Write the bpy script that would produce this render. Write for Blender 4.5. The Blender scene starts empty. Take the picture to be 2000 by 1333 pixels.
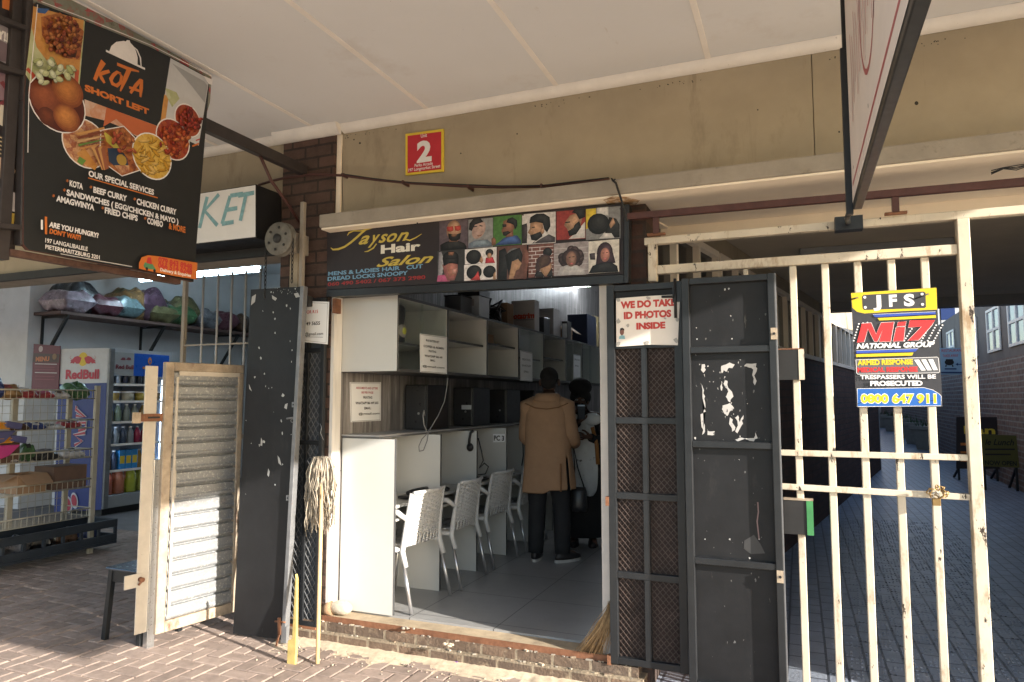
import bpy, math, random
from mathutils import Vector, Matrix
R = math.radians
random.seed(11)
scn = bpy.context.scene
COL = scn.collection

# ---------------------------------------------------------------- camera, world, sun
F_PX, CX, CY, EYE = 1365.0, 1000.0, 666.5, 1.6
PITCH = math.atan(112 / F_PX)
YAW = math.atan(560 / (F_PX / math.cos(PITCH)))
FW = Vector((-math.sin(YAW) * math.cos(PITCH), math.cos(YAW) * math.cos(PITCH), math.sin(PITCH)))
RT = Vector((math.cos(YAW), math.sin(YAW), 0))
UP = RT.cross(FW)
CAM = Vector((0, 0, EYE))
cd = bpy.data.cameras.new('camera')
cam = bpy.data.objects.new('camera', cd)
COL.objects.link(cam)
cd.sensor_width = 36
cd.lens = F_PX / 2000 * 36
cd.clip_start = 0.05
cd.clip_end = 600
cam.location = CAM
cam.rotation_euler = FW.to_track_quat('-Z', 'Y').to_euler()
scn.camera = cam

SUN_EL, SUN_AZ = R(18.5), R(15)
TO_SUN = Vector((math.cos(SUN_AZ) * math.cos(SUN_EL), -math.sin(SUN_AZ) * math.cos(SUN_EL), math.sin(SUN_EL)))
w = bpy.data.worlds.new('World')
scn.world = w
w.use_nodes = True
nt = w.node_tree
sky = nt.nodes.new('ShaderNodeTexSky')
sky.sky_type = 'NISHITA'
sky.sun_disc = False
sky.sun_elevation = SUN_EL
sky.sun_rotation = math.atan2(TO_SUN.x, TO_SUN.y)
nt.links.new(sky.outputs[0], nt.nodes['Background'].inputs[0])
nt.nodes['Background'].inputs[1].default_value = 0.105
sl = bpy.data.lights.new('sun', 'SUN')
sl.energy = 3.6
sl.angle = R(0.55)
sl.color = (1.0, 0.92, 0.815)
so = bpy.data.objects.new('sun', sl)
COL.objects.link(so)
so.rotation_euler = (-TO_SUN).to_track_quat('-Z', 'Y').to_euler()
so.location = TO_SUN * 30
scn.view_settings.view_transform = 'Standard'
scn.view_settings.look = 'None'
scn.view_settings.exposure = 1.93
scn.view_settings.gamma = 1
scn.cycles.max_bounces = 9
scn.cycles.diffuse_bounces = 6
scn.cycles.sample_clamp_indirect = 6

# photograph pixel (2000 x 1333) to a point on a real plane
def ray(px, py):
    return FW + RT * ((px - CX) / F_PX) - UP * ((py - CY) / F_PX)
def aty(px, py, Y):
    d = ray(px, py)
    return CAM + d * (Y / d.y)
def atx(px, py, X):
    d = ray(px, py)
    return CAM + d * (X / d.x)
def atz(px, py, Z):
    d = ray(px, py)
    return CAM + d * ((Z - EYE) / d.z)
def depth(p):
    return (Vector(p) - CAM).dot(FW)

# ---------------------------------------------------------------- materials
MATS = {}
def nn(nt, t, **kw):
    n = nt.nodes.new(t)
    for k, v in kw.items():
        setattr(n, k, v)
    return n
def mul(c, k):
    return tuple(max(0, min(1, x * k)) for x in c[:3]) + (1,)
def base(name):
    m = bpy.data.materials.new(name)
    m.use_nodes = True
    nt = m.node_tree
    return m, nt, nt.nodes['Principled BSDF']
def coords(nt, axes=None):
    tc = nn(nt, 'ShaderNodeTexCoord')
    if not axes:
        return tc.outputs['Object']
    sp = nn(nt, 'ShaderNodeSeparateXYZ')
    nt.links.new(tc.outputs['Object'], sp.inputs[0])
    cb = nn(nt, 'ShaderNodeCombineXYZ')
    for i, a in enumerate(axes):
        nt.links.new(sp.outputs['xyz'.index(a)], cb.inputs[i])
    return cb.outputs[0]
def noise(nt, vec, scale, detail=5, rough=.6, stretch=None):
    if stretch:
        mp = nn(nt, 'ShaderNodeMapping')
        mp.inputs['Scale'].default_value = stretch
        nt.links.new(vec, mp.inputs[0])
        vec = mp.outputs[0]
    n = nn(nt, 'ShaderNodeTexNoise')
    n.inputs['Scale'].default_value = scale
    n.inputs['Detail'].default_value = detail
    n.inputs['Roughness'].default_value = rough
    nt.links.new(vec, n.inputs['Vector'])
    return n.outputs['Fac']
def mixc(nt, fac, a, b):
    m = nn(nt, 'ShaderNodeMix', data_type='RGBA')
    if isinstance(fac, (int, float)):
        m.inputs[0].default_value = fac
    else:
        nt.links.new(fac, m.inputs[0])
    for i, c in ((6, a), (7, b)):
        if isinstance(c, tuple):
            m.inputs[i].default_value = c[:3] + (1,)
        else:
            nt.links.new(c, m.inputs[i])
    return m.outputs[2]
def ramp(nt, fac, lo, hi):
    r = nn(nt, 'ShaderNodeMapRange')
    r.inputs[1].default_value = lo
    r.inputs[2].default_value = hi
    nt.links.new(fac, r.inputs[0])
    return r.outputs[0]
def bump(nt, bs, h, strength, dist=.01):
    b = nn(nt, 'ShaderNodeBump')
    b.inputs['Strength'].default_value = strength
    b.inputs['Distance'].default_value = dist
    nt.links.new(h, b.inputs['Height'])
    nt.links.new(b.outputs[0], bs.inputs['Normal'])
def mat(name, c, rough=.6, metal=0, var=.12, vs=7, bp=0, bsc=80, dirt=None, stretch=None, spec=.4, emit=0, island=0):
    """c base colour; dirt = (colour, lo, hi, scale, stretch): blotches with a shape of their own."""
    if name in MATS:
        return MATS[name]
    m, nt, bs = base(name)
    v = coords(nt)
    col = mixc(nt, ramp(nt, noise(nt, v, vs, 6, .65, stretch), .3, .7), mul(c, 1 - var), mul(c, 1 + var))
    if island:
        g = nn(nt, 'ShaderNodeNewGeometry')
        mr = nn(nt, 'ShaderNodeMapRange')
        mr.inputs[3].default_value = 1 - island
        mr.inputs[4].default_value = 1 + island
        nt.links.new(g.outputs['Random Per Island'], mr.inputs[0])
        hs = nn(nt, 'ShaderNodeHueSaturation')
        nt.links.new(mr.outputs[0], hs.inputs['Value'])
        nt.links.new(col, hs.inputs['Color'])
        col = hs.outputs[0]
    for d in (dirt if isinstance(dirt, list) else [dirt] if dirt else []):
        f = ramp(nt, noise(nt, v, d[3], 8, .7, d[4] if len(d) > 4 else None), d[1], d[2])
        col = mixc(nt, f, col, d[0])
    nt.links.new(col, bs.inputs['Base Color'])
    rr = nn(nt, 'ShaderNodeMapRange')
    rr.inputs[3].default_value = max(.05, rough - .1)
    rr.inputs[4].default_value = min(1, rough + .1)
    nt.links.new(noise(nt, v, vs * 3, 4), rr.inputs[0])
    nt.links.new(rr.outputs[0], bs.inputs['Roughness'])
    bs.inputs['Metallic'].default_value = metal
    bs.inputs['Specular IOR Level'].default_value = spec
    if emit:
        bs.inputs['Emission Color'].default_value = c[:3] + (1,)
        bs.inputs['Emission Strength'].default_value = emit
    if bp:
        bump(nt, bs, noise(nt, v, bsc, 6), bp)
    MATS[name] = m
    return m
def flat(c, rough=.45, var=.06):
    """printed ink or plain paint"""
    return mat('print_%.3f_%.3f_%.3f_%.2f' % (c[0], c[1], c[2], rough), c, rough, var=var, vs=14, spec=.35)
def bricks(name, c1, c2, mort, bw, bh, ms, axes, off=.5, rough=.8, bp=.5, var=.25, vs=9, squash=None, spec=.3, dirt=None):
    m, nt, bs = base(name)
    v = coords(nt, axes)
    b = nn(nt, 'ShaderNodeTexBrick')
    b.offset = off
    b.inputs['Scale'].default_value = 1
    b.inputs['Brick Width'].default_value = bw
    b.inputs['Row Height'].default_value = bh
    b.inputs['Mortar Size'].default_value = ms
    b.inputs['Mortar Smooth'].default_value = .15
    b.inputs['Bias'].default_value = 0
    b.inputs['Color1'].default_value = c1 + (1,)
    b.inputs['Color2'].default_value = c2 + (1,)
    b.inputs['Mortar'].default_value = mort + (1,)
    vo = coords(nt)
    wob = nn(nt, 'ShaderNodeVectorMath', operation='MULTIPLY_ADD')
    nz = nn(nt, 'ShaderNodeTexNoise')
    nz.inputs['Scale'].default_value = 5
    nt.links.new(vo, nz.inputs['Vector'])
    nt.links.new(nz.outputs['Color'], wob.inputs[0])
    wob.inputs[1].default_value = (ms * .7,) * 3
    nt.links.new(v, wob.inputs[2])
    nt.links.new(wob.outputs[0], b.inputs['Vector'])
    n1 = noise(nt, vo, vs, 7, .7)
    hs = nn(nt, 'ShaderNodeHueSaturation')
    mr = nn(nt, 'ShaderNodeMapRange')
    mr.inputs[1].default_value = .3
    mr.inputs[2].default_value = .7
    mr.inputs[3].default_value = 1 - var
    mr.inputs[4].default_value = 1 + var
    nt.links.new(n1, mr.inputs[0])
    nt.links.new(mr.outputs[0], hs.inputs['Value'])
    nt.links.new(b.outputs['Color'], hs.inputs['Color'])
    col = hs.outputs[0]
    if dirt:
        col = mixc(nt, ramp(nt, noise(nt, vo, dirt[3], 7, .7), dirt[1], dirt[2]), col, dirt[0])
    nt.links.new(col, bs.inputs['Base Color'])
    bs.inputs['Roughness'].default_value = rough
    bs.inputs['Specular IOR Level'].default_value = spec
    inv = nn(nt, 'ShaderNodeMath', operation='MULTIPLY_ADD')
    nt.links.new(b.outputs['Fac'], inv.inputs[0])
    inv.inputs[1].default_value = -1
    nt.links.new(noise(nt, vo, 60, 5), inv.inputs[2])
    bump(nt, bs, inv.outputs[0], bp, .012)
    MATS[name] = m
    return m
def food(name, cols, scale, rough=.35):
    """busy printed photograph of food: voronoi lumps in several colours"""
    m, nt, bs = base(name)
    v = coords(nt)
    wv = nn(nt, 'ShaderNodeTexNoise')
    wv.inputs['Scale'].default_value = scale * .6
    wv.inputs['Detail'].default_value = 4
    nt.links.new(v, wv.inputs['Vector'])
    ad = nn(nt, 'ShaderNodeVectorMath', operation='MULTIPLY_ADD')
    nt.links.new(wv.outputs['Color'], ad.inputs[0])
    ad.inputs[1].default_value = (1.2 / scale,) * 3
    nt.links.new(v, ad.inputs[2])
    vo = nn(nt, 'ShaderNodeTexVoronoi')
    vo.inputs['Scale'].default_value = scale
    nt.links.new(ad.outputs[0], vo.inputs['Vector'])
    sp = nn(nt, 'ShaderNodeSeparateColor')
    nt.links.new(vo.outputs['Color'], sp.inputs[0])
    cr = nn(nt, 'ShaderNodeValToRGB')
    el = cr.color_ramp.elements
    while len(el) < len(cols):
        el.new(.5)
    for i, c in enumerate(cols):
        el[i].position = i / max(1, len(cols) - 1)
        el[i].color = c + (1,)
    mx = nn(nt, 'ShaderNodeMath', operation='MULTIPLY_ADD')
    nt.links.new(noise(nt, v, scale * 1.3, 6, .7), mx.inputs[0])
    mx.inputs[1].default_value = .9
    mx2 = nn(nt, 'ShaderNodeMath', operation='MULTIPLY_ADD')
    nt.links.new(sp.outputs[0], mx2.inputs[0])
    mx2.inputs[1].default_value = .55
    mx2.inputs[2].default_value = -.25
    nt.links.new(mx2.outputs[0], mx.inputs[2])
    nt.links.new(mx.outputs[0], cr.inputs[0])
    nt.links.new(cr.outputs[0], bs.inputs['Base Color'])
    bs.inputs['Roughness'].default_value = rough
    MATS[name] = m
    return m

# ---------------------------------------------------------------- mesh builder
def origin_of(o):
    v = Vector((0, 0, 0))
    while o is not None:
        v += o.location
        o = o.parent
    return v
def rotx(a): return Matrix.Rotation(a, 3, 'X')
def rotz(a): return Matrix.Rotation(a, 3, 'Z')
def roty(a): return Matrix.Rotation(a, 3, 'Y')
I3 = Matrix.Identity(3)
class MB:
    def __init__(s):
        s.v, s.f, s.fm, s.fs, s.ms = [], [], [], [], []
    def mi(s, m):
        if m not in s.ms:
            s.ms.append(m)
        return s.ms.index(m)
    def add(s, vs, fs, m, smooth=False):
        o = len(s.v)
        s.v += [Vector(p) for p in vs]
        k = s.mi(m)
        for f in fs:
            s.f.append([i + o for i in f])
            s.fm.append(k)
            s.fs.append(smooth)
        return s
    def poly(s, pts, m):
        return s.add(pts, [list(range(len(pts)))], m)
    def box(s, a, b, m, rot=None, piv=None):
        x0, y0, z0 = (min(a[i], b[i]) for i in range(3))
        x1, y1, z1 = (max(a[i], b[i]) for i in range(3))
        vs = [Vector(p) for p in ((x0, y0, z0), (x1, y0, z0), (x1, y1, z0), (x0, y1, z0), (x0, y0, z1), (x1, y0, z1), (x1, y1, z1), (x0, y1, z1))]
        if rot is not None:
            c = Vector(piv) if piv is not None else Vector(((x0 + x1) / 2, (y0 + y1) / 2, (z0 + z1) / 2))
            vs = [c + rot @ (p - c) for p in vs]
        return s.add(vs, [(0, 3, 2, 1), (4, 5, 6, 7), (0, 1, 5, 4), (1, 2, 6, 5), (2, 3, 7, 6), (3, 0, 4, 7)], m)
    def bar(s, p, q, wd, ht, m, side=None):
        """rectangular bar from p to q; wd across `side`, ht across the third axis"""
        p, q = Vector(p), Vector(q)
        d = (q - p).normalized()
        sd = Vector(side) if side is not None else (Vector((0, 0, 1)).cross(d) if abs(d.z) < .95 else Vector((1, 0, 0)))
        sd = (sd - d * sd.dot(d)).normalized()
        up = d.cross(sd)
        vs = []
        for e in (p, q):
            for a, b in ((-1, -1), (1, -1), (1, 1), (-1, 1)):
                vs.append(e + sd * a * wd / 2 + up * b * ht / 2)
        return s.add(vs, [(3, 2, 1, 0), (4, 5, 6, 7), (0, 1, 5, 4), (1, 2, 6, 5), (2, 3, 7, 6), (3, 0, 4, 7)], m)
    def tube(s, pts, r, m, n=8, smooth=True, cap=True):
        pts = [Vector(p) for p in pts]
        rs = r if isinstance(r, (list, tuple)) else [r] * len(pts)
        vs, fs, nrm = [], [], None
        for i, p in enumerate(pts):
            d = ((pts[i + 1] if i + 1 < len(pts) else p) - (pts[i - 1] if i else p)).normalized()
            if nrm is None:
                nrm = d.orthogonal().normalized()
            nrm = (nrm - d * nrm.dot(d)).normalized()
            b = d.cross(nrm)
            for k in range(n):
                a = 2 * math.pi * k / n
                vs.append(p + (nrm * math.cos(a) + b * math.sin(a)) * rs[i])
        for i in range(len(pts) - 1):
            for k in range(n):
                a, b = i * n + k, i * n + (k + 1) % n
                fs.append((a, b, b + n, a + n))
        s.add(vs, fs, m, smooth)
        if cap:
            o = len(s.v) - len(vs)
            for idx in (list(range(n))[::-1], [len(vs) - n + k for k in range(n)]):
                s.f.append([o + i for i in idx])
                s.fm.append(s.mi(m))
                s.fs.append(False)
        return s
    def loft(s, rings, m, n=16, cap=True, smooth=True, mtx=None):
        """rings: (centre, rx, ry[, power]) stacked, ellipse in XY turned by optional mtx"""
        vs, fs = [], []
        for rg in rings:
            c, rx, ry = Vector(rg[0]), rg[1], rg[2]
            mm = rg[3] if len(rg) > 3 and rg[3] is not None else I3
            for k in range(n):
                a = 2 * math.pi * k / n
                p = c + mm @ Vector((rx * math.cos(a), ry * math.sin(a), 0))
                vs.append(p)
        if mtx is not None:
            vs = [mtx @ p for p in vs]
        L = len(rings)
        for i in range(L - 1):
            for k in range(n):
                a, b = i * n + k, i * n + (k + 1) % n
                fs.append((a, b, b + n, a + n))
        if cap:
            fs.append(tuple(range(n))[::-1])
            fs.append(tuple((L - 1) * n + k for k in range(n)))
        return s.add(vs, fs, m, smooth)
    def lathe(s, c, prof, m, n=16, axis=None):
        """prof: (radius, height) pairs about +Z (or about matrix axis) at c"""
        ax = axis if axis is not None else I3
        return s.loft([(Vector(c) + ax @ Vector((0, 0, h)), max(r, 1e-4), max(r, 1e-4), ax) for r, h in prof], m, n)
    def ball(s, c, rx, ry, rz, m, n=14, k=9, rot=None):
        rg = []
        for i in range(k + 1):
            t = -math.pi / 2 + math.pi * i / k
            rg.append((Vector((0, 0, rz * math.sin(t))), max(1e-4, rx * math.cos(t)), max(1e-4, ry * math.cos(t))))
        t = MB()
        t.loft(rg, m, n)
        rot = rot if rot is not None else I3
        return s.add([Vector(c) + rot @ p for p in t.v], t.f, m, True)
    def prism(s, pts, off, m):
        """pts: closed outline of 3D points; swept by vector off"""
        off = Vector(off)
        n = len(pts)
        vs = [Vector(p) for p in pts] + [Vector(p) + off for p in pts]
        fs = [tuple(range(n)), tuple(range(2 * n - 1, n - 1, -1))]
        fs += [(i, i + n, (i + 1) % n + n, (i + 1) % n) for i in range(n)]
        return s.add(vs, fs, m)
    def build(s, name, parent=None, bevel=0, subd=0, solid=0, recalc=True, seg=2):
        off = origin_of(parent)
        me = bpy.data.meshes.new(name)
        me.from_pydata([tuple(p - off) for p in s.v], [], s.f)
        for m in s.ms:
            me.materials.append(m)
        me.polygons.foreach_set('material_index', s.fm)
        me.polygons.foreach_set('use_smooth', s.fs)
        me.update()
        if recalc:
            import bmesh
            b = bmesh.new()
            b.from_mesh(me)
            bmesh.ops.recalc_face_normals(b, faces=b.faces)
            b.to_mesh(me)
            b.free()
        o = bpy.data.objects.new(name, me)
        COL.objects.link(o)
        o.parent = parent
        if solid:
            md = o.modifiers.new('solid', 'SOLIDIFY')
            md.thickness = solid
            md.offset = 0
        if bevel:
            md = o.modifiers.new('bevel', 'BEVEL')
            md.width = bevel
            md.segments = seg
            md.limit_method = 'ANGLE'
            md.angle_limit = R(40)
            md.harden_normals = False
        if subd:
            md = o.modifiers.new('sub', 'SUBSURF')
            md.levels = md.render_levels = subd
        return o
def tag(o, label=None, cat=None, group=None, kind=None):
    if label: o['label'] = label
    if cat: o['category'] = cat
    if group: o['group'] = group
    if kind: o['kind'] = kind
    return o
def thing(name, label, cat, loc=(0, 0, 0), group=None):
    o = bpy.data.objects.new(name, None)
    o.empty_display_size = .1
    COL.objects.link(o)
    o.location = loc
    return tag(o, label, cat, group)
def copy_tree(o, parent=None):
    c = o.copy()
    COL.objects.link(c)
    c.parent = parent
    for ch in list(o.children):
        copy_tree(ch, c)
    return c

# ---------------------------------------------------------------- lettering and flat printed art
TXT = {}
def glyphs(s, bold=0, shear=0):
    key = (s, bold, shear)
    if key not in TXT:
        cu = bpy.data.curves.new('t', 'FONT')
        cu.body = s
        cu.size = 1
        cu.offset = bold
        cu.shear = shear
        cu.resolution_u = 3
        cu.dimensions = '2D'
        cu.fill_mode = 'FRONT'
        o = bpy.data.objects.new('t', cu)
        COL.objects.link(o)
        dg = bpy.context.evaluated_depsgraph_get()
        me = o.evaluated_get(dg).to_mesh()
        vs = [(v.co.x, v.co.y) for v in me.vertices]
        fs = [tuple(p.vertices) for p in me.polygons]
        o.evaluated_get(dg).to_mesh_clear()
        bpy.data.objects.remove(o)
        bpy.data.curves.remove(cu)
        TXT[key] = (vs, fs)
    return TXT[key]
CAPH = max(p[1] for p in glyphs('H')[0])
class Art:
    """flat print on a real plane (point O, normal N facing the viewer); each new shape is laid a hair above the last"""
    def __init__(s, O, N, step=.0003):
        s.O, s.N = Vector(O), Vector(N).normalized()
        s.U = Vector((0, 0, 1)).cross(s.N).normalized()
        s.V = s.N.cross(s.U)
        s.k, s.step, s.mb = 0, step, MB()
    def P(s, px, py, off=None):
        d = ray(px, py)
        t = (s.O - CAM).dot(s.N) / d.dot(s.N)
        return CAM + d * t + s.N * (s.k * s.step if off is None else off)
    def lift(s): s.k += 1
    def slab(s, px, th, m):
        pts = [s.P(x, y, 0) for x, y in px]
        s.mb.prism(pts, s.N * -th, m)
        return s
    def poly(s, px, m, hold=False):
        if not hold: s.lift()
        s.mb.poly([s.P(x, y) for x, y in px], m)
        return s
    def line(s, px, wpx, m, hold=False):
        if not hold: s.lift()
        pts = [s.P(x, y) for x, y in px]
        ws = wpx if isinstance(wpx, (list, tuple)) else [wpx] * len(pts)
        L, Rr = [], []
        for i, p in enumerate(pts):
            d = (pts[min(i + 1, len(pts) - 1)] - pts[max(i - 1, 0)]).normalized()
            nrm = s.N.cross(d)
            h = ws[i] * depth(p) / F_PX / 2
            L.append(p + nrm * h)
            Rr.append(p - nrm * h)
        n = len(pts)
        s.mb.add(L + Rr, [(i, i + 1, n + i + 1, n + i) for i in range(n - 1)], m)
        return s
    def circ(s, cx, cy, rpx, m, ratio=1, n=28, hold=False, tilt=0):
        if not hold: s.lift()
        c = s.P(cx, cy)
        r = rpx * depth(c) / F_PX
        ct, st = math.cos(tilt), math.sin(tilt)
        pts = []
        for k in range(n):
            a = 2 * math.pi * k / n
            x, y = r * ratio * math.cos(a), r * math.sin(a)
            pts.append(c + s.U * (x * ct - y * st) + s.V * (x * st + y * ct))
        s.mb.poly(pts, m)
        return s
    def txt(s, t, xl, yb, xr, cap, m, bold=0, shear=0, rot=0, hold=False):
        if not hold: s.lift()
        vs, fs = glyphs(t, bold, shear)
        p0 = s.P(xl, yb)
        k = (xr - CX) / F_PX
        d = RT - FW * k
        ln = -((p0 - CAM).dot(d)) / s.U.dot(d)
        x0 = min(v[0] for v in vs)
        x1 = max(v[0] for v in vs)
        sx = ln / (x1 - x0)
        sy = cap * depth(p0) / F_PX / CAPH
        U, V = s.U, s.V
        if rot:
            U = s.U * math.cos(rot) + s.V * math.sin(rot)
            V = s.N.cross(U)
        s.mb.add([p0 + U * ((v[0] - x0) * sx) + V * (v[1] * sy) for v in vs], fs, m)
        return s
    def build(s, name, parent=None):
        return s.mb.build(name, parent, recalc=False)

# ---------------------------------------------------------------- palette
M_beige = mat('beige_wall_paint', (.37, .312, .222), .75, var=.10, vs=2.2, bp=.12, bsc=160, dirt=[((.16, .13, .09), .58, .85, 3.2, (1, 1, .35)), ((.20, .165, .115), .60, .80, 9, (1, 1, .10)), ((.05, .045, .035), .70, .80, 26)])
M_soffit = mat('soffit_board', (.74, .745, .765), .8, var=.035, vs=.7, bp=.05, bsc=30, dirt=[((.52, .46, .42), .55, .95, 1.3), ((.40, .30, .22), .66, .80, 3.1, (1, .25, 1)), ((.25, .22, .2), .70, .72, 45)])
M_strip = mat('cover_strip_white', (.86, .82, .78), .6, var=.05, vs=5)
M_cornice = mat('cornice_white_paint', (.84, .80, .75), .55, var=.06, vs=6, dirt=((.22, .17, .12), .66, .75, 28))
M_conc = mat('grey_concrete', (.30, .265, .22), .85, var=.15, vs=5, bp=.25, bsc=90, dirt=((.12, .10, .08), .6, .8, 9))
M_cream = mat('cream_render', (.90, .80, .66), .7, var=.06, vs=3, bp=.06, bsc=80)
M_brown_brick = bricks('dark_brown_brick', (.078, .050, .041), (.112, .066, .052), (.045, .034, .029), .23, .085, .009, 'xz', bp=.6)
M_step_brick = bricks('weathered_step_brick', (.115, .085, .065), (.17, .115, .08), (.27, .22, .16), .225, .072, .009, 'xz', bp=.7, dirt=((.34, .27, .19), .55, .75, 14))
M_pier_brick = bricks('red_pier_brick', (.13, .055, .035), (.17, .075, .05), (.10, .075, .06), .23, .085, .01, 'xz', bp=.5)
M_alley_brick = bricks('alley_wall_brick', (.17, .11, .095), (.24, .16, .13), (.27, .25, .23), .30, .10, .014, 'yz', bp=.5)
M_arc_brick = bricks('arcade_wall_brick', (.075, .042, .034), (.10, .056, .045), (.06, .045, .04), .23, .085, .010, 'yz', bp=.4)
M_arc_brick2 = bricks('dark_pier_brick', (.075, .042, .034), (.10, .056, .045), (.06, .045, .04), .23, .085, .010, 'xz', bp=.4)  # same dark colours as the arcade wall brick, mapped for a street-facing pier
def plank_mat():
    m, nt, bs = base('grey_wood_plank_cladding')
    v = coords(nt, 'zyx')
    b = nn(nt, 'ShaderNodeTexBrick')
    b.offset = .37
    for k, q in (('Scale', 1), ('Brick Width', 1.1), ('Row Height', .125), ('Mortar Size', .0025), ('Bias', 0)):
        b.inputs[k].default_value = q
    b.inputs['Color1'].default_value = (.30, .28, .27, 1)
    b.inputs['Color2'].default_value = (.17, .16, .16, 1)
    b.inputs['Mortar'].default_value = (.07, .065, .065, 1)
    nt.links.new(v, b.inputs['Vector'])
    g = noise(nt, coords(nt), 5, 9, .7, (6, 6, .45))
    hs = nn(nt, 'ShaderNodeHueSaturation')
    nt.links.new(ramp(nt, g, .1, .62), hs.inputs['Value'])
    nt.links.new(b.outputs['Color'], hs.inputs['Color'])
    nt.links.new(mixc(nt, ramp(nt, g, .55, .75), hs.outputs[0], (.42, .40, .39)), bs.inputs['Base Color'])
    bs.inputs['Roughness'].default_value = .5
    bump(nt, bs, g, .15)
    return m
M_plank = plank_mat()
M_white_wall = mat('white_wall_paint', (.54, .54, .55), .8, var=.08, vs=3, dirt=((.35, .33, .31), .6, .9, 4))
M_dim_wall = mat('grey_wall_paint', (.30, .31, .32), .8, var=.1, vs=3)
M_black = mat('black_door_paint', (.014, .0145, .0165), .5, var=.25, vs=5, bp=.05, bsc=60, dirt=[((.05, .048, .047), .58, .9, 4, (1.5, 1.5, .5)), ((.10, .095, .09), .68, .72, 30, (1, 1, .15))], spec=.3)
M_black2 = mat('black_frame_paint', (.018, .020, .023), .38, var=.2, vs=10, dirt=((.14, .08, .05), .70, .78, 22))
M_edge = mat('worn_steel_edge', (.19, .195, .205), .45, .3, var=.2, vs=14, dirt=((.20, .10, .06), .66, .75, 20))
M_rust = mat('rusty_steel', (.22, .10, .055), .75, .2, var=.35, vs=16, bp=.3, bsc=120)
M_maroon = mat('maroon_pipe_paint', (.075, .030, .026), .5, var=.25, vs=14)
M_creamsteel = mat('cream_gate_enamel', (.60, .535, .43), .48, var=.13, vs=5, bp=.08, bsc=90, dirt=[((.34, .24, .15), .54, .68, 13, (1, 1, .35)), ((.045, .032, .025), .61, .63, 24, (1, 1, .4))])
M_dark = mat('dark_void_paint', (.02, .02, .021), .6, var=.2)
M_sand = mat('pale_joint_sand', (.56, .46, .34), .95, var=.25, vs=30, bp=.6, bsc=300)
M_paver = mat('clay_paver', (.285, .222, .188), .82, var=.22, vs=14, bp=.35, bsc=170, island=.17, dirt=((.12, .085, .065), .58, .8, 5))
M_galv = mat('galvanised_slat', (.33, .345, .36), .45, .55, var=.10, vs=60, bp=.04, bsc=60, dirt=[((.62, .62, .60), .55, .62, 55), ((.33, .24, .15), .60, .85, 6, (1, 1, 3))])
M_tan_steel = mat('tan_primer_steel', (.37, .30, .225), .65, .1, var=.3, vs=9, bp=.3, bsc=80, dirt=[((.17, .075, .045), .56, .68, 9, (1, 1, .5)), ((.60, .52, .40), .62, .70, 13), ((.06, .04, .03), .68, .71, 30)])
M_paleplate = mat('scuffed_pale_plate', (.54, .49, .42), .5, .1, var=.10, vs=9, dirt=[((.07, .05, .04), .69, .71, 40), ((.34, .22, .13), .62, .8, 8)])
M_steel = mat('brushed_steel', (.48, .49, .50), .3, .9, var=.08, vs=30, stretch=(1, 1, .1))
M_alu = mat('satin_aluminium_leg', (.56, .56, .57), .32, .85, var=.05)
M_whiteboard = mat('white_melamine', (.53, .53, .51), .35, var=.03, vs=3, dirt=((.30, .27, .24), .72, .76, 35))
M_edgeband = mat('charcoal_edge_band', (.055, .056, .058), .45, var=.1)
M_plastic = mat('white_moulded_plastic', (.53, .53, .525), .38, var=.03, vs=8, dirt=((.40, .38, .35), .66, .76, 18))
M_paper = mat('white_paper', (.82, .83, .84), .7, var=.03, vs=5)
M_oldpaper = mat('weathered_paper', (.78, .73, .69), .7, var=.05, vs=7, dirt=((.42, .38, .34), .66, .75, 14))
M_blackplastic = mat('black_plastic', (.018, .018, .02), .35, var=.15)
M_tube = mat('lit_fluorescent_tube', (.86, .94, 1.0), .4, var=0, emit=24)
INK = {k: flat(v) for k, v in dict(black=(.016, .016, .018), white=(.80, .79, .78), red=(.52, .045, .04), orange=(.62, .19, .045), yellow=(.72, .53, .05),
       gold=(.55, .42, .08), cream=(.74, .70, .60), blue=(.09, .14, .52), sky=(.17, .34, .50), skin=(.22, .10, .055), skin2=(.40, .22, .14), dark=(.028, .022, .024),
       grey=(.30, .29, .30), green=(.06, .25, .05), brown=(.10, .045, .03), pink=(.55, .12, .25), navy=(.02, .045, .16), teal=(.22, .42, .48), lgrey=(.52, .50, .49), hair=(.012, .011, .012)).items()}

# ---------------------------------------------------------------- ground
g = MB(); g.box((-60, -60, -.45), (60, 4.25, -.009), M_sand)
tag(g.build('ground'), kind='structure')
pv = MB()
BW, BL, GP = .104, .208, .009
def paver(x, y, lx, ly):
    cx, cy = x + lx / 2, y + ly / 2
    if not (-9.5 < cx < .9 and .9 < cy < 6.3): return
    if cy > 3.86 and -3.35 < cx < -.75: return
    if cy > 3.98 and cx > -3.7: return
    if cx > -3.2 and cy < 2.3: return
    dz = random.uniform(-.0022, .0022)
    tl = [random.uniform(-.0012, .0012) for _ in range(4)]
    a, b = GP / 2 + random.uniform(0, .001), .005
    x0, x1, y0, y1 = x + a, x + lx - a, y + a, y + ly - a
    lo = [(x0, y0, -.03), (x1, y0, -.03), (x1, y1, -.03), (x0, y1, -.03)]
    md = [(px, py, dz - .004) for px, py, _ in lo]
    c4 = ((x0 + b, y0 + b), (x1 - b, y0 + b), (x1 - b, y1 - b), (x0 + b, y1 - b))
    hi = [(c4[i][0], c4[i][1], dz + tl[i]) for i in range(4)]
    vs = lo + md + hi
    fs = [(8, 9, 10, 11)] + [(i, (i + 1) % 4, (i + 1) % 4 + 4, i + 4) for i in range(4)] + [(i + 4, (i + 1) % 4 + 4, (i + 1) % 4 + 8, i + 8) for i in range(4)]
    pv.add(vs, fs, M_paver)
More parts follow.
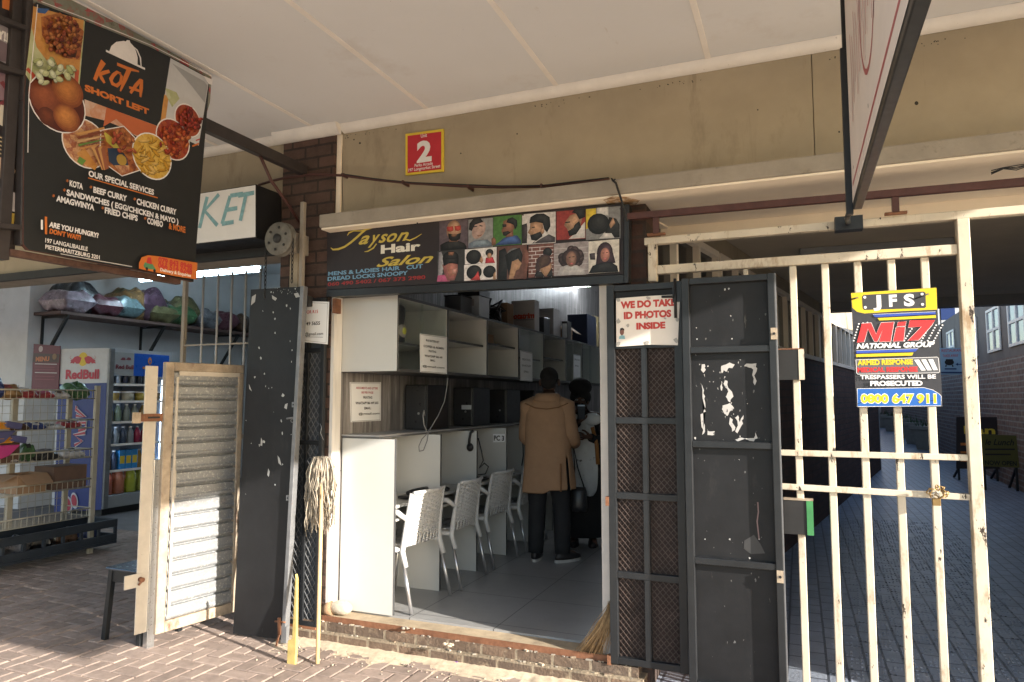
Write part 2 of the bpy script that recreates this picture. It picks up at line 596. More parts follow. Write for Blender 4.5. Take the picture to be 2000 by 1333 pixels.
for j in range(-40, 80):                      # herringbone: L-pairs stepping along the diagonal
    for i in range(-60, 60):
        bx = -4.0 + j * BW + i * 2 * BL
        by = 2.0 + j * BW
        if -10 < bx < 1.2 and .5 < by < 6.6:
            paver(bx, by, BL, BW)
            paver(bx - BW, by, BW, BL)
tag(pv.build('pavement', recalc=False), kind='structure')
rd = MB(); rd.box((-60, -40, -.30), (60, -2.4, -.004), mat('road_asphalt', (.10, .095, .09), .9, bp=.4, bsc=200))
tag(rd.build('road'), kind='structure')
# drift of pale sand swept against the step
sd = MB()
def drift(x0, x1, yb, dep, hgt, n=90, rows=7):
    vs, fs = [], []
    for i in range(n + 1):
        x = x0 + (x1 - x0) * i / n
        d = dep * (.55 + .35 * math.sin(i * .37) * math.sin(i * .11 + 1) + random.uniform(0, .25))
        for r in range(rows + 1):
            t = r / rows
            vs.append((x + random.uniform(-.006, .006), yb - d * t, -.006 + hgt * (1 - t) ** 1.5 + random.uniform(0, .006) * (1 - t)))
    for i in range(n):
        for r in range(rows):
            a = i * (rows + 1) + r
            fs.append((a, a + rows + 1, a + rows + 2, a + 1))
    sd.add(vs, fs, M_sand, True)
drift(-3.25, -.80, 3.905, .26, .022)
for _ in range(420):
    x, y = random.uniform(-3.2, -.5), 3.9 - abs(random.gauss(0, .17))
    r = random.uniform(.002, .007)
    sd.ball((x, y, r * .5), r, r * random.uniform(.6, 1.3), r * .7, random.choice([M_sand, M_conc, M_paver]), 6, 4)
tag(sd.build('sand_drift'), 'pale gritty sand and crumbs swept along the foot of the brick step', kind='stuff')
sf = MB()
m_tile, nt_, bs_ = None, None, None
M_tile = bricks('grey_floor_tile', (.27, .275, .275), (.30, .30, .30), (.06, .06, .06), .60, .60, .0035, 'xy', off=0, rough=.32, bp=.05, var=.12, vs=3, spec=.5)
sf.box((-3.0, 4.10, 0), (-.98, 12, .17), M_tile)
tag(sf.build('salon_floor'), kind='structure')
mf = MB(); mf.box((-14, 6.25, -.2), (-3.2, 11.2, .005), mat('market_floor_screed', (.16, .15, .15), .55, var=.2, vs=2))
mf.box((-60, 4.25, -.2), (-9.0, 6.25, .003), M_conc)
tag(mf.build('market_floor'), kind='structure')
M_arcfloor = bricks('arcade_paver', (.24, .275, .345), (.30, .34, .41), (.07, .08, .10), .22, .11, .008, 'yx', rough=.30, bp=.5, var=.25, vs=4, spec=.6)
af = MB(); af.box((-.98, 3.99, -.2), (12, 52, -.001), M_arcfloor)
# raised ribs pressed into the tactile pavers
for k in range(1100):
    yy = 4.35 + (k % 100) * .062
    xx = .1 + (k // 100) * .115 + (.055 if (k % 4) > 1 else 0)
    if random.random() < .78:
        xs = xx + .055 * (yy - 4.3)
        af.box((xs, yy, -.002), (xs + .012, yy + .035, .004), M_arcfloor)
        af.box((xs + .028, yy, -.002), (xs + .040, yy + .035, .004), M_arcfloor)
        af.box((xs + .056, yy, -.002), (xs + .068, yy + .035, .004), M_arcfloor)
tag(af.build('arcade_floor'), kind='structure')

# ---------------------------------------------------------------- the building
bld = thing('shop_building', 'long arcade shopfront with beige fascia, brown brick piers and deep white canopy', 'building', (0, 4.1, 0))
b = MB()
b.box((-2.955, 4.0, 2.845), (.119, 4.25, 3.52), M_beige)
b.box((.123, 4.0, 2.845), (5.0, 4.25, 3.52), M_beige)
b.box((-14, 4.0, 2.66), (-3.425, 4.32, 3.52), M_beige)
b.build('fascia_wall', bld)
b = MB(); b.box((-2.968, 3.985, 2.85), (-2.93, 4.01, 3.46), M_cream); b.build('corner_trim', bld, .003)
b = MB(); b.box((-3.42, 3.965, -.02), (-2.97, 4.40, 3.47), M_brown_brick); b.build('brick_pier', bld)
b = MB(); b.box((-.995, 4.03, -.02), (-.80, 4.26, 2.76), M_arc_brick2); b.build('brick_pier', bld)
b = MB(); b.box((2.3, 4.0, -.02), (3.3, 4.3, 2.76), M_pier_brick); b.build('brick_pier', bld)  # unseen pier, added to keep the sun off the arcade floor
# ledge and the deep lintel over the arcade mouth
L0 = aty(623, 430, 3.82).x
b = MB(); b.box((L0, 3.82, 2.755), (5.0, 3.998, 2.845), M_conc); b.build('concrete_ledge', bld, .008)
b = MB(); b.box((L0 + .01, 3.835, 2.742), (5.0, 4.66, 2.754), M_cream); b.box((-.60, 4.26, 2.7545), (5, 4.66, 2.95), M_cream); b.box((-.96, 4.64, 2.66), (5, 4.70, 2.741), M_cream)
b.build('ledge_soffit', bld)
b = MB(); b.box((-2.96, 4.05, 2.345), (-.93, 4.18, 2.741), M_dark); b.build('door_lintel', bld)
# canopy
b = MB(); b.box((-14, .4, 3.52), (3.5, 4.25, 3.78), M_soffit); b.build('canopy_slab', bld)
b = MB()
for k in range(-4, 14):
    x = -.415 - .905 * k
    if x < 3.4:
        b.box((x - .016, .42, 3.513), (x + .016, 3.95, 3.5195), M_strip)
b.build('cover_strips', bld, .003)
b = MB()
def cornice(x0, x1, y, z=3.518, s=.055):
    pr = [(0, 0)] + [(-s * math.cos(a), -s * math.sin(a)) for a in [R(9 * i) for i in range(11)]]
    b.prism([(x0, y + p[0], z + p[1] - .0) for p in pr], (x1 - x0, 0, 0), M_cornice)
cornice(-14, -3.47, 3.998); cornice(-3.475, -2.915, 3.963, s=.07); cornice(-2.914, 4.9, 3.998)
b.build('cornice_moulding', bld)
b = MB(); b.box((-14, .36, 3.40), (3.54, .399, 3.80), M_soffit); b.box((3.501, .4, 3.46), (3.54, 4.2, 3.80), M_soffit); b.build('canopy_edge', bld)
# entrance step
b = MB()
b.box((-3.30, 3.905, -.05), (-.83, 4.05, .072), M_step_brick)
b.box((-3.30, 3.925, .0725), (-.86, 4.05, .128), M_step_brick)
for _ in range(80):                                  # crumbs of broken mortar along the two courses
    x = random.uniform(-3.2, -.86)
    z, y = random.choice(((.073, 3.914), (.129, 3.935)))
    s = random.uniform(.004, .016)
    b.box((x, y - s * .35, z - .002), (x + s * random.uniform(1, 3), y + s * .6, z + s * random.uniform(.25, .6)), random.choice((M_sand, M_conc, M_conc, M_step_brick)), rotz(random.uniform(-.6, .6)))
b.build('entrance_step', bld)
b = MB(); b.box((-3.0, 3.952, .1285), (-.99, 4.099, .158), mat('dusty_threshold_cement', (.40, .32, .22), .9, var=.25, vs=9, bp=.4, bsc=120, dirt=((.16, .12, .09), .55, .8, 7)))
b.build('threshold', bld)
b = MB(); b.bar((-2.98, 3.949, .146), (-1.0, 3.949, .146), .036, .004, M_rust, (0, 0, 1)); b.build('threshold_angle', bld)
# salon room
b = MB(); b.box((-3.19, 4.401, 0), (-2.955, 12.2, 3.5), M_plank); b.build('side_wall', bld)
b = MB(); b.box((-2.969, 3.968, .16), (-2.945, 4.06, 2.30), mat('limewashed_jamb_board', (.66, .64, .61), .6, var=.16, vs=7, stretch=(3, 3, .3), dirt=((.20, .17, .15), .66, .74, 16, (1, 1, .4))))
b.box((-2.969, 4.061, .16), (-2.9545, 4.4, 3.4), M_plank)
b.build('door_jamb', bld)
b = MB(); b.box((-1.075, 3.99, .13), (-.997, 4.10, 2.30), mat('grey_white_jamb_paint', (.60, .56, .52), .55, var=.08)); b.build('door_jamb', bld, .004)
b = MB(); b.box((-.996, 3.962, .42), (-.975, 4.02, 1.46), M_paleplate); b.build('jamb_strip', bld)
b = MB(); b.box((-1.05, 4.265, 0), (-.98, 12.2, 3.5), M_white_wall); b.build('partition_wall', bld)
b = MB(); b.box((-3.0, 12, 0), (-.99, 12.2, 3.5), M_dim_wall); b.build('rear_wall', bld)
b = MB(); b.box((-2.95, 4.255, 3.42), (-1.05, 12, 3.5), M_white_wall); b.build('salon_ceiling', bld)
# market room
b = MB(); b.box((-10.8, 6.86, 0), (-10.5, 11.3, 4.3), M_white_wall); b.build('side_wall', bld)
b = MB(); b.box((-16, 6.80, 0), (-10.5, 6.859, 4.3), M_white_wall); b.build('front_return_wall', bld)
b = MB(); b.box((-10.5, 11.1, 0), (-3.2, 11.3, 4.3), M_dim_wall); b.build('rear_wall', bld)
b = MB(); b.box((-16, 4.325, 4.1), (-3.2, 11.3, 4.3), M_white_wall); b.build('market_ceiling', bld)
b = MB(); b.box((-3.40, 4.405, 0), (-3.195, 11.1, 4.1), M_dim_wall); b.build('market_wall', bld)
b = MB(); b.box((-14, 3.96, 2.635), (-3.43, 3.999, 2.70), M_dark); b.box((-14, 4.0, 2.64), (-3.43, 4.26, 2.659), M_conc); b.build('shopfront_beam', bld)
# arcade passage
D10 = Vector((math.sin(R(10.5)), math.cos(R(10.5)), 0)); N10 = Vector((D10.y, -D10.x, 0)); A0 = Vector((-.86, 4.27, 0))
b = MB()
def wall10(s0, s1, z0, z1, th, m, off=0):
    p = A0 + D10 * s0 + N10 * off; q = A0 + D10 * s1 + N10 * off
    b.prism([p + Vector((0, 0, z0)), q + Vector((0, 0, z0)), q + Vector((0, 0, z1)), p + Vector((0, 0, z1))], -N10 * th, m)
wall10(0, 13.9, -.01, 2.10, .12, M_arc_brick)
wall10(0, 13.9, 2.78, 3.6, .12, M_beige)
b.build('arcade_wall', bld)
for k in range(9):
    b = MB()
    s = .05 + k * 1.55
    wall10(s, s + 1.5, 2.10, 2.15, .07, M_cream, .02); wall10(s, s + 1.5, 2.73, 2.78, .07, M_cream, .02)
    for q in (0, .49, .98, 1.46):
        wall10(s + q, s + q + .04, 2.151, 2.729, .06, M_cream, .018)
    wf = b.build('window', bld)
    b = MB(); wall10(s, s + 1.5, 2.11, 2.77, .01, mat('dark_pane', (.02, .02, .022), .12, spec=.6), -.03); b.build('pane', wf)
b = MB(); b.box((-.97, 4.705, 2.93), (5, 10.8, 3.05), mat('arcade_ceiling_paint', (.52, .46, .36), .8, var=.1, vs=2)); b.box((-1, 10.6, 2.80), (5, 10.8, 3.3), M_dim_wall); b.build('arcade_ceiling', bld)
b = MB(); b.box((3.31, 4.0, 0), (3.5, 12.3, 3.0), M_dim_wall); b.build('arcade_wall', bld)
# alley beyond the passage
def rx(y): return 3.0 + .034 * y
al = thing('alley_wall', 'brown brick wall with dark upper storey on the right of the alley', 'wall', (3.5, 14, 0))
def sl(mb, y0, y1, z0, z1, th, m):
    mb.prism([(rx(y0), y0, z0), (rx(y1), y1, z0), (rx(y1), y1, z1), (rx(y0), y0, z1)], (th, 0, 0), m)
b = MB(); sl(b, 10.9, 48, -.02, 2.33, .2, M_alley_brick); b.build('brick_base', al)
b = MB(); sl(b, 10.9, 48, 2.331, 3.7, .25, mat('dark_upper_render', (.16, .135, .125), .8, var=.2, vs=1.5)); b.build('upper_storey', al)
for y in (13.6, 15.4, 17.6, 20.5, 24):
    b = MB()
    for q in (0, .55, 1.1):
        b.prism([(rx(y + q) - .03, y + q, 2.5), (rx(y + q) - .03, y + q + .06, 2.5), (rx(y + q) - .03, y + q + .06, 3.35), (rx(y + q) - .03, y + q, 3.35)], (.06, 0, 0), M_strip)
    for z in (2.5, 2.9, 3.3):
        b.prism([(rx(y) - .031, y + .01, z), (rx(y + 1.15) - .031, y + 1.15, z), (rx(y + 1.15) - .031, y + 1.15, z + .05), (rx(y) - .031, y + .01, z + .05)], (.055, 0, 0), M_strip)
    wf = b.build('window', al)
    b = MB(); sl(b, y, y + 1.15, 2.5, 3.35, -.01, mat('alley_pane', (.16, .20, .26), .1, spec=.7)); b.build('pane', wf)
b = MB(); b.prism([(1.69, 18.2, 0), (2.6, 48, 0), (2.6, 48, 3), (1.69, 18.2, 3)], (-.4, 0, 0), mat('alley_left_render', (.22, .18, .16), .8, var=.15, vs=2))
b.box((-1.0, 17.9, 0), (1.68, 18.19, 3), M_dim_wall)
tag(b.build('alley_side_building'), 'plain dark rendered building closing the left side of the alley', 'building')
b = MB(); b.box((1.5, 48.01, 0), (9, 48.3, 4.6), mat('alley_end_render', (.55, .42, .38), .8, var=.1, vs=1))
for k in range(3):
    b.box((2.4 + k * 1.1, 47.98, 1.0), (3.1 + k * 1.1, 48.02, 2.4), M_dim_wall)
tag(b.build('alley_end_building'), 'pale pinkish building closing the far end of the alley', 'building')
tb = MB(); tb.box((4.5, 66, 0), (16, 76, 17), mat('distant_tower_paint', (.55, .58, .62), .6))
for k in range(7):
    for j in range(5):
        tb.box((5.0 + k * 1.5, 65.97, 2 + j * 3), (6.0 + k * 1.5, 66.02, 3.6 + j * 3), INK['navy'])
tag(tb.build('distant_tower'), 'pale distant office block seen as a bright sliver above the alley', 'building')
for i, (px, py, hpx) in enumerate(((1735, 836, 26), (1749, 843, 30), (1775, 856, 38), (1797, 868, 42), (1820, 879, 46))):
    p = atz(px, py, 0)
    h = min(.85, hpx * depth(p) / F_PX)
    t = thing('planter', ('square grey planter against the alley brick wall, %s of the five' % ['farthest', 'second farthest', 'middle one', 'second nearest', 'nearest'][i]), 'planter', (p.x, p.y, 0), 'planters along the alley wall')
    b = MB(); b.loft([((p.x, p.y, 0), .40, .40), ((p.x, p.y, h * .85), .56, .56), ((p.x, p.y, h * .86), .62, .62), ((p.x, p.y, h), .62, .62)], M_conc, 4, smooth=False, mtx=None)
    b.build('pot', t)
    b = MB()
    for _ in range(26):
        a, r = random.uniform(0, 6.28), random.uniform(.05, .42)
        c = Vector((p.x + r * math.cos(a), p.y + r * math.sin(a), h))
        b.tube([c, c + Vector((random.uniform(-.1, .1), random.uniform(-.1, .1), random.uniform(.12, .3)))], [.012, .003], mat('planter_leaf', (.05, .10, .03), .6), 4)
    b.build('foliage', t)
# boards standing in the alley
def aboard(name, label, quad, Y, bgm, lines, faint, fm):
    t = thing(name, label, 'sign', (aty(quad[0][0], quad[0][1], Y).x, Y, 0))
    A = Art((0, Y, 0), (0, -1, 0), .001)
    A.slab(quad, .03, M_dark); A.poly(quad, bgm)
    for ln in lines: A.txt(*ln)
    for x0, x1, y, w_ in faint: A.line([(x0, y), (x1, y)], w_, fm)
    A.build('sign_panel', t)
    for q in (quad[3], quad[2]):
        p = aty(q[0] + (5 if q is quad[3] else -5), q[1], Y)
        b = MB(); b.bar(p + Vector((0, .03, 0)), Vector((p.x, Y + .03, 0)), .035, .03, M_dark); b.bar(Vector((p.x, Y + .05, p.z)), Vector((p.x, Y + .55, 0)), .035, .03, M_dark); b.build('leg', t)
    return t
aboard('pavement_board', 'black pavement sign with big yellow lettering standing in the alley', ((1868, 815), (1953, 815), (1953, 916), (1868, 916)), 16.2, INK['dark'],
       [('Lan', 1883, 847, 1944, 14, INK['yellow'], .03)], ((1876, 1944, 868, 5), (1876, 1936, 884, 4), (1876, 1944, 900, 4)), INK['orange'])
aboard('menu_board', 'yellow and black lunch menu board on legs leaning by the alley wall', ((1915, 849), (1985, 851), (1991, 914), (1918, 911)), 14.6, flat((.115, .11, .03)),
       [('le Lunch', 1924, 869, 1981, 11, INK['black'], .02, .3), ('NOW OPEN', 1924, 908, 1986, 8, INK['black'], .03)], ((1924, 1982, 878, 3), (1924, 1974, 888, 3)), INK['dark'])
A = Art((0, 12.9, 0), (0, -1, 0), .001)
bl = thing('restaurant_sign', 'pale blue hanging restaurant sign with small black cauldron and arrow in the alley', 'sign', (2.1, 12.9, 2.2))
q = ((1834, 680), (1884, 680), (1884, 732), (1834, 732))
A.slab(q, .03, INK['lgrey']); A.poly(q, flat((.30, .47, .62)))
A.txt('RESTAURANT', 1839, 688, 1882, 5, INK['red'], .01); A.txt('TAKES AWAY', 1841, 698, 1872, 5, INK['red'], .01)
A.circ(1854, 708, 6, INK['black'], 1.3); A.line([(1847, 703), (1861, 703)], 2, INK['black']); A.line([(1848, 713), (1847, 717)], 2, INK['black']); A.line([(1860, 713), (1861, 717)], 2, INK['black'])
A.line([(1868, 712), (1881, 712)], 1.5, INK['navy']); A.poly([(1866, 712), (1871, 709), (1871, 715)], INK['navy'])
A.line([(1845, 721), (1868, 721)], 2.5, INK['navy']); A.line([(1838, 728), (1882, 728)], 2.5, INK['navy'])
A.build('sign_panel', bl)
b = MB()
for px in (1840, 1878):
    p = aty(px, 680, 12.9); b.tube([p, (p.x, 12.9, 3.4)], .008, M_dark, 6)
b.tube([(1.4, 12.9, 3.4), (rx(12.9), 12.9, 3.4)], .02, M_dark, 6); b.build('hanging_rod', bl)
lf = thing('ceiling_light_fitting', 'unlit grey batten light fitting under the dark arcade ceiling', 'ceiling light', (.9, 6.0, 2.9))
p, q = atz(1562, 497, 2.885), atz(1858, 480, 2.885)
b = MB(); b.box((p.x, p.y - .05, 2.872), (q.x, p.y + .05, 2.929), M_dim_wall); b.build('housing', lf, .008)
b = MB(); b.tube([(p.x + .03, p.y, 2.85), (q.x - .03, p.y, 2.85)], .014, INK['lgrey'], 8); b.build('unlit_tube', lf)
# ---------------------------------------------------------------- signs on the shopfront
def Z(o, k):
    """zoomed reading of the photograph back to photograph pixels"""
    return lambda *p: (o[0] + p[0] * k, o[1] + p[1] * k)
def zz(f, pts): return [f(*p) for p in pts]

M_dbrown = mat('dark_brown_frame_paint', (.040, .034, .034), .5, var=.25, vs=10)
# unit number plate
t = thing('unit_number_sign', 'square red and yellow unit number plate with a big white 2', 'sign', (-2.27, 4, 3.25))
A = Art((0, 3.985, 0), (0, -1, 0))
A.slab([(792, 262), (866, 252), (866, 335), (792, 343)], .012, INK['yellow'])
A.poly([(792, 262), (866, 252), (866, 335), (792, 343)], INK['yellow'])
A.poly([(796, 266), (862, 257.5), (862, 331), (796, 338.5)], flat((.50, .03, .045)))
A.txt('Unit', 822, 269.5, 834, 7, INK['white'], .01)
A.txt('2', 814, 317, 843, 38, INK['white'], .045)
A.txt('Perks Arcade', 810, 327, 845, 6, INK['white'], .012)
A.txt('197 Longmarket Street', 798, 336, 860, 6, INK['white'], .012)
A.build('sign_plate', t)

# black mould along the cornice, a drill hole and rust on the ledge: real blemishes of the wall
A = Art((0, 3.9995, 0), (0, -1, 0), .0002)
A.lift()
Mm = flat((.035, .032, .026), .8)
for _ in range(64):
    x0_ = random.choice((700, 700, 760, 1050, 1100, 1320, 1640, 1820)); x = x0_ + random.gauss(0, 26); y = 263 - (x - 675) * .1605 + abs(random.gauss(0, 4)) + 1
    r_ = random.uniform(.5, 1.8)
    A.poly([(x + r_ * random.uniform(.4, 1.5) * math.cos(R(60 * k)), y + r_ * random.uniform(.4, 1.1) * math.sin(R(60 * k))) for k in range(6)], Mm, True)
for x, y, r_ in ((1790, 202, 4), (1639, 258, 2), (900, 300, 1.5), (1010, 262, 1.5), (1480, 215, 1.5), (703, 280, 2)): A.poly([(x + r_ * math.cos(R(45 * k)), y + r_ * math.sin(R(45 * k))) for k in range(8)], Mm, True)
A.line([(668, 275), (669, 300), (668, 345), (670, 412)], [1.6, 1, 1.8, 1.2], Mm)
tag(A.build('mould_spots', bld), kind='stuff')
b = MB(); rs_ = mat('rust_stain', (.42, .25, .12), .8, var=.5, vs=22, dirt=((.80, .70, .56), .45, .62, 26))
b.poly([atz(x, y, 2.7412) for x, y in ((1178, 391), (1196, 384), (1222, 385), (1250, 392), (1240, 402), (1215, 406), (1190, 402))], rs_); b.build('rust_stain', bld)

# salon name board
t = thing('salon_sign_board', 'long dark hair salon board with gold script and haircut portraits', 'sign', (-2, 4, 2.5))
A = Art((0, 3.93, 0), (0, -1, 0))
A.step = .00004
brd = [(639, 446), (1218, 398), (1218, 536), (638, 566)]
A.slab(brd, .06, INK['dark']); A.poly(brd, INK['dark'])
z = Z((640, 380), .3)
J = INK['gold']
for e, m_, wk in ((1.5, flat((.10, .08, .03)), 1.25), (0, J, 1)):
    A.line(zz(z, [(20, 348), (35, 360), (70, 357), (110, 342), (150, 314), (190, 280), (225, 248), (250, 230), (288, 221)]), [w_ * .3 * wk for w_ in (4, 10, 13, 13, 14, 15, 14, 11, 4)], m_)
    A.line(zz(z, [(128, 268), (140, 250), (170, 238), (215, 238), (250, 230), (290, 219)]), [w_ * .3 * wk for w_ in (5, 10, 8, 7, 9, 4)], m_)
    bo = .018 if not e else .038
    for ch_, xa_, xb_ in (('a', 202, 272), ('y', 262, 342), ('s', 330, 392), ('o', 384, 452), ('n', 446, 528)):
        A.txt(ch_, z(xa_, 0)[0], z(0, 326 - (xa_ - 200) * .085)[1], z(xb_, 0)[0], 23, m_, bo, .5)
    A.line(zz(z, [(505, 292), (535, 300), (575, 282), (612, 258)]), [w_ * .3 * wk for w_ in (9, 9, 7, 3)], m_)
    A.line(zz(z, [(318, 322), (298, 350), (262, 371), (240, 374)]), [2.4 * wk, 3 * wk, 2.4 * wk, 1], m_)
    A.txt('Salon', z(318, 0)[0], z(0, 472)[1], z(688, 0)[0], 17, m_, .02 if not e else .04, .5)
A.txt('Hair', z(346, 0)[0], z(0, 385)[1], z(604, 0)[0], 15.5, INK['cream'], .04)
A.txt('MENS & LADIES HAIR   CUT', 641, z(0, 529)[1], z(620, 0)[0], 7, INK['sky'], .03)
A.txt('DREAD LOCKS SNOOPY', 640, z(0, 563)[1], z(522, 0)[0], 7, INK['sky'], .03)
A.txt('060 490 5402 / 067 373 2980', 640, z(0, 597)[1], z(636, 0)[0], 6.5, flat((.30, .03, .03)), .03)
PHOTO = {}
def flatp(c):
    c = tuple(round(x * 50) / 50 if x > .1 else round(x * 160) / 160 for x in c)
    m_ = mat('photo_%.3f_%.3f_%.3f' % c, c, .4, var=.30, vs=38, spec=.35)
    PHOTO[m_.name] = c
    return m_
def pic(x0, y0, x1, y1, bg, dy=0):
    A.poly(zz(z, [(x0, y0), (x1, y0 - (x1 - x0) * .085), (x1, y1 - (x1 - x0) * .06), (x0, y1)]), bg)
def lerp_to(pts, f, dx=.10, dy=.16):
    cx = sum(p[0] for p in pts) / len(pts); cy = sum(p[1] for p in pts) / len(pts)
    h = max(p[1] for p in pts) - min(p[1] for p in pts); k = 1 - .68 * f
    return [(cx + (p[0] - cx) * k + h * dx * f, cy + (p[1] - cy) * k - h * dy * f) for p in pts]
def blob(pts, m_):
    """printed shape with the soft modelling of a photograph: nested steps of tone"""
    c = tuple(PHOTO.get(m_.name, (.3, .3, .3))); n = 5
    up = .75 if c[0] > .06 else 1.6
    if c[0] > .45: up = .22
    for i in range(n):
        f = i / (n - 1); A.poly(zz(z, lerp_to(pts, f)), flatp(tuple(min(.85, x * (.72 + up * f)) for x in c)))
def oval(cx, cy, rx_, ry_, m_, tilt=0):
    ct, st = math.cos(tilt), math.sin(tilt)
    blob([(cx + rx_ * math.cos(a) * ct + ry_ * math.sin(a) * st, cy - rx_ * math.cos(a) * st * .8 + ry_ * math.sin(a) * ct - (rx_ * math.cos(a)) * .07) for a in [R(20 * k) for k in range(18)]], m_)
K, SK, S2, W_, GR = flatp((.014, .012, .013)), flatp((.20, .095, .055)), flatp((.34, .19, .125)), flatp((.68, .64, .62)), INK['lgrey']
for k_, c_ in dict(dark=(.028, .022, .024), pink=(.55, .12, .25), yellow=(.72, .53, .05), grey=(.30, .29, .30), lgrey=(.52, .50, .49)).items(): PHOTO[INK[k_].name] = c_
pic(728, 176, 912, 372, flatp((.10, .075, .085)))
blob([(735, 372), (733, 330), (770, 310), (800, 303), (850, 303), (890, 318), (905, 340), (905, 362)], K); blob([(790, 310), (850, 306), (846, 280), (795, 282)], SK)
oval(822, 235, 48, 66, S2); blob([(785, 255), (805, 262), (840, 262), (868, 250), (862, 290), (840, 304), (805, 304), (788, 288)], K); oval(823, 268, 18, 8, SK)
blob([(775, 212), (818, 208), (820, 236), (800, 245), (780, 240)], flatp((.35, .05, .04))); blob([(826, 208), (868, 203), (868, 230), (850, 240), (830, 236)], flatp((.35, .05, .04)))
pic(917, 166, 1077, 352, flatp((.23, .23, .25)))
blob([(917, 350), (920, 320), (960, 300), (1040, 295), (1072, 320), (1072, 338)], flatp((.16, .20, .24))); oval(985, 232, 42, 62, flatp((.50, .34, .27)), -.35)
blob([(920, 230), (925, 190), (950, 160), (990, 150), (1015, 180), (985, 190), (955, 200), (940, 240)], K); blob([(952, 210), (975, 205), (975, 211), (952, 216)], K); blob([(990, 200), (1010, 205), (1008, 211), (990, 207)], K); blob([(975, 268), (1005, 262), (1002, 270), (980, 276)], SK)
pic(1080, 148, 1264, 338, flatp((.06, .16, .035)))
blob([(1085, 335), (1120, 310), (1140, 290), (1185, 270), (1235, 268), (1260, 300), (1260, 322)], flatp((.03, .06, .17))); blob([(1160, 280), (1210, 275), (1210, 240), (1165, 245)], SK)
blob([(1145, 175), (1180, 160), (1215, 170), (1220, 215), (1205, 245), (1165, 262), (1145, 268), (1132, 240), (1142, 215)], SK); blob([(1165, 185), (1175, 160), (1205, 150), (1235, 170), (1236, 205), (1222, 232), (1212, 200), (1190, 190)], K); blob([(1138, 196), (1165, 196), (1165, 212), (1142, 216)], K); blob([(1142, 248), (1175, 240), (1195, 250), (1160, 272), (1145, 270)], K)
blob([(1070, 335), (1068, 290), (1085, 280), (1098, 300), (1095, 332)], SK)
pic(1268, 132, 1486, 330, flatp((.55, .52, .50)))
blob([(1330, 322), (1370, 290), (1440, 260), (1482, 280), (1482, 312)], flatp((.06, .055, .06))); blob([(1345, 320), (1390, 290), (1440, 262), (1430, 240), (1370, 270)], W_)
blob([(1320, 190), (1350, 175), (1400, 180), (1410, 240), (1390, 280), (1345, 300), (1325, 290), (1318, 262), (1304, 252), (1318, 225)], S2); blob([(1315, 190), (1322, 150), (1360, 128), (1410, 126), (1448, 150), (1452, 210), (1430, 250), (1412, 230), (1402, 190), (1360, 180)], K); blob([(1322, 268), (1360, 255), (1398, 240), (1400, 275), (1360, 305), (1328, 298)], K); oval(1400, 240, 12, 20, S2); blob([(1330, 215), (1352, 212), (1350, 219), (1332, 220)], K)
blob([(1268, 200), (1300, 190), (1300, 320), (1268, 322)], INK['dark'])
pic(1492, 114, 1680, 300, flatp((.26, .035, .03)))
blob([(1570, 292), (1610, 260), (1650, 210), (1678, 180), (1678, 285)], W_); blob([(1550, 180), (1580, 140), (1630, 120), (1660, 160), (1650, 200), (1610, 240), (1570, 250), (1560, 225), (1542, 205)], S2); blob([(1610, 200), (1640, 175), (1652, 215), (1620, 262), (1575, 275), (1565, 240), (1595, 238)], K); blob([(1590, 120), (1610, 100), (1680, 95), (1678, 150), (1640, 165), (1620, 128)], K); blob([(1548, 182), (1580, 178), (1582, 186), (1550, 190)], K)
pic(1684, 98, 1908, 300, flatp((.20, .19, .20)))
blob([(1684, 100), (1750, 92), (1750, 200), (1684, 230)], INK['yellow']); blob([(1755, 90), (1830, 84), (1830, 140), (1755, 130)], W_); blob([(1800, 288), (1835, 150), (1880, 160), (1903, 200), (1903, 282)], K); blob([(1835, 200), (1860, 150), (1875, 190), (1845, 225)], S2); oval(1765, 195, 72, 68, K, .3); blob([(1770, 290), (1800, 255), (1850, 255), (1870, 285)], W_)
pic(716, 372, 897, 574, flatp((.04, .035, .035)))
blob([(728, 380), (745, 375), (748, 560), (722, 565)], INK['grey']); blob([(716, 570), (722, 530), (765, 525), (790, 540), (800, 568)], INK['pink']); blob([(750, 460), (800, 440), (850, 455), (852, 500), (830, 560), (785, 565), (765, 520)], flatp((.30, .13, .10))); oval(805, 412, 52, 40, K); blob([(752, 420), (858, 415), (855, 458), (800, 448), (760, 470)], K); blob([(790, 378), (830, 376), (820, 400), (790, 398)], SK); blob([(812, 490), (850, 480), (840, 520), (815, 520)], flatp((.42, .22, .18)))
pic(898, 362, 1104, 458, W_); pic(893, 462, 1104, 566, W_)
for cx, cy, r in ((955, 410, 50), (1058, 382, 26), (958, 510, 50), (1058, 505, 42)): oval(cx, cy, r, r * .95, K)
blob([(990, 440), (1005, 400), (1018, 430), (1010, 452)], S2); blob([(1030, 452), (1035, 415), (1080, 410), (1095, 448)], flatp((.45, .04, .05))); oval(1058, 402, 15, 19, S2); blob([(930, 562), (960, 540), (985, 500), (1000, 560)], flatp((.4, .05, .05))); blob([(1080, 560), (1084, 520), (1098, 500), (1100, 556)], S2)
pic(1110, 345, 1302, 560, flatp((.11, .055, .045)))
blob([(1112, 560), (1120, 370), (1160, 352), (1180, 400), (1170, 560)], K); oval(1222, 400, 52, 48, flatp((.16, .15, .15))); blob([(1160, 400), (1200, 370), (1255, 350), (1275, 400), (1262, 470), (1245, 420), (1200, 440), (1185, 540)], K); blob([(1205, 440), (1245, 425), (1268, 450), (1250, 490), (1225, 500), (1215, 550), (1185, 552)], flatp((.48, .28, .15))); blob([(1272, 350), (1300, 345), (1298, 552), (1280, 555)], flatp((.16, .07, .05)))
pic(1312, 334, 1476, 545, flatp((.16, .07, .055)))
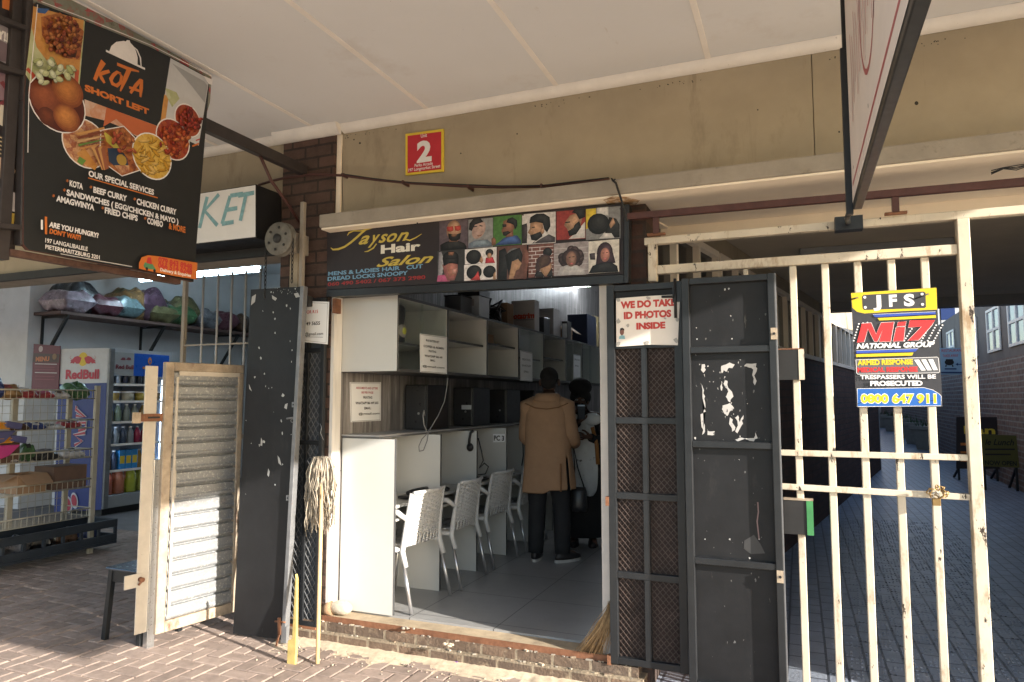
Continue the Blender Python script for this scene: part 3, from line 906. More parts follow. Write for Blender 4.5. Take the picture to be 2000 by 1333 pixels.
for r in range(8):
    A.line(zz(z, [(1314, 352 + r * 24), (1474, 340 + r * 24)]), 1.0, W_)
    for c in range(3): A.line(zz(z, [(1335 + c * 52 + (r % 2) * 24, 350 + r * 24), (1335 + c * 52 + (r % 2) * 24, 374 + r * 24)]), 1.0, W_, True)
oval(1436, 380, 30, 30, K); blob([(1355, 480), (1370, 420), (1410, 392), (1445, 400), (1462, 430), (1440, 470), (1395, 490), (1370, 520)], flatp((.06, .035, .03))); blob([(1385, 490), (1440, 465), (1462, 450), (1465, 490), (1440, 530), (1400, 535)], S2); blob([(1350, 540), (1365, 500), (1400, 510), (1420, 540)], K); blob([(1430, 535), (1465, 480), (1472, 540)], K)
pic(1478, 325, 1702, 536, flatp((.32, .29, .29)))
for c in range(5): A.line(zz(z, [(1480, 360 + c * 36), (1700, 345 + c * 36)]), .9, GR)
for _ in range(16):
    a = random.uniform(0, 6.28); oval(1590 + 58 * math.cos(a), 415 + 52 * math.sin(a), 27, 26, flatp((.035, .022, .022)))
oval(1590, 415, 62, 56, flatp((.035, .022, .022))); blob([(1500, 530), (1520, 480), (1560, 465), (1630, 465), (1670, 490), (1690, 526)], GR); oval(1592, 425, 34, 50, flatp((.22, .12, .085))); blob([(1575, 412), (1588, 410), (1588, 415), (1576, 417)], K); blob([(1600, 408), (1614, 408), (1613, 413), (1600, 413)], K); oval(1594, 455, 12, 6, flatp((.35, .10, .09)))
pic(1704, 312, 1903, 520, flatp((.58, .54, .48)))
blob([(1710, 390), (1745, 385), (1748, 430), (1715, 430)], INK['dark']); oval(1810, 385, 52, 70, flatp((.03, .02, .028))); blob([(1760, 390), (1862, 380), (1880, 450), (1750, 470)], flatp((.03, .02, .028))); blob([(1705, 518), (1730, 470), (1785, 450), (1850, 445), (1890, 470), (1898, 508)], K); oval(1812, 398, 30, 46, flatp((.36, .17, .13))); blob([(1795, 385), (1807, 384), (1807, 388), (1795, 389)], K); blob([(1818, 382), (1832, 382), (1831, 386), (1818, 387)], K); oval(1812, 425, 13, 6, flatp((.42, .12, .11)))
for sx in (716, 898, 1108, 1308, 1476, 1702): pass
for p in ((594, 190), (1912, 100), (1912, 295), (1908, 510), (1280, 140)): oval(p[0], p[1], 5, 5, INK['dark'])
A.build('printed_panel', t)
A = Art((0, 3.925, 0), (0, -1, 0))
A.slab([(638, 567), (1218, 537), (1218, 553), (637, 580)], .07, M_black2); A.build('lower_rail', t)
A.mb = MB(); A.slab([(1219, 400), (1229, 399), (1227, 552), (1219, 553)], .07, M_black2); A.build('end_rail', t)

# market name box
t = thing('market_sign_box', 'white box sign with pale blue hand-painted market lettering and black end', 'sign', (-3.8, 3.75, 2.9))
A = Art((0, 3.70, 0), (0, -1, 0))
bx = [(180, 410), (500, 360), (500, 465), (180, 500)]
b = MB(); pts = [A.P(x, y, 0) for x, y in bx]; b.prism(pts, (0, .26, 0), M_black); b.build('box', t, .004)
A.poly([(182, 411), (499, 362), (499, 463), (182, 498)], mat('painted_white_board', (.76, .75, .73), .6, var=.07, vs=3, dirt=((.42, .40, .36), .64, .8, 5)))
tq = mat('pale_blue_sign_paint', (.22, .42, .46), .6, var=.25, vs=30)
for st in ([(352, 386), (362, 384), (372, 392), (366, 410), (350, 416)], [(350, 388), (346, 456)], [(356, 416), (380, 452)],
           [(405, 385), (390, 446)], [(428, 380), (400, 412), (425, 441)], [(450, 383), (434, 438)], [(450, 383), (475, 379)], [(441, 411), (464, 407)], [(434, 438), (457, 434)],
           [(466, 383), (497, 377)], [(481, 381), (470, 432)], [(318, 392), (300, 460)], [(322, 392), (338, 458)], [(308, 434), (334, 431)], [(250, 462), (256, 404), (272, 440), (288, 398), (292, 456)]):
    A.line(st, 8.5, tq)
A.build('painted_face', t)

# ------------------------------------------------ projecting menu board
KX = -3.13
t = thing('food_sign_board', 'black projecting takeaway board with orange brush lettering and round food pictures', 'sign', (KX, 2.45, 2.25))
A = Art((KX, 0, 0), (1, 0, 0), .00003)
fz, fa = Z((0, 0), .42), Z((0, 0), .21)
out = [(72, 5), (166, 41), (290, 91), (333, 112), (400, 148), (409, 160), (406, 200), (378, 551), (300, 533), (180, 512), (90, 494), (56, 488), (47, 478), (46, 470), (48, 187), (65, 12)]
blk = flat((.022, .024, .025), .4)
A.slab(out, .025, mat('board_edge_wood', (.10, .045, .035), .8, var=.3)); A.poly(out, blk)
F1 = food('print_bean_curry', [(.05, .012, .008), (.20, .05, .02), (.34, .10, .03), (.45, .17, .04), (.12, .03, .015)], 55)
F2 = food('print_bread', [(.50, .22, .05), (.60, .30, .08), (.42, .14, .03)], 26)
F3 = food('print_fried_chips', [(.45, .20, .02), (.62, .36, .05), (.70, .46, .10), (.40, .15, .02)], 48)
F4 = food('print_red_stew', [(.12, .012, .01), (.28, .03, .015), (.40, .08, .02), (.18, .02, .012)], 75)
F5 = food('print_sandwich', [(.50, .20, .08), (.62, .36, .18), (.30, .08, .04), (.72, .55, .40)], 40)
F6 = food('print_dough_ball', [(.22, .05, .02), (.40, .13, .03), (.52, .20, .05)], 9)
F7 = food('print_pale_green', [(.30, .34, .14), (.46, .48, .26), (.60, .60, .44)], 18)
F8 = food('print_pale_cream', [(.62, .52, .44), (.55, .24, .12), (.66, .58, .54)], 16)
WH, OR = flat((.80, .77, .75)), flat((.60, .17, .035))
A.poly([(66, 14), (166, 42), (153, 192), (170, 218), (160, 230), (62, 165), (50, 146)], F7)
A.poly(zz(fa, [(310, 60), (780, 190), (735, 700), (600, 640), (430, 560), (340, 440), (295, 260)]), F2)
A.poly(zz(fa, [(380, 160), (560, 120), (780, 290), (740, 560), (600, 540), (480, 470), (390, 330)]), F1)
A.poly(zz(fa, [(470, 400), (640, 470), (720, 470), (700, 540), (560, 510)]), flat((.06, .025, .015)))
A.poly(zz(fa, [(500, 380), (680, 450), (640, 500), (560, 460)]), flat((.55, .22, .04)))
A.poly(zz(fa, [(340, 75), (460, 85), (420, 130), (350, 120)]), flat((.05, .12, .30)))
A.poly(zz(fa, [(700, 640), (735, 660), (725, 800), (690, 760)]), flat((.48, .10, .05)))
A.line(zz(fa, [(250, 640), (310, 700), (320, 770)]), 8, flat((.45, .07, .04)))
A.poly([(333, 114), (400, 150), (407, 165), (400, 210), (388, 285), (312, 248)], flat((.56, .57, .58)))
A.poly(zz(fa, [(1600, 590), (1900, 760), (1930, 800), (1905, 960), (1780, 800)]), flat((.36, .37, .38)))
A.poly(zz(fa, [(1525, 880), (1570, 900), (1540, 1110), (1495, 1120)]), F2)
A.poly(zz(fa, [(1540, 820), (1640, 860), (1670, 920), (1600, 1000), (1550, 900)]), F7)
A.poly([(165, 192), (312, 247), (306, 285), (268, 268), (240, 250), (205, 236), (165, 226)], F8)
A.poly(zz(fa, [(990, 1000), (1470, 1180), (1450, 1300), (1240, 1250), (1080, 1110), (960, 1180)]), flat((.50, .13, .05)))
A.poly([(166, 42), (332, 113), (311, 248), (153, 190)], blk)
# cloche
A.poly(zz(fa, [(1015, 480), (1035, 430), (1080, 392), (1150, 382), (1170, 388), (1180, 374), (1205, 378), (1212, 400), (1240, 430), (1265, 480), (1280, 540), (1278, 610)]), WH)
A.line(zz(fa, [(1228, 425), (1275, 470), (1305, 540), (1312, 622)]), [1.5, 3.2, 3.4, 2], WH)
A.line(zz(fa, [(985, 474), (1348, 644)]), 4, WH)
for pts, wd in (([(962, 575), (915, 660), (880, 748)], (11, 8, 7)), ([(1018, 664), (960, 680), (918, 700)], (6, 7, 5)), ([(925, 692), (945, 730), (972, 775)], (5, 8, 5)),
                ([(1125, 690), (1090, 672), (1055, 700), (1030, 740), (1045, 780), (1085, 800), (1120, 770), (1130, 710), (1108, 680)], (5, 6, 7, 8, 8, 7, 6, 6, 4)),
                ([(1088, 598), (1190, 640), (1292, 668)], (6, 7, 3)), ([(1205, 640), (1165, 730), (1118, 850)], (9, 9, 3)),
                ([(1308, 745), (1260, 800), (1212, 868)], (6, 7, 5)), ([(1318, 740), (1312, 820), (1305, 905)], (6, 8, 4)), ([(1200, 815), (1260, 835), (1322, 858)], (5, 6, 4))):
    A.line(zz(fa, pts), wd, OR)
A.txt('SHORT LEFT', *fa(787, 842), fa(1385, 0)[0], 11.5, OR, .055, rot=.05)
def orb(cx, cy, r, c0, c1, n=7):
    for i in range(n):
        f = i / (n - 1); A.circ(cx - r * .12 * f, cy - r * .22 * f, r * (1 - .72 * f), mat('orb_%.3f_%.3f_%d' % (c0[0], c1[0], i), tuple(a + (b_ - a) * f for a, b_ in zip(c0, c1)), .4, var=.16, vs=45))
def ringpic(cx, cy, r, m_): A.circ(cx, cy, r + 2.4, WH); A.circ(cx, cy, r, m_)
ringpic(167, 281, 46, F5); A.poly([(150, 300), (165, 290), (190, 325), (185, 333), (160, 318)], F2); A.poly([(155, 306), (168, 314), (160, 324), (150, 316)], flat((.12, .25, .05)))
ringpic(367, 236, 30, F4); ringpic(338, 273, 38, F4)
hx = zz(fz, [(466, 605), (575, 586), (628, 640), (680, 760), (650, 795), (567, 822), (492, 768), (462, 690)])
A.poly(hx, WH); cx_, cy_ = sum(p[0] for p in hx) / 8, sum(p[1] for p in hx) / 8
A.poly([(cx_ + (p[0] - cx_) * .95, cy_ + (p[1] - cy_) * .96) for p in hx], F1)
A.poly(zz(fz, [(480, 610), (520, 640), (555, 690), (540, 700), (495, 660)]), flat((.55, .46, .08))); A.poly(zz(fz, [(500, 690), (560, 690), (590, 740), (600, 790), (560, 800), (505, 750)]), flat((.03, .05, .09))); A.circ(*fz(565, 745), 11, flat((.42, .26, .05))); A.poly(zz(fz, [(530, 770), (600, 770), (600, 800), (560, 810)]), F5)
ringpic(113, 202, 55, flat((.09, .022, .015)))
orb(88, 190, 33, (.15, .038, .02), (.30, .085, .035)); orb(92, 228, 18, (.09, .024, .014), (.17, .045, .022)); orb(132, 178, 32, (.22, .06, .02), (.50, .19, .05)); orb(130, 231, 27, (.22, .06, .022), (.55, .22, .06))
ringpic(297, 306, 43, F3)
A.line([(382, 275), (390, 272)], 2, INK['red']); A.line([(375, 286), (388, 281)], 3, OR)
def pieces(test, box, n, L, Wd, cols, hi=.45):
    """printed food seen close: many separate overlapping bits, each with a lighter upper side"""
    x0, y0, x1, y1 = box; k = 0
    while k < n:
        x, y = random.uniform(x0, x1), random.uniform(y0, y1)
        if not test(x, y): k += .2; continue
        k += 1
        a, l_, w_ = random.uniform(0, 3.14), L * random.uniform(.6, 1.2), Wd * random.uniform(.7, 1.2); c = random.choice(cols)
        sh = lambda f, dx, dy: [(x + dx + f * (l_ * math.cos(t_) * math.cos(a) - w_ * math.sin(t_) * math.sin(a)), y + dy + f * (l_ * math.cos(t_) * math.sin(a) + w_ * math.sin(t_) * math.cos(a))) for t_ in [R(45 * q_) for q_ in range(8)]]
        A.poly(sh(1.15, .5, .9), flat(tuple(round(v * .45, 3) for v in c))); A.poly(sh(1, 0, 0), flat(c)); A.poly(sh(.5, -w_ * .15, -w_ * .3), flat(tuple(round(min(.8, v * (1 + hi)), 3) for v in c)))
inc = lambda cx, cy, r, k=.86: (lambda x, y: ((x - cx) / (r * .88 * k)) ** 2 + ((y - cy) / (r * k)) ** 2 < 1)
pieces(inc(297, 306, 43, .84), (262, 264, 332, 348), 60, 9.5, 2.6, [(.58, .34, .05), (.66, .42, .09), (.50, .26, .03), (.62, .40, .12)], .2)
pieces(inc(338, 273, 38, .84), (305, 238, 371, 308), 55, 5.5, 3.0, [(.28, .04, .015), (.36, .07, .02), (.20, .02, .012), (.44, .13, .04)], .5)
pieces(inc(367, 236, 30, .82), (340, 210, 394, 264), 42, 5, 2.8, [(.22, .02, .015), (.30, .035, .02), (.13, .015, .01)], .6)
pieces(lambda x, y: ((x - 118) / 34) ** 2 + ((y - 72) / 40) ** 2 < 1, (84, 32, 152, 112), 95, 5, 3.4, [(.20, .045, .02), (.28, .08, .03), (.12, .025, .015), (.34, .13, .04)], .5)
pieces(lambda x, y: 64 < x < 150 and 118 < y < 165 and y > 100 + (x - 60) * .45, (62, 112, 150, 168), 26, 9, 5, [(.30, .33, .14), (.42, .44, .24), (.50, .52, .36)], .25)
for k_ in range(5):
    yy_ = 262 + k_ * 7; A.poly([(140 + k_ * 2, yy_), (196 - k_, yy_ - 12 + k_), (198, yy_ - 8), (146, yy_ + 5)], flat([(.52, .26, .09), (.20, .06, .03), (.56, .34, .16), (.12, .20, .05), (.50, .24, .08)][k_]))
for k_ in range(4): A.poly([(172 + k_ * 6, 290 + k_), (178 + k_ * 6, 286), (200 + k_ * 2, 330), (192 + k_ * 2, 334)], flat([(.56, .30, .11), (.24, .08, .04), (.54, .28, .10), (.30, .10, .05)][k_]))
pieces(lambda x, y: 212 < x < 258 and 255 < y < 300, (212, 255, 258, 300), 26, 5, 3, [(.30, .06, .03), (.40, .14, .05), (.20, .04, .02)], .4)
T = WH
A.txt('OUR SPECIAL SERVICES', 165, 345.5, 300.5, 11, T, .035, rot=.022); A.line([(164, 349), (300.5, 388)], 2.2, OR)
def seg(y0, x0, parts, cap=11):
    for s_, xa, xb, m_ in parts:
        xa, xb = xa * .42, xb * .42
        yb = y0 + (xa - x0) * ((CY + 112 - y0) / (1560 - x0) - .02) + (3 if s_ == '*' else 0)
        if s_ == '*':
            for a in (0, 60, 120): A.line([((xa + xb) / 2 + 2.7 * math.cos(R(a + 90)), yb - 11 + 3 * math.sin(R(a + 90))), ((xa + xb) / 2 - 2.7 * math.cos(R(a + 90)), yb - 11 - 3 * math.sin(R(a + 90)))], 1.1, m_, a > 0)
            continue
        A.txt(s_, xa, yb, xb, cap * (2.0 if s_ == '*' else 1), m_, .04, rot=0 if s_ == '*' else .018)
seg(364.5, 127, [('*', 287, 301, OR), ('KOTA', 304, 385, T), ('*', 397, 411, OR), ('BEEF CURRY', 415, 590, T), ('*', 602, 615, OR), ('CHICKEN CURRY', 617, 820, T)])
seg(382.5, 121, [('*', 273, 288, OR), ('SANDWICHES ( EGG/CHICKEN & MAYO )', 290, 829, T)])
seg(394, 101, [('*', 222, 238, OR), ('AMAGWINYA', 242, 438, T), ('*', 452, 466, OR), ('FRIED CHIPS', 468, 640, T), ('*', 650, 664, OR), ('COMBO', 666, 757, T), ('& MORE', 766, 862, OR)])
A.txt('ARE YOU HUNGRY?', 87, 444, 192.5, 9.5, T, .045, .1); A.txt("DON'T WAIT!", 88, 457, 157.5, 9, OR, .045, .1)
A.line([(73.5, 431), (73.5, 450)], 4, T); A.line([(81.5, 425), (81.5, 459)], 4.5, OR)
A.txt('197 LANGALIBALELE', 80, 474.5, 171, 8, T, .02); A.txt('PIETERMARITZBURG 3201', 80, 487, 194.5, 8, T, .02)
A.poly(zz(fz, [(627, 1252), (628, 1225), (640, 1200), (670, 1190), (720, 1195), (900, 1225), (896, 1302), (800, 1288), (700, 1268)]), OR)
A.txt('079 843 8948', fz(717, 0)[0], fz(0, 1222)[1], fz(893, 0)[0], 10, INK['red'], .05); A.txt('066 514 6248', fz(716, 0)[0], fz(0, 1246)[1], fz(893, 0)[0], 10, INK['red'], .05)
A.txt('Delivery & Enquiries', fz(727, 0)[0], fz(0, 1263)[1], fz(888, 0)[0], 6, T, .03)
A.poly(zz(fz, [(648, 1240), (655, 1222), (690, 1230), (708, 1258), (690, 1256), (655, 1250)]), flat((.10, .25, .12))); A.circ(*fz(664, 1252), 3, INK['black']); A.circ(*fz(700, 1262), 3, INK['black']); A.poly(zz(fz, [(668, 1200), (684, 1200), (688, 1232), (662, 1226)]), INK['red'])
A.line([(65, 12), (48, 187), (46, 300)], 1.4, T); A.line([(72, 6), (166, 41.5), (290, 92), (400, 148)], 1.5, T); A.line([(110, 497), (180, 510), (250, 522)], 1.6, GR)
A.poly([(390, 150), (408, 158), (407, 168), (400, 166)], T)
A.build('printed_panel', t)
A = Art((KX - .045, 0, 0), (1, 0, 0), .0006)
old = [(64, -22), (136, -4), (150, 2), (240, 50), (330, 98), (413, 150), (410, 200), (380, 300), (70, 200)]
A.slab(old, .02, M_dim_wall); A.poly(old, food('old_faded_print', [(.10, .10, .07), (.30, .30, .24), (.24, .25, .19), (.45, .06, .07), (.42, .40, .36)], 22))
A.line([(136, -3), (240, 49), (330, 97), (413, 149)], 4, M_strip)
A.build('backing_board', t)
b = MB()
p0 = Vector((KX - .02, 1.95, 3.2)); b.bar((KX - .09, 1.2, 3.22), (KX - .09, 3.96, 3.22), .05, .075, M_dbrown); b.build('bracket_arm', t, .004)
b = MB(); b.tube([(KX - .09, 3.50, 3.2), (KX - .09, 3.62, 3.05), (KX - .09, 3.80, 2.93), (KX - .09, 3.955, 2.80)], .011, M_maroon, 6); b.build('brace', t)
b = MB(); b.bar((KX - .06, 1.93, 2.2), (KX - .06, 1.93, 3.42), .05, .05, M_dbrown); b.build('side_post', t, .004)
b = MB(); b.bar((KX - .045, 1.95, 2.235), (KX - .045, 2.86, 2.245), .04, .03, mat('dull_rust_rail', (.085, .045, .034), .8, var=.4, vs=18)); b.build('bottom_rail', t, .004)

# neighbouring board at the frame edge
t = thing('picture_sign_board', 'beauty picture board in a dark steel frame, beside the black takeaway board', 'sign', (KX - .1, 1.7, 2.2))
A = Art((KX - .06, 0, 0), (1, 0, 0), .0005)
o2 = [(-160, -60), (42, -40), (42, 330), (30, 470), (-160, 440)]
A.slab([(-160, -160), (44, -60), (40, 330), (28, 500), (-160, 470)], .02, M_dark); A.poly([(-160, -160), (44, -60), (40, 330), (28, 500), (-160, 470)], INK['dark'])
A.poly([(4, -10), (20, -4), (20, 22), (4, 16)], INK['orange']); A.poly([(-60, 20), (38, 66), (38, 138), (-60, 90)], flat((.30, .27, .29))); A.poly([(-60, 120), (36, 148), (36, 200), (-60, 190)], flat((.24, .16, .19)))
A.txt('LY!!!', -14, 70, 21, 17, WH, .05); A.circ(2, 100, 20, flat((.16, .12, .14)))
A.line([(2, 160), (14, 178), (10, 200), (-10, 210)], 9, flat((.18, .04, .05))); A.poly([(0, 205), (20, 210), (26, 222), (8, 250), (-8, 240)], flat((.55, .50, .42)))
A.circ(22, 278, 14, flat((.45, .36, .22))); A.circ(22, 278, 11, INK['dark'])
for k in range(5): A.line([(-4, 268 + k * 8), (8, 272 + k * 8)], 3, flat((.45, .36, .22)))
A.poly([(-20, 305), (10, 310), (29, 335), (20, 350), (-20, 350)], flat((.52, .38, .27))); A.poly([(-20, 360), (28, 378), (28, 415), (-20, 402)], flat((.45, .42, .43))); A.poly([(-20, 410), (26, 418), (24, 440), (-20, 430)], flat((.42, .30, .06)))
A.poly([(-12, 455), (18, 462), (6, 480), (-12, 476)], INK['red']); A.txt('ASK', -14, 470, -2, 8, WH, .03) if False else None
A.build('printed_panel', t)
b = MB()
q = lambda px, py: atx(px, py, KX - .03)
for a_, c_ in (((56, -90), (45, 200)), ((45, 200), (40, 480))): b.bar(q(*a_), q(*c_), .03, .045, M_dbrown, (0, 1, 0))
b.build('side_post', t, .004)
for a_, c_ in (((-160, -25), (54, 60)), ((-160, 90), (46, 146)), ((-160, 425), (42, 446))): b = MB(); b.bar(q(*a_), q(*c_), .024, .045, M_dbrown, (0, 0, 1)); b.build('cross_rail', t, .004)

# ------------------------------------------------ right-hand hanging sign
t = thing('hanging_sign_box', 'dark framed hanging box sign with pink lettering, seen edge-on above the gate', 'sign', (.27, 2.4, 2.34))
b = MB(); b.box((.2205, .95, 2.335), (.252, 2.99, 3.46), M_black2); b.build('box', t, .004)
A = Art((.219, 0, 0), (-1, 0, 0), .0004)
M_pink = flat((.66, .44, .42)); M_pinkred = flat((.40, .08, .10))
def fp(y, z_): return Vector((.219 - A.k * .0004, y - .4, z_))
def fpoly(pts, m_): A.lift(); A.mb.poly([fp(*p) for p in pts], m_)
fpoly([(3.38, 2.36), (1.02, 2.36), (1.02, 3.44), (3.38, 3.44)], mat('sunfaded_white_sign_face', (.74, .66, .62), .5, var=.06, vs=3))
def fband(pts, wd, m_):
    A.lift(); P_ = [fp(*p) for p in pts]; n = len(P_); L, Q = [], []
    for i in range(n):
        d = (P_[min(i + 1, n - 1)] - P_[max(i - 1, 0)]).normalized(); h = Vector((1, 0, 0)).cross(d) * wd / 2; L.append(P_[i] + h); Q.append(P_[i] - h)
    A.mb.add(L + Q, [(i, i + 1, n + i + 1, n + i) for i in range(n - 1)], m_)
fband([(3.34, 2.42), (1.0, 2.42)], .016, M_pinkred)
for y0, z0, ry, rz in ((2.6, 2.80, .22, .24), (1.62, 2.9, .30, .30)):
    fband([(y0 + ry * math.cos(a), z0 + rz * math.sin(a)) for a in [R(15 * k) for k in range(25)]], .045 if y0 < 2 else .018, M_pinkred)
for k in range(14):
    y0 = 3.2 - k * .085
    fband([(y0, 2.62 + .04 * (k % 3)), (y0 - .03, 2.78), (y0 - .01, 2.95 - .05 * (k % 2))], .012, M_pinkred)
for y0, z0 in ((3.18, 2.44), (2.6, 2.44), (3.18, 3.36)): fband([(y0, z0), (y0 - .012, z0)], .012, M_dark)
A.build('printed_face', t)
b = MB(); b.box((.196, 2.992, 2.32), (.222, 3.02, 3.00), M_black2); b.box((.205, 2.991, 3.0), (.245, 3.018, 3.50), M_black2); b.build('hanger_bar', t, .003)
b = MB(); b.tube([(.21, 3.01, 2.34), (.225, 3.4, 2.40), (.262, 3.93, 2.50)], .012, M_black2, 8); b.box((.20, 3.90, 2.46), (.33, 3.972, 2.53), M_black2); b.build('hanger_foot', t)

# pipes, cable, chain wheel
t = thing('roof_rail_pipe', 'maroon square steel rail running above the cream gate on short stubs', 'pipe', (.4, 3.95, 2.65))
b = MB(); p, q2 = aty(1226, 424, 3.94), aty(2000, 356, 3.94); b.bar(p, p + (q2 - p) * 1.6, .035, .038, M_maroon); b.build('rail', t, .003)
for px in (1281, 1748):
    pt = aty(px, 420 if px < 1500 else 380, 3.94)
    zt = p.z + (q2.z - p.z) * (pt.x - p.x) / (q2.x - p.x)
    b = MB(); b.bar((pt.x, 3.945, 2.535), (pt.x, 3.945, zt - .02), .032, .03, M_maroon, (1, 0, 0)); b.bar((pt.x - .05, 3.945, 2.532), (pt.x + .05, 3.945, 2.532), .03, .012, M_rust); b.build('stub', t)
t = thing('conduit_pipe', 'thin sagging maroon conduit strapped across the brick pier and beige fascia', 'pipe', (-2.4, 3.95, 3.1))
b = MB(); pts = [aty(x, y, 3.93) for x, y in ((505, 362), (530, 354), (565, 346), (610, 341), (668, 343), (730, 351), (800, 358), (900, 364), (980, 366), (1060, 364), (1140, 357), (1190, 350))]
b.tube(pts, .0095, M_maroon, 8); b.build('pipe', t)
b = MB(); b.tube([v + Vector((0, -.010, .009 - .004 * (i % 3))) for i, v in enumerate(pts[4:])], .0035, M_dark, 5); b.build('cable', t)
for px, py in ((672, 343), (788, 357), (915, 365), (1058, 364)):
    v = aty(px, py, 3.93); b = MB(); b.box((v.x - .006, 3.916, v.z - .012), (v.x + .006, 3.9695 if px < 700 else 3.999, v.z + .012), M_maroon); b.build('strap', t)
b = MB(); b.tube([aty(x, y, 3.80) for x, y in ((1196, 352), (1203, 358), (1210, 380), (1216, 398), (1222, 425), (1226, 432))], .007, M_dark, 6)
b.tube([aty(x, y, 3.80) for x, y in ((1194, 349), (1199, 353), (1202, 350))], .005, M_dark, 5)
tag(b.build('loose_cable'), 'loose black cable end hooked over the ledge at the end of the hair salon board', 'cable')
b = MB()
for k in range(4):
    b.tube([aty(x, y + k * 2.2 + random.uniform(-1, 1), 3.79 - k * .006) for x, y in ((1936, 334), (1960, 327 - k), (1985, 323 + k), (2060, 312 - k * 4))], .0024, M_dark, 5)
tag(b.build('cable_bundle'), 'bunch of black cables poking from the cream lintel at the right edge', 'cable')

t = thing('chain_wheel', 'round weathered grey chain wheel of a roller shutter mounted beside the brick pier', 'wheel', (-3.4, 3.7, 2.7))
c = aty(548, 468, 3.72); AXY = Matrix(((1, 0, 0), (0, 0, -1), (0, 1, 0)))
b = MB(); b.lathe(c, [(.0, .03), (.108, .03), (.115, .022), (.115, .012), (.10, .008), (.10, -.006), (.118, -.012), (.118, -.022), (.105, -.03), (0, -.03)], mat('weathered_wheel_metal', (.16, .15, .13), .6, .3, var=.3, vs=14), 28, axis=AXY)
b.build('wheel', t)
b = MB(); b.lathe(c + Vector((0, -.03, 0)), [(0, .02), (.022, .018), (.03, .005), (.032, -.01)], M_dark, 14, axis=AXY @ Matrix(((1, 0, 0), (0, -1, 0), (0, 0, -1))))
for k in range(6):
    a = R(60 * k + 20); b.ball(c + Vector((.075 * math.cos(a), -.036, .075 * math.sin(a))), .010, .006, .010, M_dark, 8, 5)
b.build('hub', t)
for side, L in ((-.112, .40), (.112, .30)):
    b = MB()
    for k in range(int(L / .03)):
        ctr = c + Vector((side, -.01, -.02 - k * .030)); ax = k % 2
        b.tube([ctr + (Vector((.007 * math.cos(a), 0, .019 * math.sin(a))) if ax else Vector((0, .007 * math.cos(a), .019 * math.sin(a)))) for a in [R(45 * j) for j in range(9)]], .003, M_dark, 5)
    b.build('chain', t)
b = MB(); b.box((c.x - .035, 3.86, 2.18), (c.x + .035, 3.93, 2.63), mat('grimy_beige_guide', (.33, .27, .19), .7, var=.25, vs=10)); b.box((c.x - .045, 3.70, 2.60), (c.x + .045, 3.96, 2.74), M_conc); b.box((c.x + .075, 3.82, 2.20), (c.x + .105, 3.85, 2.95), M_conc); b.box((c.x + .04, 3.86, 2.23), (c.x + .13, 3.92, 2.30), M_dark); b.build('guide_rail', t, .003)

t = thing('shade_board', 'added unseen white board at the canopy end, shading the paving by the market', 'sign', (3.48, 1.25, 2.64))  # board added out of view, its raked outline cut to shade the market paving
b = MB(); b.prism([(3.46, 1.44, 2.64), (3.46, 1.08, 2.64), (3.46, .44, 3.45), (3.46, 1.44, 3.45)], (.035, 0, 0), M_white_wall); b.build('board', t, .004)
b = MB(); b.tube([(3.478, 1.15, 3.4505), (3.478, 1.15, 3.52)], .01, M_dark, 6); b.build('hanger', t)
# ---------------------------------------------------------------- doors, gates and street-side things
def scuffs(A, n, px0, px1, py0, py1, m_, smin=2, smax=7, skew=0):
    for _ in range(n):
        y = random.uniform(py0, py1)
        x = random.uniform(px0, px1) + skew * (y - py0)
        r = random.uniform(smin, smax) * random.uniform(.4, 1)
        el = random.uniform(.25, .8)
        pts = []
        for k in range(7):
            a = 2 * math.pi * k / 7
            q = r * random.uniform(.45, 1.1)
            pts.append((x + q * el * math.cos(a), y + q * math.sin(a)))
        A.poly(pts, m_, True)
M_chip = flat((.40, .40, .39), .7)
# solid black leaf, swung open against the wall
t = thing('steel_door', 'plain black steel door leaf with chipped white flecks, leaning open beside the metal slat gate', 'door', (-3.4, 3.8, 0))
Y1 = 3.80
A = Art((0, Y1, 0), (0, -1, 0), .0003)
A.slab([(490, 566), (590, 560), (553, 1250), (455, 1238)], .03, M_black)
A.lift(); scuffs(A, 30, 492, 585, 585, 970, M_chip, 1.5, 5.5, -.05)
for pts in ([(492, 580), (500, 575), (498, 590), (490, 597)], [(531, 577), (541, 583), (538, 588), (532, 584)], [(574, 574), (582, 572), (586, 580), (578, 582)], [(486, 750), (491, 762), (492, 765), (487, 760)], [(557, 790), (562, 788), (560, 800), (555, 797)],
            [(542, 890), (546, 895), (550, 910), (544, 905)], [(510, 855), (513, 862), (512, 872), (509, 868)], [(524, 915), (527, 922), (525, 932), (522, 928)]):
    A.poly(pts, M_chip, True)
A.lift(); scuffs(A, 26, 520, 580, 560, 575, M_chip, 1, 3)
A.build('leaf_panel', t)
b = MB(); p, q = aty(594, 560, Y1 - .005), aty(556.5, 1251, Y1 - .005)
b.bar(p, q, .030, .045, M_edge, (1, 0, 0)); b.build('edge_frame', t, .003)
b = MB()
for px, py in ((577, 790), (566, 972)):
    v = aty(px, py, Y1 - .01); b.box((v.x - .02, v.y - .012, v.z - .02), (v.x + .012, v.y, v.z + .015), M_edge); b.box((v.x - .013, v.y - .0135, v.z - .008), (v.x - .003, v.y - .0125, v.z + .002), M_dark)
b.tube([aty(560, 818, Y1 - .02), aty(573, 816, Y1 - .02)], .006, M_edge, 6); b.tube([aty(571, 822, Y1 - .02) + Vector((.012 * math.cos(R(30 * k)), 0, .012 * math.sin(R(30 * k)))) for k in range(13)], .003, M_edge, 5)
b.build('lug', t)
b = MB(); b.tube([aty(545, 1207, Y1 - .035), aty(546, 1240, Y1 - .035)], .011, M_rust, 8); b.tube([aty(546, 1236, Y1 - .035), aty(534, 1283, Y1 - .06)], .007, M_rust, 8)
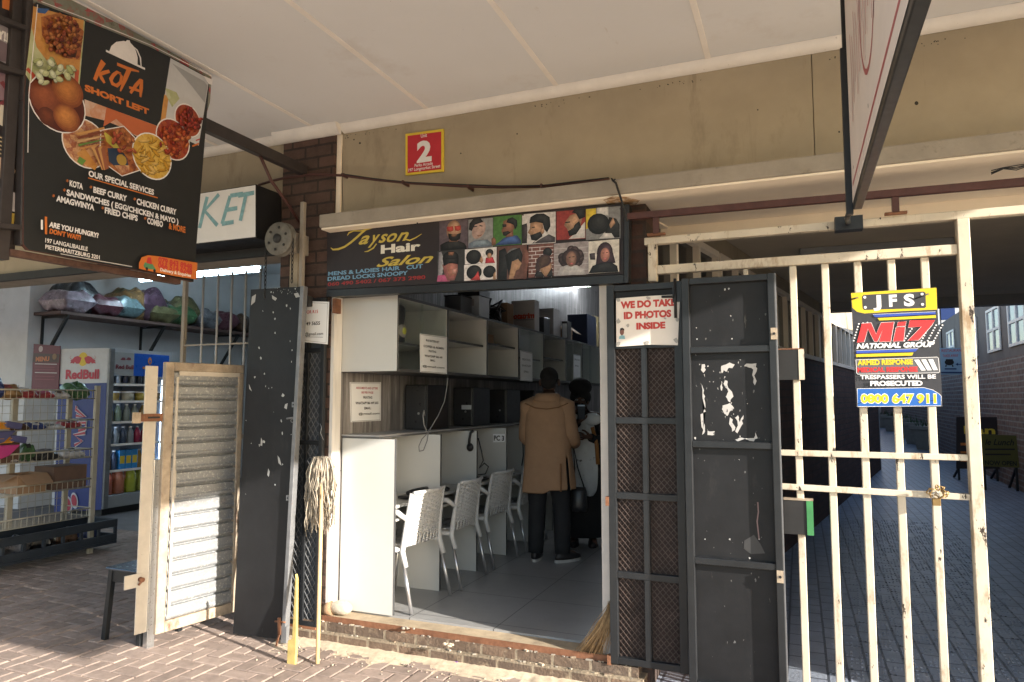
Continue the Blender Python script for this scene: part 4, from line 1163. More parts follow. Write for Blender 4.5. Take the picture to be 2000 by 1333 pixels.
b.tube([aty(537, 1214, Y1 - .03), aty(557, 1216, Y1 - .03)], .006, M_rust, 6); v = aty(557, 1238, Y1 - .012); b.box((v.x - .022, v.y - .015, v.z - .055), (v.x + .02, v.y + .01, v.z + .05), M_edge)
b.build('drop_bolt', t)

def diamond(mb, x0, x1, z0, z1, y, m_, px=.041, pz=.062, wd=.0055):
    """expanded-metal diamonds filling a rectangle in the plane Y=y"""
    sl_ = pz / px
    n0 = int((x0 * sl_ - z1) / pz) - 2
    for sg in (1, -1):
        k0 = -200
        cs = [k * pz for k in range(-220, 221)]
        for c0 in cs:
            pts = []                                  # z = sg*sl*(x) + c0 clipped to the rectangle
            for x in (x0, x1):
                zz_ = sg * sl_ * x + c0
                if z0 <= zz_ <= z1: pts.append((x, zz_))
            for z_ in (z0, z1):
                xx = (z_ - c0) / (sg * sl_)
                if x0 < xx < x1: pts.append((xx, z_))
            if len(pts) >= 2 and (abs(pts[0][0] - pts[1][0]) > .004):
                a_, b_ = pts[0], pts[1]
                mb.bar((a_[0], y + (.002 if sg > 0 else -.002), a_[1]), (b_[0], y + (.002 if sg > 0 else -.002), b_[1]), wd, .004, m_, (0, 1, 0) if False else None)
# mesh leaf behind it
t = thing('mesh_door', 'narrow black door leaf with diamond mesh and slatted backing behind the mop', 'door', (-3.1, 3.93, .07))
Y2 = 3.93
tl, tr, br, bl_ = aty(588, 585, Y2), aty(655, 583, Y2), aty(641, 1203, Y2), aty(579, 1217, Y2)
tl.x -= .06; bl_.x -= .03
zt, zb, xl, xr = tl.z, .09, -3.30, -2.985
b = MB()
for x in (xl + .015, xr - .015): b.bar((x, Y2, zb), (x, Y2, zt), .03, .03, M_black2, (1, 0, 0))
for z_ in (zb + .015, 1.30, 1.93, zt - .015): b.bar((xl + .031, Y2, z_), (xr - .031, Y2, z_), .03, .028, M_black2, (0, 0, 1))
b.bar((xl + .175, Y2, zb + .031), (xl + .175, Y2, zt - .031), .022, .026, M_black2, (1, 0, 0))
b.build('frame', t, .002)
b = MB(); b.bar((xl + .031, Y2 - .005, zb - .012), (xr - .02, Y2 - .005, zb - .012), .022, .02, M_rust, (0, 0, 1)); b.build('bottom_rail', t)
b = MB(); diamond(b, xl + .031, xr - .031, zb + .031, 1.915, Y2 + .004, mat('sunlit_grey_mesh', (.15, .155, .165), .45, .2, var=.2)); b.build('diamond_mesh', t)  # black mesh coloured paler than its frame, sunlight put into the grey
b = MB(); b.box((xl + .01, Y2 + .018, zb), (xr - .01, Y2 + .024, zt), mat('slate_backing_sheet', (.070, .078, .088), .6, var=.2, vs=9)); b.build('backing_sheet', t)
b = MB(); b.tube([aty(625, 828, Y2 - .03), aty(628, 835, Y2 - .04), aty(626, 846, Y2 - .035), aty(632, 860, Y2 - .03)], .0022, M_galv, 5); b.build('wire_tie', t)
A = Art((0, Y2 - .022, 0), (0, -1, 0), .0003)
nq = [(590, 588), (643, 590), (640, 673), (588, 668)]
A.slab(nq, .001, M_paper); A.poly(nq, M_paper)
A.line([(592, 591), (640, 593), (637, 670), (590, 665)], .8, INK['grey'])
A.txt('OR R15', 599, 613, 621, 6, INK['red'], .02); A.txt('49 5655', 598, 636, 625, 6.5, INK['black'], .02); A.txt('@gmail.com', 596, 656, 631, 5.5, INK['black'], .01); A.line([(597, 658.5), (631, 659)], .7, INK['black'])
o = A.build('paper_notice'); tag(o, 'white paper notice with red and black print atop the narrow mesh door', 'notice')
b = MB(); v = aty(656, 598, Y2 - .01); b.box((v.x - .014, 3.90, v.z - .05), (v.x + .01, 3.965, v.z + .05), M_rust); tag(b.build('door_hinge'), 'small rusty hinge at the top of the grey door jamb', 'hinge')

# mop, plank, stone, twig broom, wrapper
t = thing('mop', 'string mop standing head up with wooden handle in front of the black mesh door', 'mop', (-2.744, 3.601, 0))
foot, top = atz(620, 1297, .004), aty(629, 908, 3.86)
b = MB(); b.tube([foot, foot.lerp(top, .5) + Vector((.002, 0, 0)), top], [.0125, .0125, .0115], mat('pale_wood_handle', (.55, .38, .20), .6, var=.15, vs=10, stretch=(6, 6, .5)), 10); b.build('handle', t)
M_yarn = mat('grubby_mop_yarn', (.34, .295, .235), .95, var=.35, vs=20, island=.35)
b = MB()
for k in range(210):
    a = random.uniform(0, 2 * math.pi); r0 = random.uniform(.004, .03)
    sp = random.uniform(.02, .085); L = random.uniform(.20, .44)
    p0 = top + Vector((r0 * math.cos(a), r0 * math.sin(a) * .7, random.uniform(.0, .03)))
    out_ = Vector((math.cos(a), math.sin(a) * .55, 0))
    if out_.y > 0: out_.y *= .25
    pts = [p0, p0 + out_ * sp * .55 + Vector((0, 0, .025)), p0 + out_ * sp * .95 + Vector((0, 0, -.03))]
    for j in range(1, 6):
        pts.append(p0 + out_ * sp * (1 + .05 * j) + Vector((random.gauss(0, .009), random.gauss(0, .005), -.03 - L * j / 5)))
    b.tube(pts, [.0026, .0034, .0034, .0034, .0033, .003, .003, .002], M_yarn, 5)
b.ball(top + Vector((0, 0, .012)), .035, .026, .03, M_yarn, 10, 6)
b.build('yarn_head', t)
b = MB(); b.tube([top + Vector((0, 0, -.05)), top + Vector((0, 0, .01))], .016, M_edge, 10); b.build('collar', t)
f2 = atz(569, 1298, .0); tp = aty(577, 1115, 3.74)
b = MB(); b.prism([aty(x, y, 3.534) for x, y in ((560, 1299), (576, 1299), (578, 1250), (579, 1130), (576.5, 1122), (573, 1200), (570, 1248), (562, 1252))], (0, .02, 0), mat('yellow_painted_plank', (.50, .38, .13), .7, var=.3, vs=12, dirt=((.35, .24, .10), .6, .8, 14))); o = b.build('wooden_plank', None, .002)
tag(o, 'splintered yellow wooden plank standing at the edge of the black door', 'plank')
def rock(name, c, s, m_, seed):
    random.seed(seed); mb = MB(); mb.ball((0, 0, 0), 1, 1, 1, m_, 16, 10)
    ph = [(Vector((random.gauss(0, 1), random.gauss(0, 1), random.gauss(0, 1))).normalized(), random.uniform(.05, .16)) for _ in range(14)]
    for i, p in enumerate(mb.v):
        k = 1.0
        for d, a in ph: k -= a * max(0, p.dot(d) - .55)
        mb.v[i] = Vector(c) + Vector((p.x * s[0] * k, p.y * s[1] * k, max(-.85, p.z) * s[2] * k))
    return mb
b = rock('x', (-2.875, 4.005, .205), (.095, .05, .052), mat('chalky_stone', (.46, .41, .33), .9, var=.2, vs=18, bp=.6, bsc=60, dirt=((.30, .24, .18), .58, .75, 20)), 4)
b.tube([(-2.985, 3.975, .195), (-2.93, 3.985, .205)], [.036, .048], mat('worn_log_end', (.26, .17, .10), .9, var=.3, vs=22), 12)
tag(b.build('doorstop_stone'), 'chalky white rounded stone lying at the foot of the left door jamb', 'stone')
random.seed(21)
t = thing('twig_broom', 'short straw hand broom standing on its bristles against the right door jamb', 'broom', (-1.05, 3.98, .16))
M_straw = mat('dry_straw', (.34, .22, .11), .9, var=.35, vs=30, island=.3)
b = MB(); hd = aty(1193, 1182, 3.975); hd.x += .012
for k in range(170):
    a, r = random.uniform(0, 6.28), abs(random.gauss(0, .5))
    e = atz(1168 + random.gauss(0, 14), 1254 + random.gauss(0, 3), .163); e.y = min(4.07, max(3.94, 3.97 + random.gauss(0, .03)))
    s0 = hd + Vector((random.gauss(0, .008), random.gauss(0, .008), random.uniform(-.02, .03)))
    m1 = s0.lerp(e, .5) + Vector((.015 + random.gauss(0, .008), random.gauss(0, .006), .01))
    b.tube([s0, m1, e], [.0022, .002, .001], M_straw, 4)
b.build('bristles', t)
b = MB(); b.tube([hd + Vector((.002, 0, -.03)), hd + Vector((.010, .012, .10)), hd + Vector((.012, .02, .38))], [.018, .014, .012], M_straw, 8); b.build('handle', t)
b = MB(); v = atz(884, 1296, .006); b.prism([v + Vector(q) for q in ((-.034, -.012, 0), (.03, -.022, .004), (.036, .006, .012), (.0, .012, .014), (-.03, .010, .006))], (0, 0, .004), flat((.26, .10, .40), .3))
tag(b.build('sweet_wrapper'), 'small crumpled purple wrapper on the sand below the step', 'wrapper')
for i, (px, py) in enumerate(((793, 1228), (880, 1262))):
    v = atz(px, py, .16 if i == 0 else .131); b = MB()
    for k in range(7): b.ball(v + Vector((random.gauss(0, .022), random.gauss(0, .008), .006)), random.uniform(.006, .018), .008, random.uniform(.004, .010), M_conc if i == 0 else M_sand, 7, 5)
    tag(b.build('mortar_rubble'), ('grey crumbs of broken cement on the dusty threshold' if i == 0 else 'pale lumps of broken mortar on the brick step edge'), 'rubble')

# right-hand black folding leaves
Y3, Y4 = 3.935, 3.885
t = thing('mesh_door', 'black door leaf with eight diamond mesh panels below the ID photo poster', 'door', (-.8, Y3, .13))
xl, xr, zb, zt = -1.012, -.588, .135, 2.252
b = MB()
for x in (xl + .022, xr - .02): b.bar((x, Y3, zb), (x, Y3, zt), .044, .035, M_black2, (1, 0, 0))
mids = [zb + .02, .62, 1.055, 1.475, 1.90, zt - .02]
for z_ in mids: b.bar((xl + .0445, Y3 + .001, z_), (xr - .0405, Y3 + .001, z_), .036, .031, M_black2, (0, 0, 1))
for i in range(4): b.bar((-.80, Y3 + .001, mids[i] + .0185), (-.80, Y3 + .001, mids[i + 1] - .0185), .034, .031, M_black2, (1, 0, 0))
b.box((xl + .045, Y3 + .006, 1.92), (xr - .041, Y3 + .010, zt - .038), M_black)
b.build('frame', t, .003)
for i in range(4):
    for x0, x1 in ((xl + .0445, -.818), (-.782, xr - .0405)):
        b = MB(); diamond(b, x0, x1, mids[i] + .018, mids[i + 1] - .018, Y3 + .012, mat('worn_brown_mesh', (.075, .055, .048), .5, .2, var=.5, vs=9), .032, .036, .004); b.build('mesh_panel', t)
b = MB(); b.box((xl + .02, Y3 + .0185, zb + .01), (xr - .015, Y3 + .0215, 1.93), mat('rusty_brown_backing', (.036, .023, .020), .8, var=.35, vs=9, dirt=((.075, .04, .03), .55, .8, 14))); b.build('backing_sheet', t)
b = MB(); v = aty(1319, 590, Y3 - .03); b.tube([(v.x, v.y, zt + .012), (v.x, v.y, v.z - .09)], .008, M_black2, 8); b.tube([(v.x, v.y, v.z + .03), (v.x - .075, v.y, v.z + .032)], .007, M_black2, 8)
b.box((v.x - .015, v.y, v.z - .0), (v.x + .045, Y3 - .018, v.z + .11), M_black2); b.build('barrel_bolt', t)
b = MB()
for z_ in (.15, 1.02): b.box((-1.03, Y3 - .02, z_ - .025), (xl + .002, Y3 + .02, z_ + .025), M_rust)
b.build('hinge', t)
A = Art((0, Y3 - .0225, 0), (0, -1, 0), .0003)
z = Z((1180, 540), .135)
A.slab(zz(z, [(172, 322), (600, 288), (1000, 266), (1097, 262), (1066, 998), (640, 990), (178, 1020)]), .002, M_oldpaper)
A.poly(zz(z, [(172, 322), (600, 288), (1000, 266), (1097, 262), (1066, 998), (640, 990), (178, 1020)]), M_oldpaper)
RD = flat((.50, .055, .045))
A.txt('WE DO TAKE', *z(238, 464), z(1035, 0)[0], 90 * .135, RD, .06, rot=R(.3)); A.txt('ID PHOTOS', *z(285, 616), z(972, 0)[0], 90 * .135, RD, .06, rot=R(.3)); A.txt('INSIDE', *z(466, 766), z(886, 0)[0], 84 * .135, RD, .06, rot=R(.3))
A.poly(zz(z, [(215, 910), (220, 870), (255, 850), (295, 860), (305, 908)]), INK['teal']); A.circ(*z(258, 805), 50 * .135, flat((.20, .09, .07)), .62); A.poly(zz(z, [(228, 790), (235, 755), (262, 746), (290, 760), (292, 790), (270, 772)]), INK['hair'])
for cx_, cy_, r_ in ((205, 340, 38), (640, 318, 36), (205, 650, 42), (345, 715, 30), (205, 975, 40), (628, 955, 36), (1040, 930, 40), (1065, 630, 38), (880, 610, 22), (620, 600, 26)):
    A.poly([z(cx_ + r_ * random.uniform(.5, 1.1) * math.cos(R(40 * k)), cy_ + r_ * random.uniform(.5, 1.1) * math.sin(R(40 * k))) for k in range(9)], flat((.40, .385, .37)))
o = A.build('photo_poster'); tag(o, 'weathered white poster with red capitals about ID photos on the black mesh door', 'poster')

t = thing('steel_door', 'black door leaf of four framed panels with torn white sticker remains', 'door', (-.33, Y4, .08))
xl, xr, zb, zt = -.577, -.098, .095, 2.255
b = MB()
for x, w_ in ((xl + .02, .04), (xr - .018, .036)): b.bar((x, Y4, zb), (x, Y4, zt), w_, .045, M_black2, (1, 0, 0))
ms = [zb + .018, .745, 1.355, 1.86, zt - .018]
for z_ in ms: b.bar((xl + .0405, Y4 + .001, z_), (xr - .0365, Y4 + .001, z_), .034, .040, M_black2, (0, 0, 1))
b.build('frame', t, .003)
b = MB(); b.bar((xl + .01, Y4 - .005, zb - .01), (xr - .0, Y4 - .005, zb - .01), .02, .05, M_rust, (0, 0, 1)); b.build('bottom_rail', t)
b = MB(); b.box((xl + .03, Y4 + .012, zb + .01), (xr - .03, Y4 + .016, zt - .01), M_black); b.build('sheet_panel', t)
b = MB(); b.bar((xr + .003, Y4 + .0, zb), (xr + .003, Y4 + .0, zt), .006, .03, M_edge, (1, 0, 0)); b.build('edge_strip', t)
A = Art((0, Y4 + .0115, 0), (0, -1, 0), .0003)
z = Z((1160, 500), .625)
S_ = flat((.47, .46, .455), .7)
def ragged(pts, k=3, j=.16):
    out_ = []
    for i, p in enumerate(pts):
        q_ = pts[(i + 1) % len(pts)]; d_ = math.hypot(q_[0] - p[0], q_[1] - p[1])
        for m_ in range(k):
            f_ = m_ / k; out_.append((p[0] + (q_[0] - p[0]) * f_ + (random.gauss(0, j * d_ * .55) if m_ else 0), p[1] + (q_[1] - p[1]) * f_ + (random.gauss(0, j * d_ * .55) if m_ else 0)))
    return out_
A.lift()
for pts in ([(337, 340), (346, 338), (350, 356), (342, 366), (334, 356)], [(398, 345), (420, 336), (440, 340), (432, 352), (422, 350), (415, 362), (405, 358), (400, 368)], [(470, 345), (480, 337), (508, 336), (508, 362), (503, 405), (498, 395), (498, 356), (488, 350)],
            [(408, 385), (418, 395), (422, 415), (436, 440), (426, 458), (412, 440), (420, 425), (408, 405)], [(336, 400), (342, 430), (348, 460), (344, 500), (347, 550), (338, 560), (335, 520), (341, 470)],
            [(402, 468), (425, 460), (438, 476), (425, 486), (418, 500), (408, 494), (400, 480)], [(425, 505), (434, 512), (440, 545), (432, 550)], [(440, 505), (450, 498), (456, 520), (468, 498), (466, 525), (448, 555), (442, 550), (450, 530)],
            [(355, 546), (378, 548), (376, 560), (355, 560)], [(440, 575), (460, 568), (500, 570), (508, 545), (512, 570), (500, 580), (450, 580)], [(398, 390), (401, 395), (400, 422), (397, 420)]):
    A.poly(zz(z, ragged(pts)), S_, True)
    cx_, cy_ = pts[0]
    for _ in range(3):
        ux, uy = cx_ + random.gauss(0, 16), cy_ + random.gauss(0, 22); A.poly(zz(z, ragged([(ux, uy), (ux + random.uniform(1, 5), uy + random.uniform(-2, 2)), (ux + random.uniform(0, 4), uy + random.uniform(2, 8))])), S_, True)
A.lift()
for x, y in ((410, 105), (422, 103), (428, 188), (345, 345), (356, 345), (330, 340), (316, 570), (480, 462), (347, 886), (425, 886), (486, 945), (320, 225), (322, 260), (548, 100), (545, 128), (432, 260), (548, 172), (516, 885)):
    r_ = random.uniform(2, 5); A.poly([z(x + r_ * random.uniform(.4, 1.2) * math.cos(R(60 * k)), y + r_ * random.uniform(.4, 1.2) * math.sin(R(60 * k))) for k in range(6)], S_, True)
scuffs(A, 60, 1362, 1500, 560, 1290, flat((.13, .13, .13), .7), 1, 5)
A.poly(zz(z, [(470, 890), (500, 872), (520, 900), (535, 930), (490, 932), (468, 915)]), flat((.05, .05, .052)))
A.line(zz(z, [(512, 770), (514, 800), (510, 830), (516, 885)]), 2.5, flat((.16, .11, .11)))
o = A.build('sticker_remains', t)
b = MB()
for px, py in ((1512, 652), (1524, 1127)):
    v = aty(px, py, Y4 - .026); b.box((v.x - .016, v.y - .004, v.z - .03), (v.x + .016, v.y + .003, v.z + .03), M_tan_steel); b.tube([v + Vector((0, -.01, 0)), v + Vector((0, .0, 0))], .007, M_dark, 8)
b.build('hinge_plate', t)

# cream steel gate across the arcade
YG = 4.0
t = thing('steel_gate', 'chipped cream steel bar gate across the dark arcade, carrying the security sign', 'gate', (.1, YG, 0))
def gx(px, py): return aty(px, py, YG)
xP0, xP1 = gx(1868, 470).x, gx(1893, 470).x
zT, zR2 = 2.505, 2.335
b = MB()
b.bar(((xP0 + xP1) / 2, YG, -.02), ((xP0 + xP1) / 2, YG, zT - .021), xP1 - xP0, .06, M_creamsteel, (1, 0, 0))
b.build('gate_post', t, .004)
b = MB(); b.bar((-.755, YG, 2.27), (-.755, YG, zT - .021), .05, .05, M_creamsteel, (1, 0, 0)); b.build('gate_post', t, .004)
b = MB(); b.bar((-.80, YG, zT), (3.0, YG, zT), .042, .05, M_creamsteel, (0, 0, 1)); b.build('top_rail', t, .004)
b = MB(); b.bar((-.729, YG + .001, zR2), (xP0 - .001, YG + .001, zR2), .05, .045, M_creamsteel, (0, 0, 1)); b.build('head_rail', t, .004)
b = MB(); zA, zB0, zB1 = gx(1700, 889).z, gx(1530, 950).z, gx(1890, 971).z
b.bar((-.50, YG - .002, zA), (xP0 - .001, YG - .002, zA), .030, .030, M_creamsteel, (0, 0, 1)); b.build('mid_rail', t, .003)
b = MB(); b.bar((-.50, YG - .002, zB0 + .005), (xP0 - .001, YG - .002, zB1), .030, .030, M_creamsteel, (0, 0, 1)); b.build('mid_rail', t, .003)
b = MB(); b.bar((-.50, YG - .002, .10), (xP0 - .001, YG - .002, .10), .04, .035, M_creamsteel, (0, 0, 1)); b.build('bottom_rail', t, .003)
for px in (1549, 1612, 1676, 1742, 1808):
    x = gx(px, 545).x; b = MB(); b.bar((x, YG + .012, .12), (x, YG + .012, zR2 - .026), .036, .026, M_creamsteel, (1, 0, 0)); b.build('bar', t, .004)
b = MB(); x = gx(1549, 545).x - .24; b.bar((x, YG + .012, .12), (x, YG + .012, zR2 - .026), .024, .022, M_creamsteel, (1, 0, 0)); b.build('bar', t)
p, q = aty(1518, 684, YG - .02), aty(1572, 742, YG - .02)
b = MB(); b.box((p.x, YG - .028, q.z), (q.x - .028, YG + .03, p.z), M_dark); b.box((q.x - .0275, YG - .030, q.z), (q.x, YG + .032, p.z), M_creamsteel); b.box((p.x, YG - .03, p.z + .0005), (q.x, YG + .03, p.z + .006), M_rust); b.build('lock_box', t)
p, q = aty(1530, 976, YG - .02), aty(1590, 1046, YG - .02)
b = MB(); b.box((p.x, YG - .028, q.z), (q.x - .032, YG + .03, p.z), M_dark); b.box((q.x - .0315, YG - .032, q.z), (q.x, YG + .034, p.z), mat('green_lock_paint', (.05, .22, .08), .5, var=.2)); b.box((p.x, YG - .032, p.z + .0005), (q.x + .002, YG + .03, p.z + .008), M_tan_steel); b.build('lock_box', t)
v = aty(1830, 965, YG - .03)
pl = thing('padlock_and_chain', 'brass padlock and knotted chain hanging on the cream gate rail', 'padlock', v)
b = MB()
for k in range(11):
    a = k * .75; c = v + Vector((.035 * math.cos(a), -.012 + .012 * math.sin(a * 2), .022 * math.sin(a) + .008))
    o1, o2 = Vector((math.cos(a * 1.3), 0, math.sin(a * 1.3))), Vector((0, 1, 0)) if k % 2 else Vector((-math.sin(a * 1.3), 0, math.cos(a * 1.3)))
    b.tube([c + o1 * .014 * math.cos(R(45 * j)) + o2 * .008 * math.sin(R(45 * j)) for j in range(9)], .0032, mat('tarnished_brass', (.32, .21, .09), .4, .7, var=.3), 5)
b.build('chain', pl)
b = MB(); b.box((v.x - .022, v.y - .02, v.z - .055), (v.x + .012, v.y + .0, v.z - .02), mat('tarnished_brass', (.32, .21, .09), .4, .7)); b.tube([v + Vector((-.018, -.01, -.02)), v + Vector((-.016, -.01, .004)), v + Vector((-.005, -.01, .012)), v + Vector((.006, -.01, .004)), v + Vector((.008, -.01, -.02))], .0035, M_steel, 6); b.build('padlock_body', pl, .003)

# security sign wired to the bars
t = thing('security_sign', 'black, yellow and blue armed response security sign wired to the cream gate bars', 'sign', (.15, 3.97, 1.8))
A = Art((0, YG - .022, 0), (0, -1, 0), .0003)
z = Z((1640, 540), .21)
ol = zz(z, [(105, 155), (900, 105), (958, 1215), (157, 1217)])
A.slab(ol, .005, INK['white']); A.poly(ol, flat((.05, .05, .058), .35))
Yw, Bl, Wt, Rd = flat((.70, .52, .03), .35), flat((.045, .09, .42), .35), flat((.80, .80, .82), .35), flat((.62, .045, .05), .35)
A.poly(zz(z, [(105, 157), (900, 107), (907, 310), (560, 325), (230, 346), (160, 330), (118, 292)]), Yw)
A.poly(zz(z, [(207, 190), (222, 174), (780, 142), (798, 155), (803, 285), (790, 296), (230, 314), (214, 302)]), flat((.06, .06, .066), .35))
for s_, x0, x1 in (('J', 312, 388), ('F', 460, 535), ('S', 598, 698)): A.txt(s_, *z(x0, 284 - (x0 - 312) * .035), z(x1, 0)[0], 21, Wt, .045)
for p in ((233, 196), (238, 290), (766, 167), (770, 262)): A.circ(*z(*p), 2.6, Wt)
A.poly(zz(z, [(308, 356), (890, 330), (891, 352), (340, 382), (318, 374)]), Bl); A.line(zz(z, [(308, 356), (890, 330)]), .6, Wt); A.poly(zz(z, [(350, 390), (893, 363), (895, 388), (368, 412)]), Yw)
for k in range(3):
    for j in range(7):
        A.circ(*z(140 + k * 40 + 5 * j * (-1 if False else 0) + j * 8 - 10, 600 - j * 26 - k * 6), 1.5, Wt, hold=True); A.circ(*z(760 + k * 58 + j * 13, 600 - j * 24), 1.5, Wt, hold=True); A.circ(*z(600 + j * 14, 600 - j * 22), 1.5, Wt, hold=True) if k == 0 else None
        A.circ(*z(335 + j * 13 - (6 if k else 0), 600 - j * 24), 1.4, Wt, hold=True) if k < 2 else None
GL = (([(160, 617), (205, 440), (292, 434), (338, 540), (385, 434), (505, 426), (474, 607), (368, 610), (398, 500), (352, 607), (322, 608), (262, 490), (228, 612)], 3.2),
      ([(542, 428), (618, 421), (611, 462), (530, 470)], 3), ([(524, 480), (608, 473), (594, 602), (496, 607)], 3), ([(652, 411), (886, 408), (856, 456), (734, 594), (632, 600), (762, 468), (636, 478)], 3))
A.lift()
for pts, e in GL:
    cx_, cy_ = sum(p[0] for p in pts) / len(pts), sum(p[1] for p in pts) / len(pts)
    A.line(zz(z, pts + pts[:2]), 1.6, Wt, True)
A.lift()
for pts, e in GL: A.poly(zz(z, pts), Rd, True)
A.txt('NATIONAL GROUP', *z(155, 672), z(885, 0)[0], 9, Wt, .05, .25)
A.poly(zz(z, [(155, 692), (730, 673), (702, 702), (155, 718)]), Bl); A.line(zz(z, [(155, 692), (730, 673)]), .6, Wt); A.poly(zz(z, [(152, 726), (686, 710), (672, 738), (152, 752)]), Yw)
bxp = zz(z, [(150, 778), (905, 752), (916, 762), (928, 888), (918, 898), (168, 912), (157, 902)])
A.poly(bxp, flat((.13, .13, .14), .35)); A.line(bxp + bxp[:1], .9, Wt)
A.txt('ARMED RESPONSE', *z(165, 826), z(682, 0)[0], 9, Yw, .05); A.txt('MEDICAL RESPONSE', *z(165, 892), z(727, 0)[0], 8.5, Rd, .05)
for k in range(3): A.poly(zz(z, [(690 + k * 65, 778 - k * 2), (735 + k * 65, 776 - k * 2), (800 + k * 55, 876 - k * 2), (758 + k * 55, 878 - k * 2)]), Wt)
A.txt('TRESPASSERS WILL BE', *z(190, 957), z(896, 0)[0], 7.2, Wt, .03); A.txt('PROSECUTED', *z(283, 1018), z(772, 0)[0], 8.5, Wt, .05)
bt = zz(z, [(162, 1046), (780, 1036), (860, 1056), (920, 1092), (942, 1115), (940, 1205), (166, 1212)])
A.poly(bt, flat((.03, .13, .45), .3)); A.line(bt + bt[:1], .9, Wt)
A.txt('0800 647 911', *z(192, 1176), z(905, 0)[0], 16, Wt, .075); A.txt('0800 647 911', *z(196, 1174), z(901, 0)[0], 15, Yw, .045)
A.build('printed_plate', t)
b = MB()
for p0, p1 in (((105, 214), (172, 198)), ((705, 208), (828, 163)), ((165, 1185), (230, 1165)), ((840, 1160), (880, 1152))): b.tube([aty(*z(*p0), YG - .028), aty(*z(*p1), YG - .028)], .0035, M_dark, 5)
b.build('wire_tie', t)

# corrugated slat gate of the market, swung out towards the street
N_ = atz(300, 1240, .075); dn = depth(N_)
zt = EYE + (778.5 - 705) * dn / F_PX
nm = Vector((D10.y, -D10.x, 0)); WG = .60
t = thing('shutter_gate', 'galvanised corrugated slat gate in a rusty tan frame, swung over the pavement', 'gate', (N_.x, N_.y, 0))
def gp(s, z_, o=0): return Vector((N_.x, N_.y, 0)) + D10 * s + nm * o + Vector((0, 0, z_))
b = MB(); fw_ = .062
b.bar(gp(fw_ / 2, N_.z), gp(fw_ / 2, zt), fw_, .04, M_tan_steel, D10); b.bar(gp(WG - .02, N_.z), gp(WG - .02, zt - .062), .04, .04, M_tan_steel, D10)
b.bar(gp(fw_ + .001, zt - .03), gp(WG, zt - .03), .06, .04, M_tan_steel, (0, 0, 1)); b.bar(gp(fw_ + .001, N_.z + .035), gp(WG - .041, N_.z + .035), .07, .04, M_tan_steel, (0, 0, 1))
b.build('frame', t, .005)
b = MB(); npitch = 17; z0, z1 = N_.z + .07, zt - .06; ph = (z1 - z0) / npitch
prof = []
for k in range(npitch):
    for f, o_ in ((0, -.010), (.03, .002), (.06, .010), (.12, .016), (.20, .019), (.28, .019), (.34, .015), (.40, .0125), (.80, .0125), (.88, .0125), (.905, .004), (.92, -.010), (.96, -.012)): prof.append((z0 + (k + f) * ph, o_))
prof.append((z1, .002))
ns = 2; vs, fs = [], []
for z_, o_ in prof:
    for s_ in (fw_ + .004, WG - .045): vs.append(gp(s_, z_, o_))
for i in range(len(prof) - 1): fs.append((2 * i, 2 * i + 1, 2 * i + 3, 2 * i + 2))
b.add(vs, fs, M_galv, False); o = b.build('slat_panel', t, solid=.0015)
b = MB(); b.bar(gp(fw_ + .018, N_.z + .10, .024), gp(fw_ + .018, zt - .1, .024), .016, .012, M_paleplate, D10); b.bar(gp(fw_ + .03, zt - .075, .024), gp(WG - .04, zt - .075, .024), .03, .006, M_paleplate, (0, 0, 1)); b.box(gp(fw_ + .0, .95, .022), gp(fw_ + .03, 1.12, .036), M_paleplate); b.build('guide_strip', t)
b = MB(); b.bar(gp(-.075, .10, -.02), gp(-.075, zt - .03, -.02), .085, .008, M_paleplate, D10); b.build('closing_plate', t, .002)
b = MB(); b.bar(gp(-.2, .44, -.012), gp(-.09, .44, -.012), .085, .006, M_paleplate, (0, 0, 1)); b.tube([gp(-.10, .445, -.008), gp(-.10, .445, .022)], .016, M_rust, 8); b.tube([gp(-.12, .415, .012), gp(-.085, .45, .012)], .007, M_rust, 6); b.build('lug_plate', t)
b = MB(); b.bar(gp(-.19, 1.475, .0), gp(.005, 1.475, .0), .05, .008, M_rust, (0, 0, 1)); b.bar(gp(-.205, 1.475, .006), gp(-.15, 1.475, .006), .07, .006, M_tan_steel, (0, 0, 1)); b.bar(gp(-.10, 1.475, .0045), gp(-.02, 1.475, .0045), .012, .001, M_dark, (0, 0, 1))
b.build('hasp', t)
b = MB(); b.bar(gp(-.015, -.01, -.03), gp(-.015, 1.2, -.03), .05, .05, M_steel, D10); b.build('drop_post', t, .003)

t = thing('window_grille', 'grey upright burglar bars above and behind the corrugated slat gate', 'grille', (-4, 4.05, 1.7))
YB = 4.06
b = MB()
for px in (396, 425, 452, 479, 507): 
    x = aty(px, 600, YB).x; b.tube([(x, YB, 1.30), (x, YB, 2.56)], .0085, mat('grey_bar_paint', (.36, .35, .34), .5, .2, var=.15), 8)
b.build('bar', t)
b = MB(); x = aty(361, 600, YB).x; b.bar((x, YB, .02), (x, YB, 2.56), .03, .03, M_conc, (1, 0, 0)); b.bar((x, YB, 1.98 + .03), (-3.44, YB, 2.01), .012, .014, M_conc, (0, 0, 1)); b.bar((x, YB, 1.32), (-3.44, YB, 1.32), .03, .02, M_conc, (0, 0, 1)); b.build('grille_frame', t)

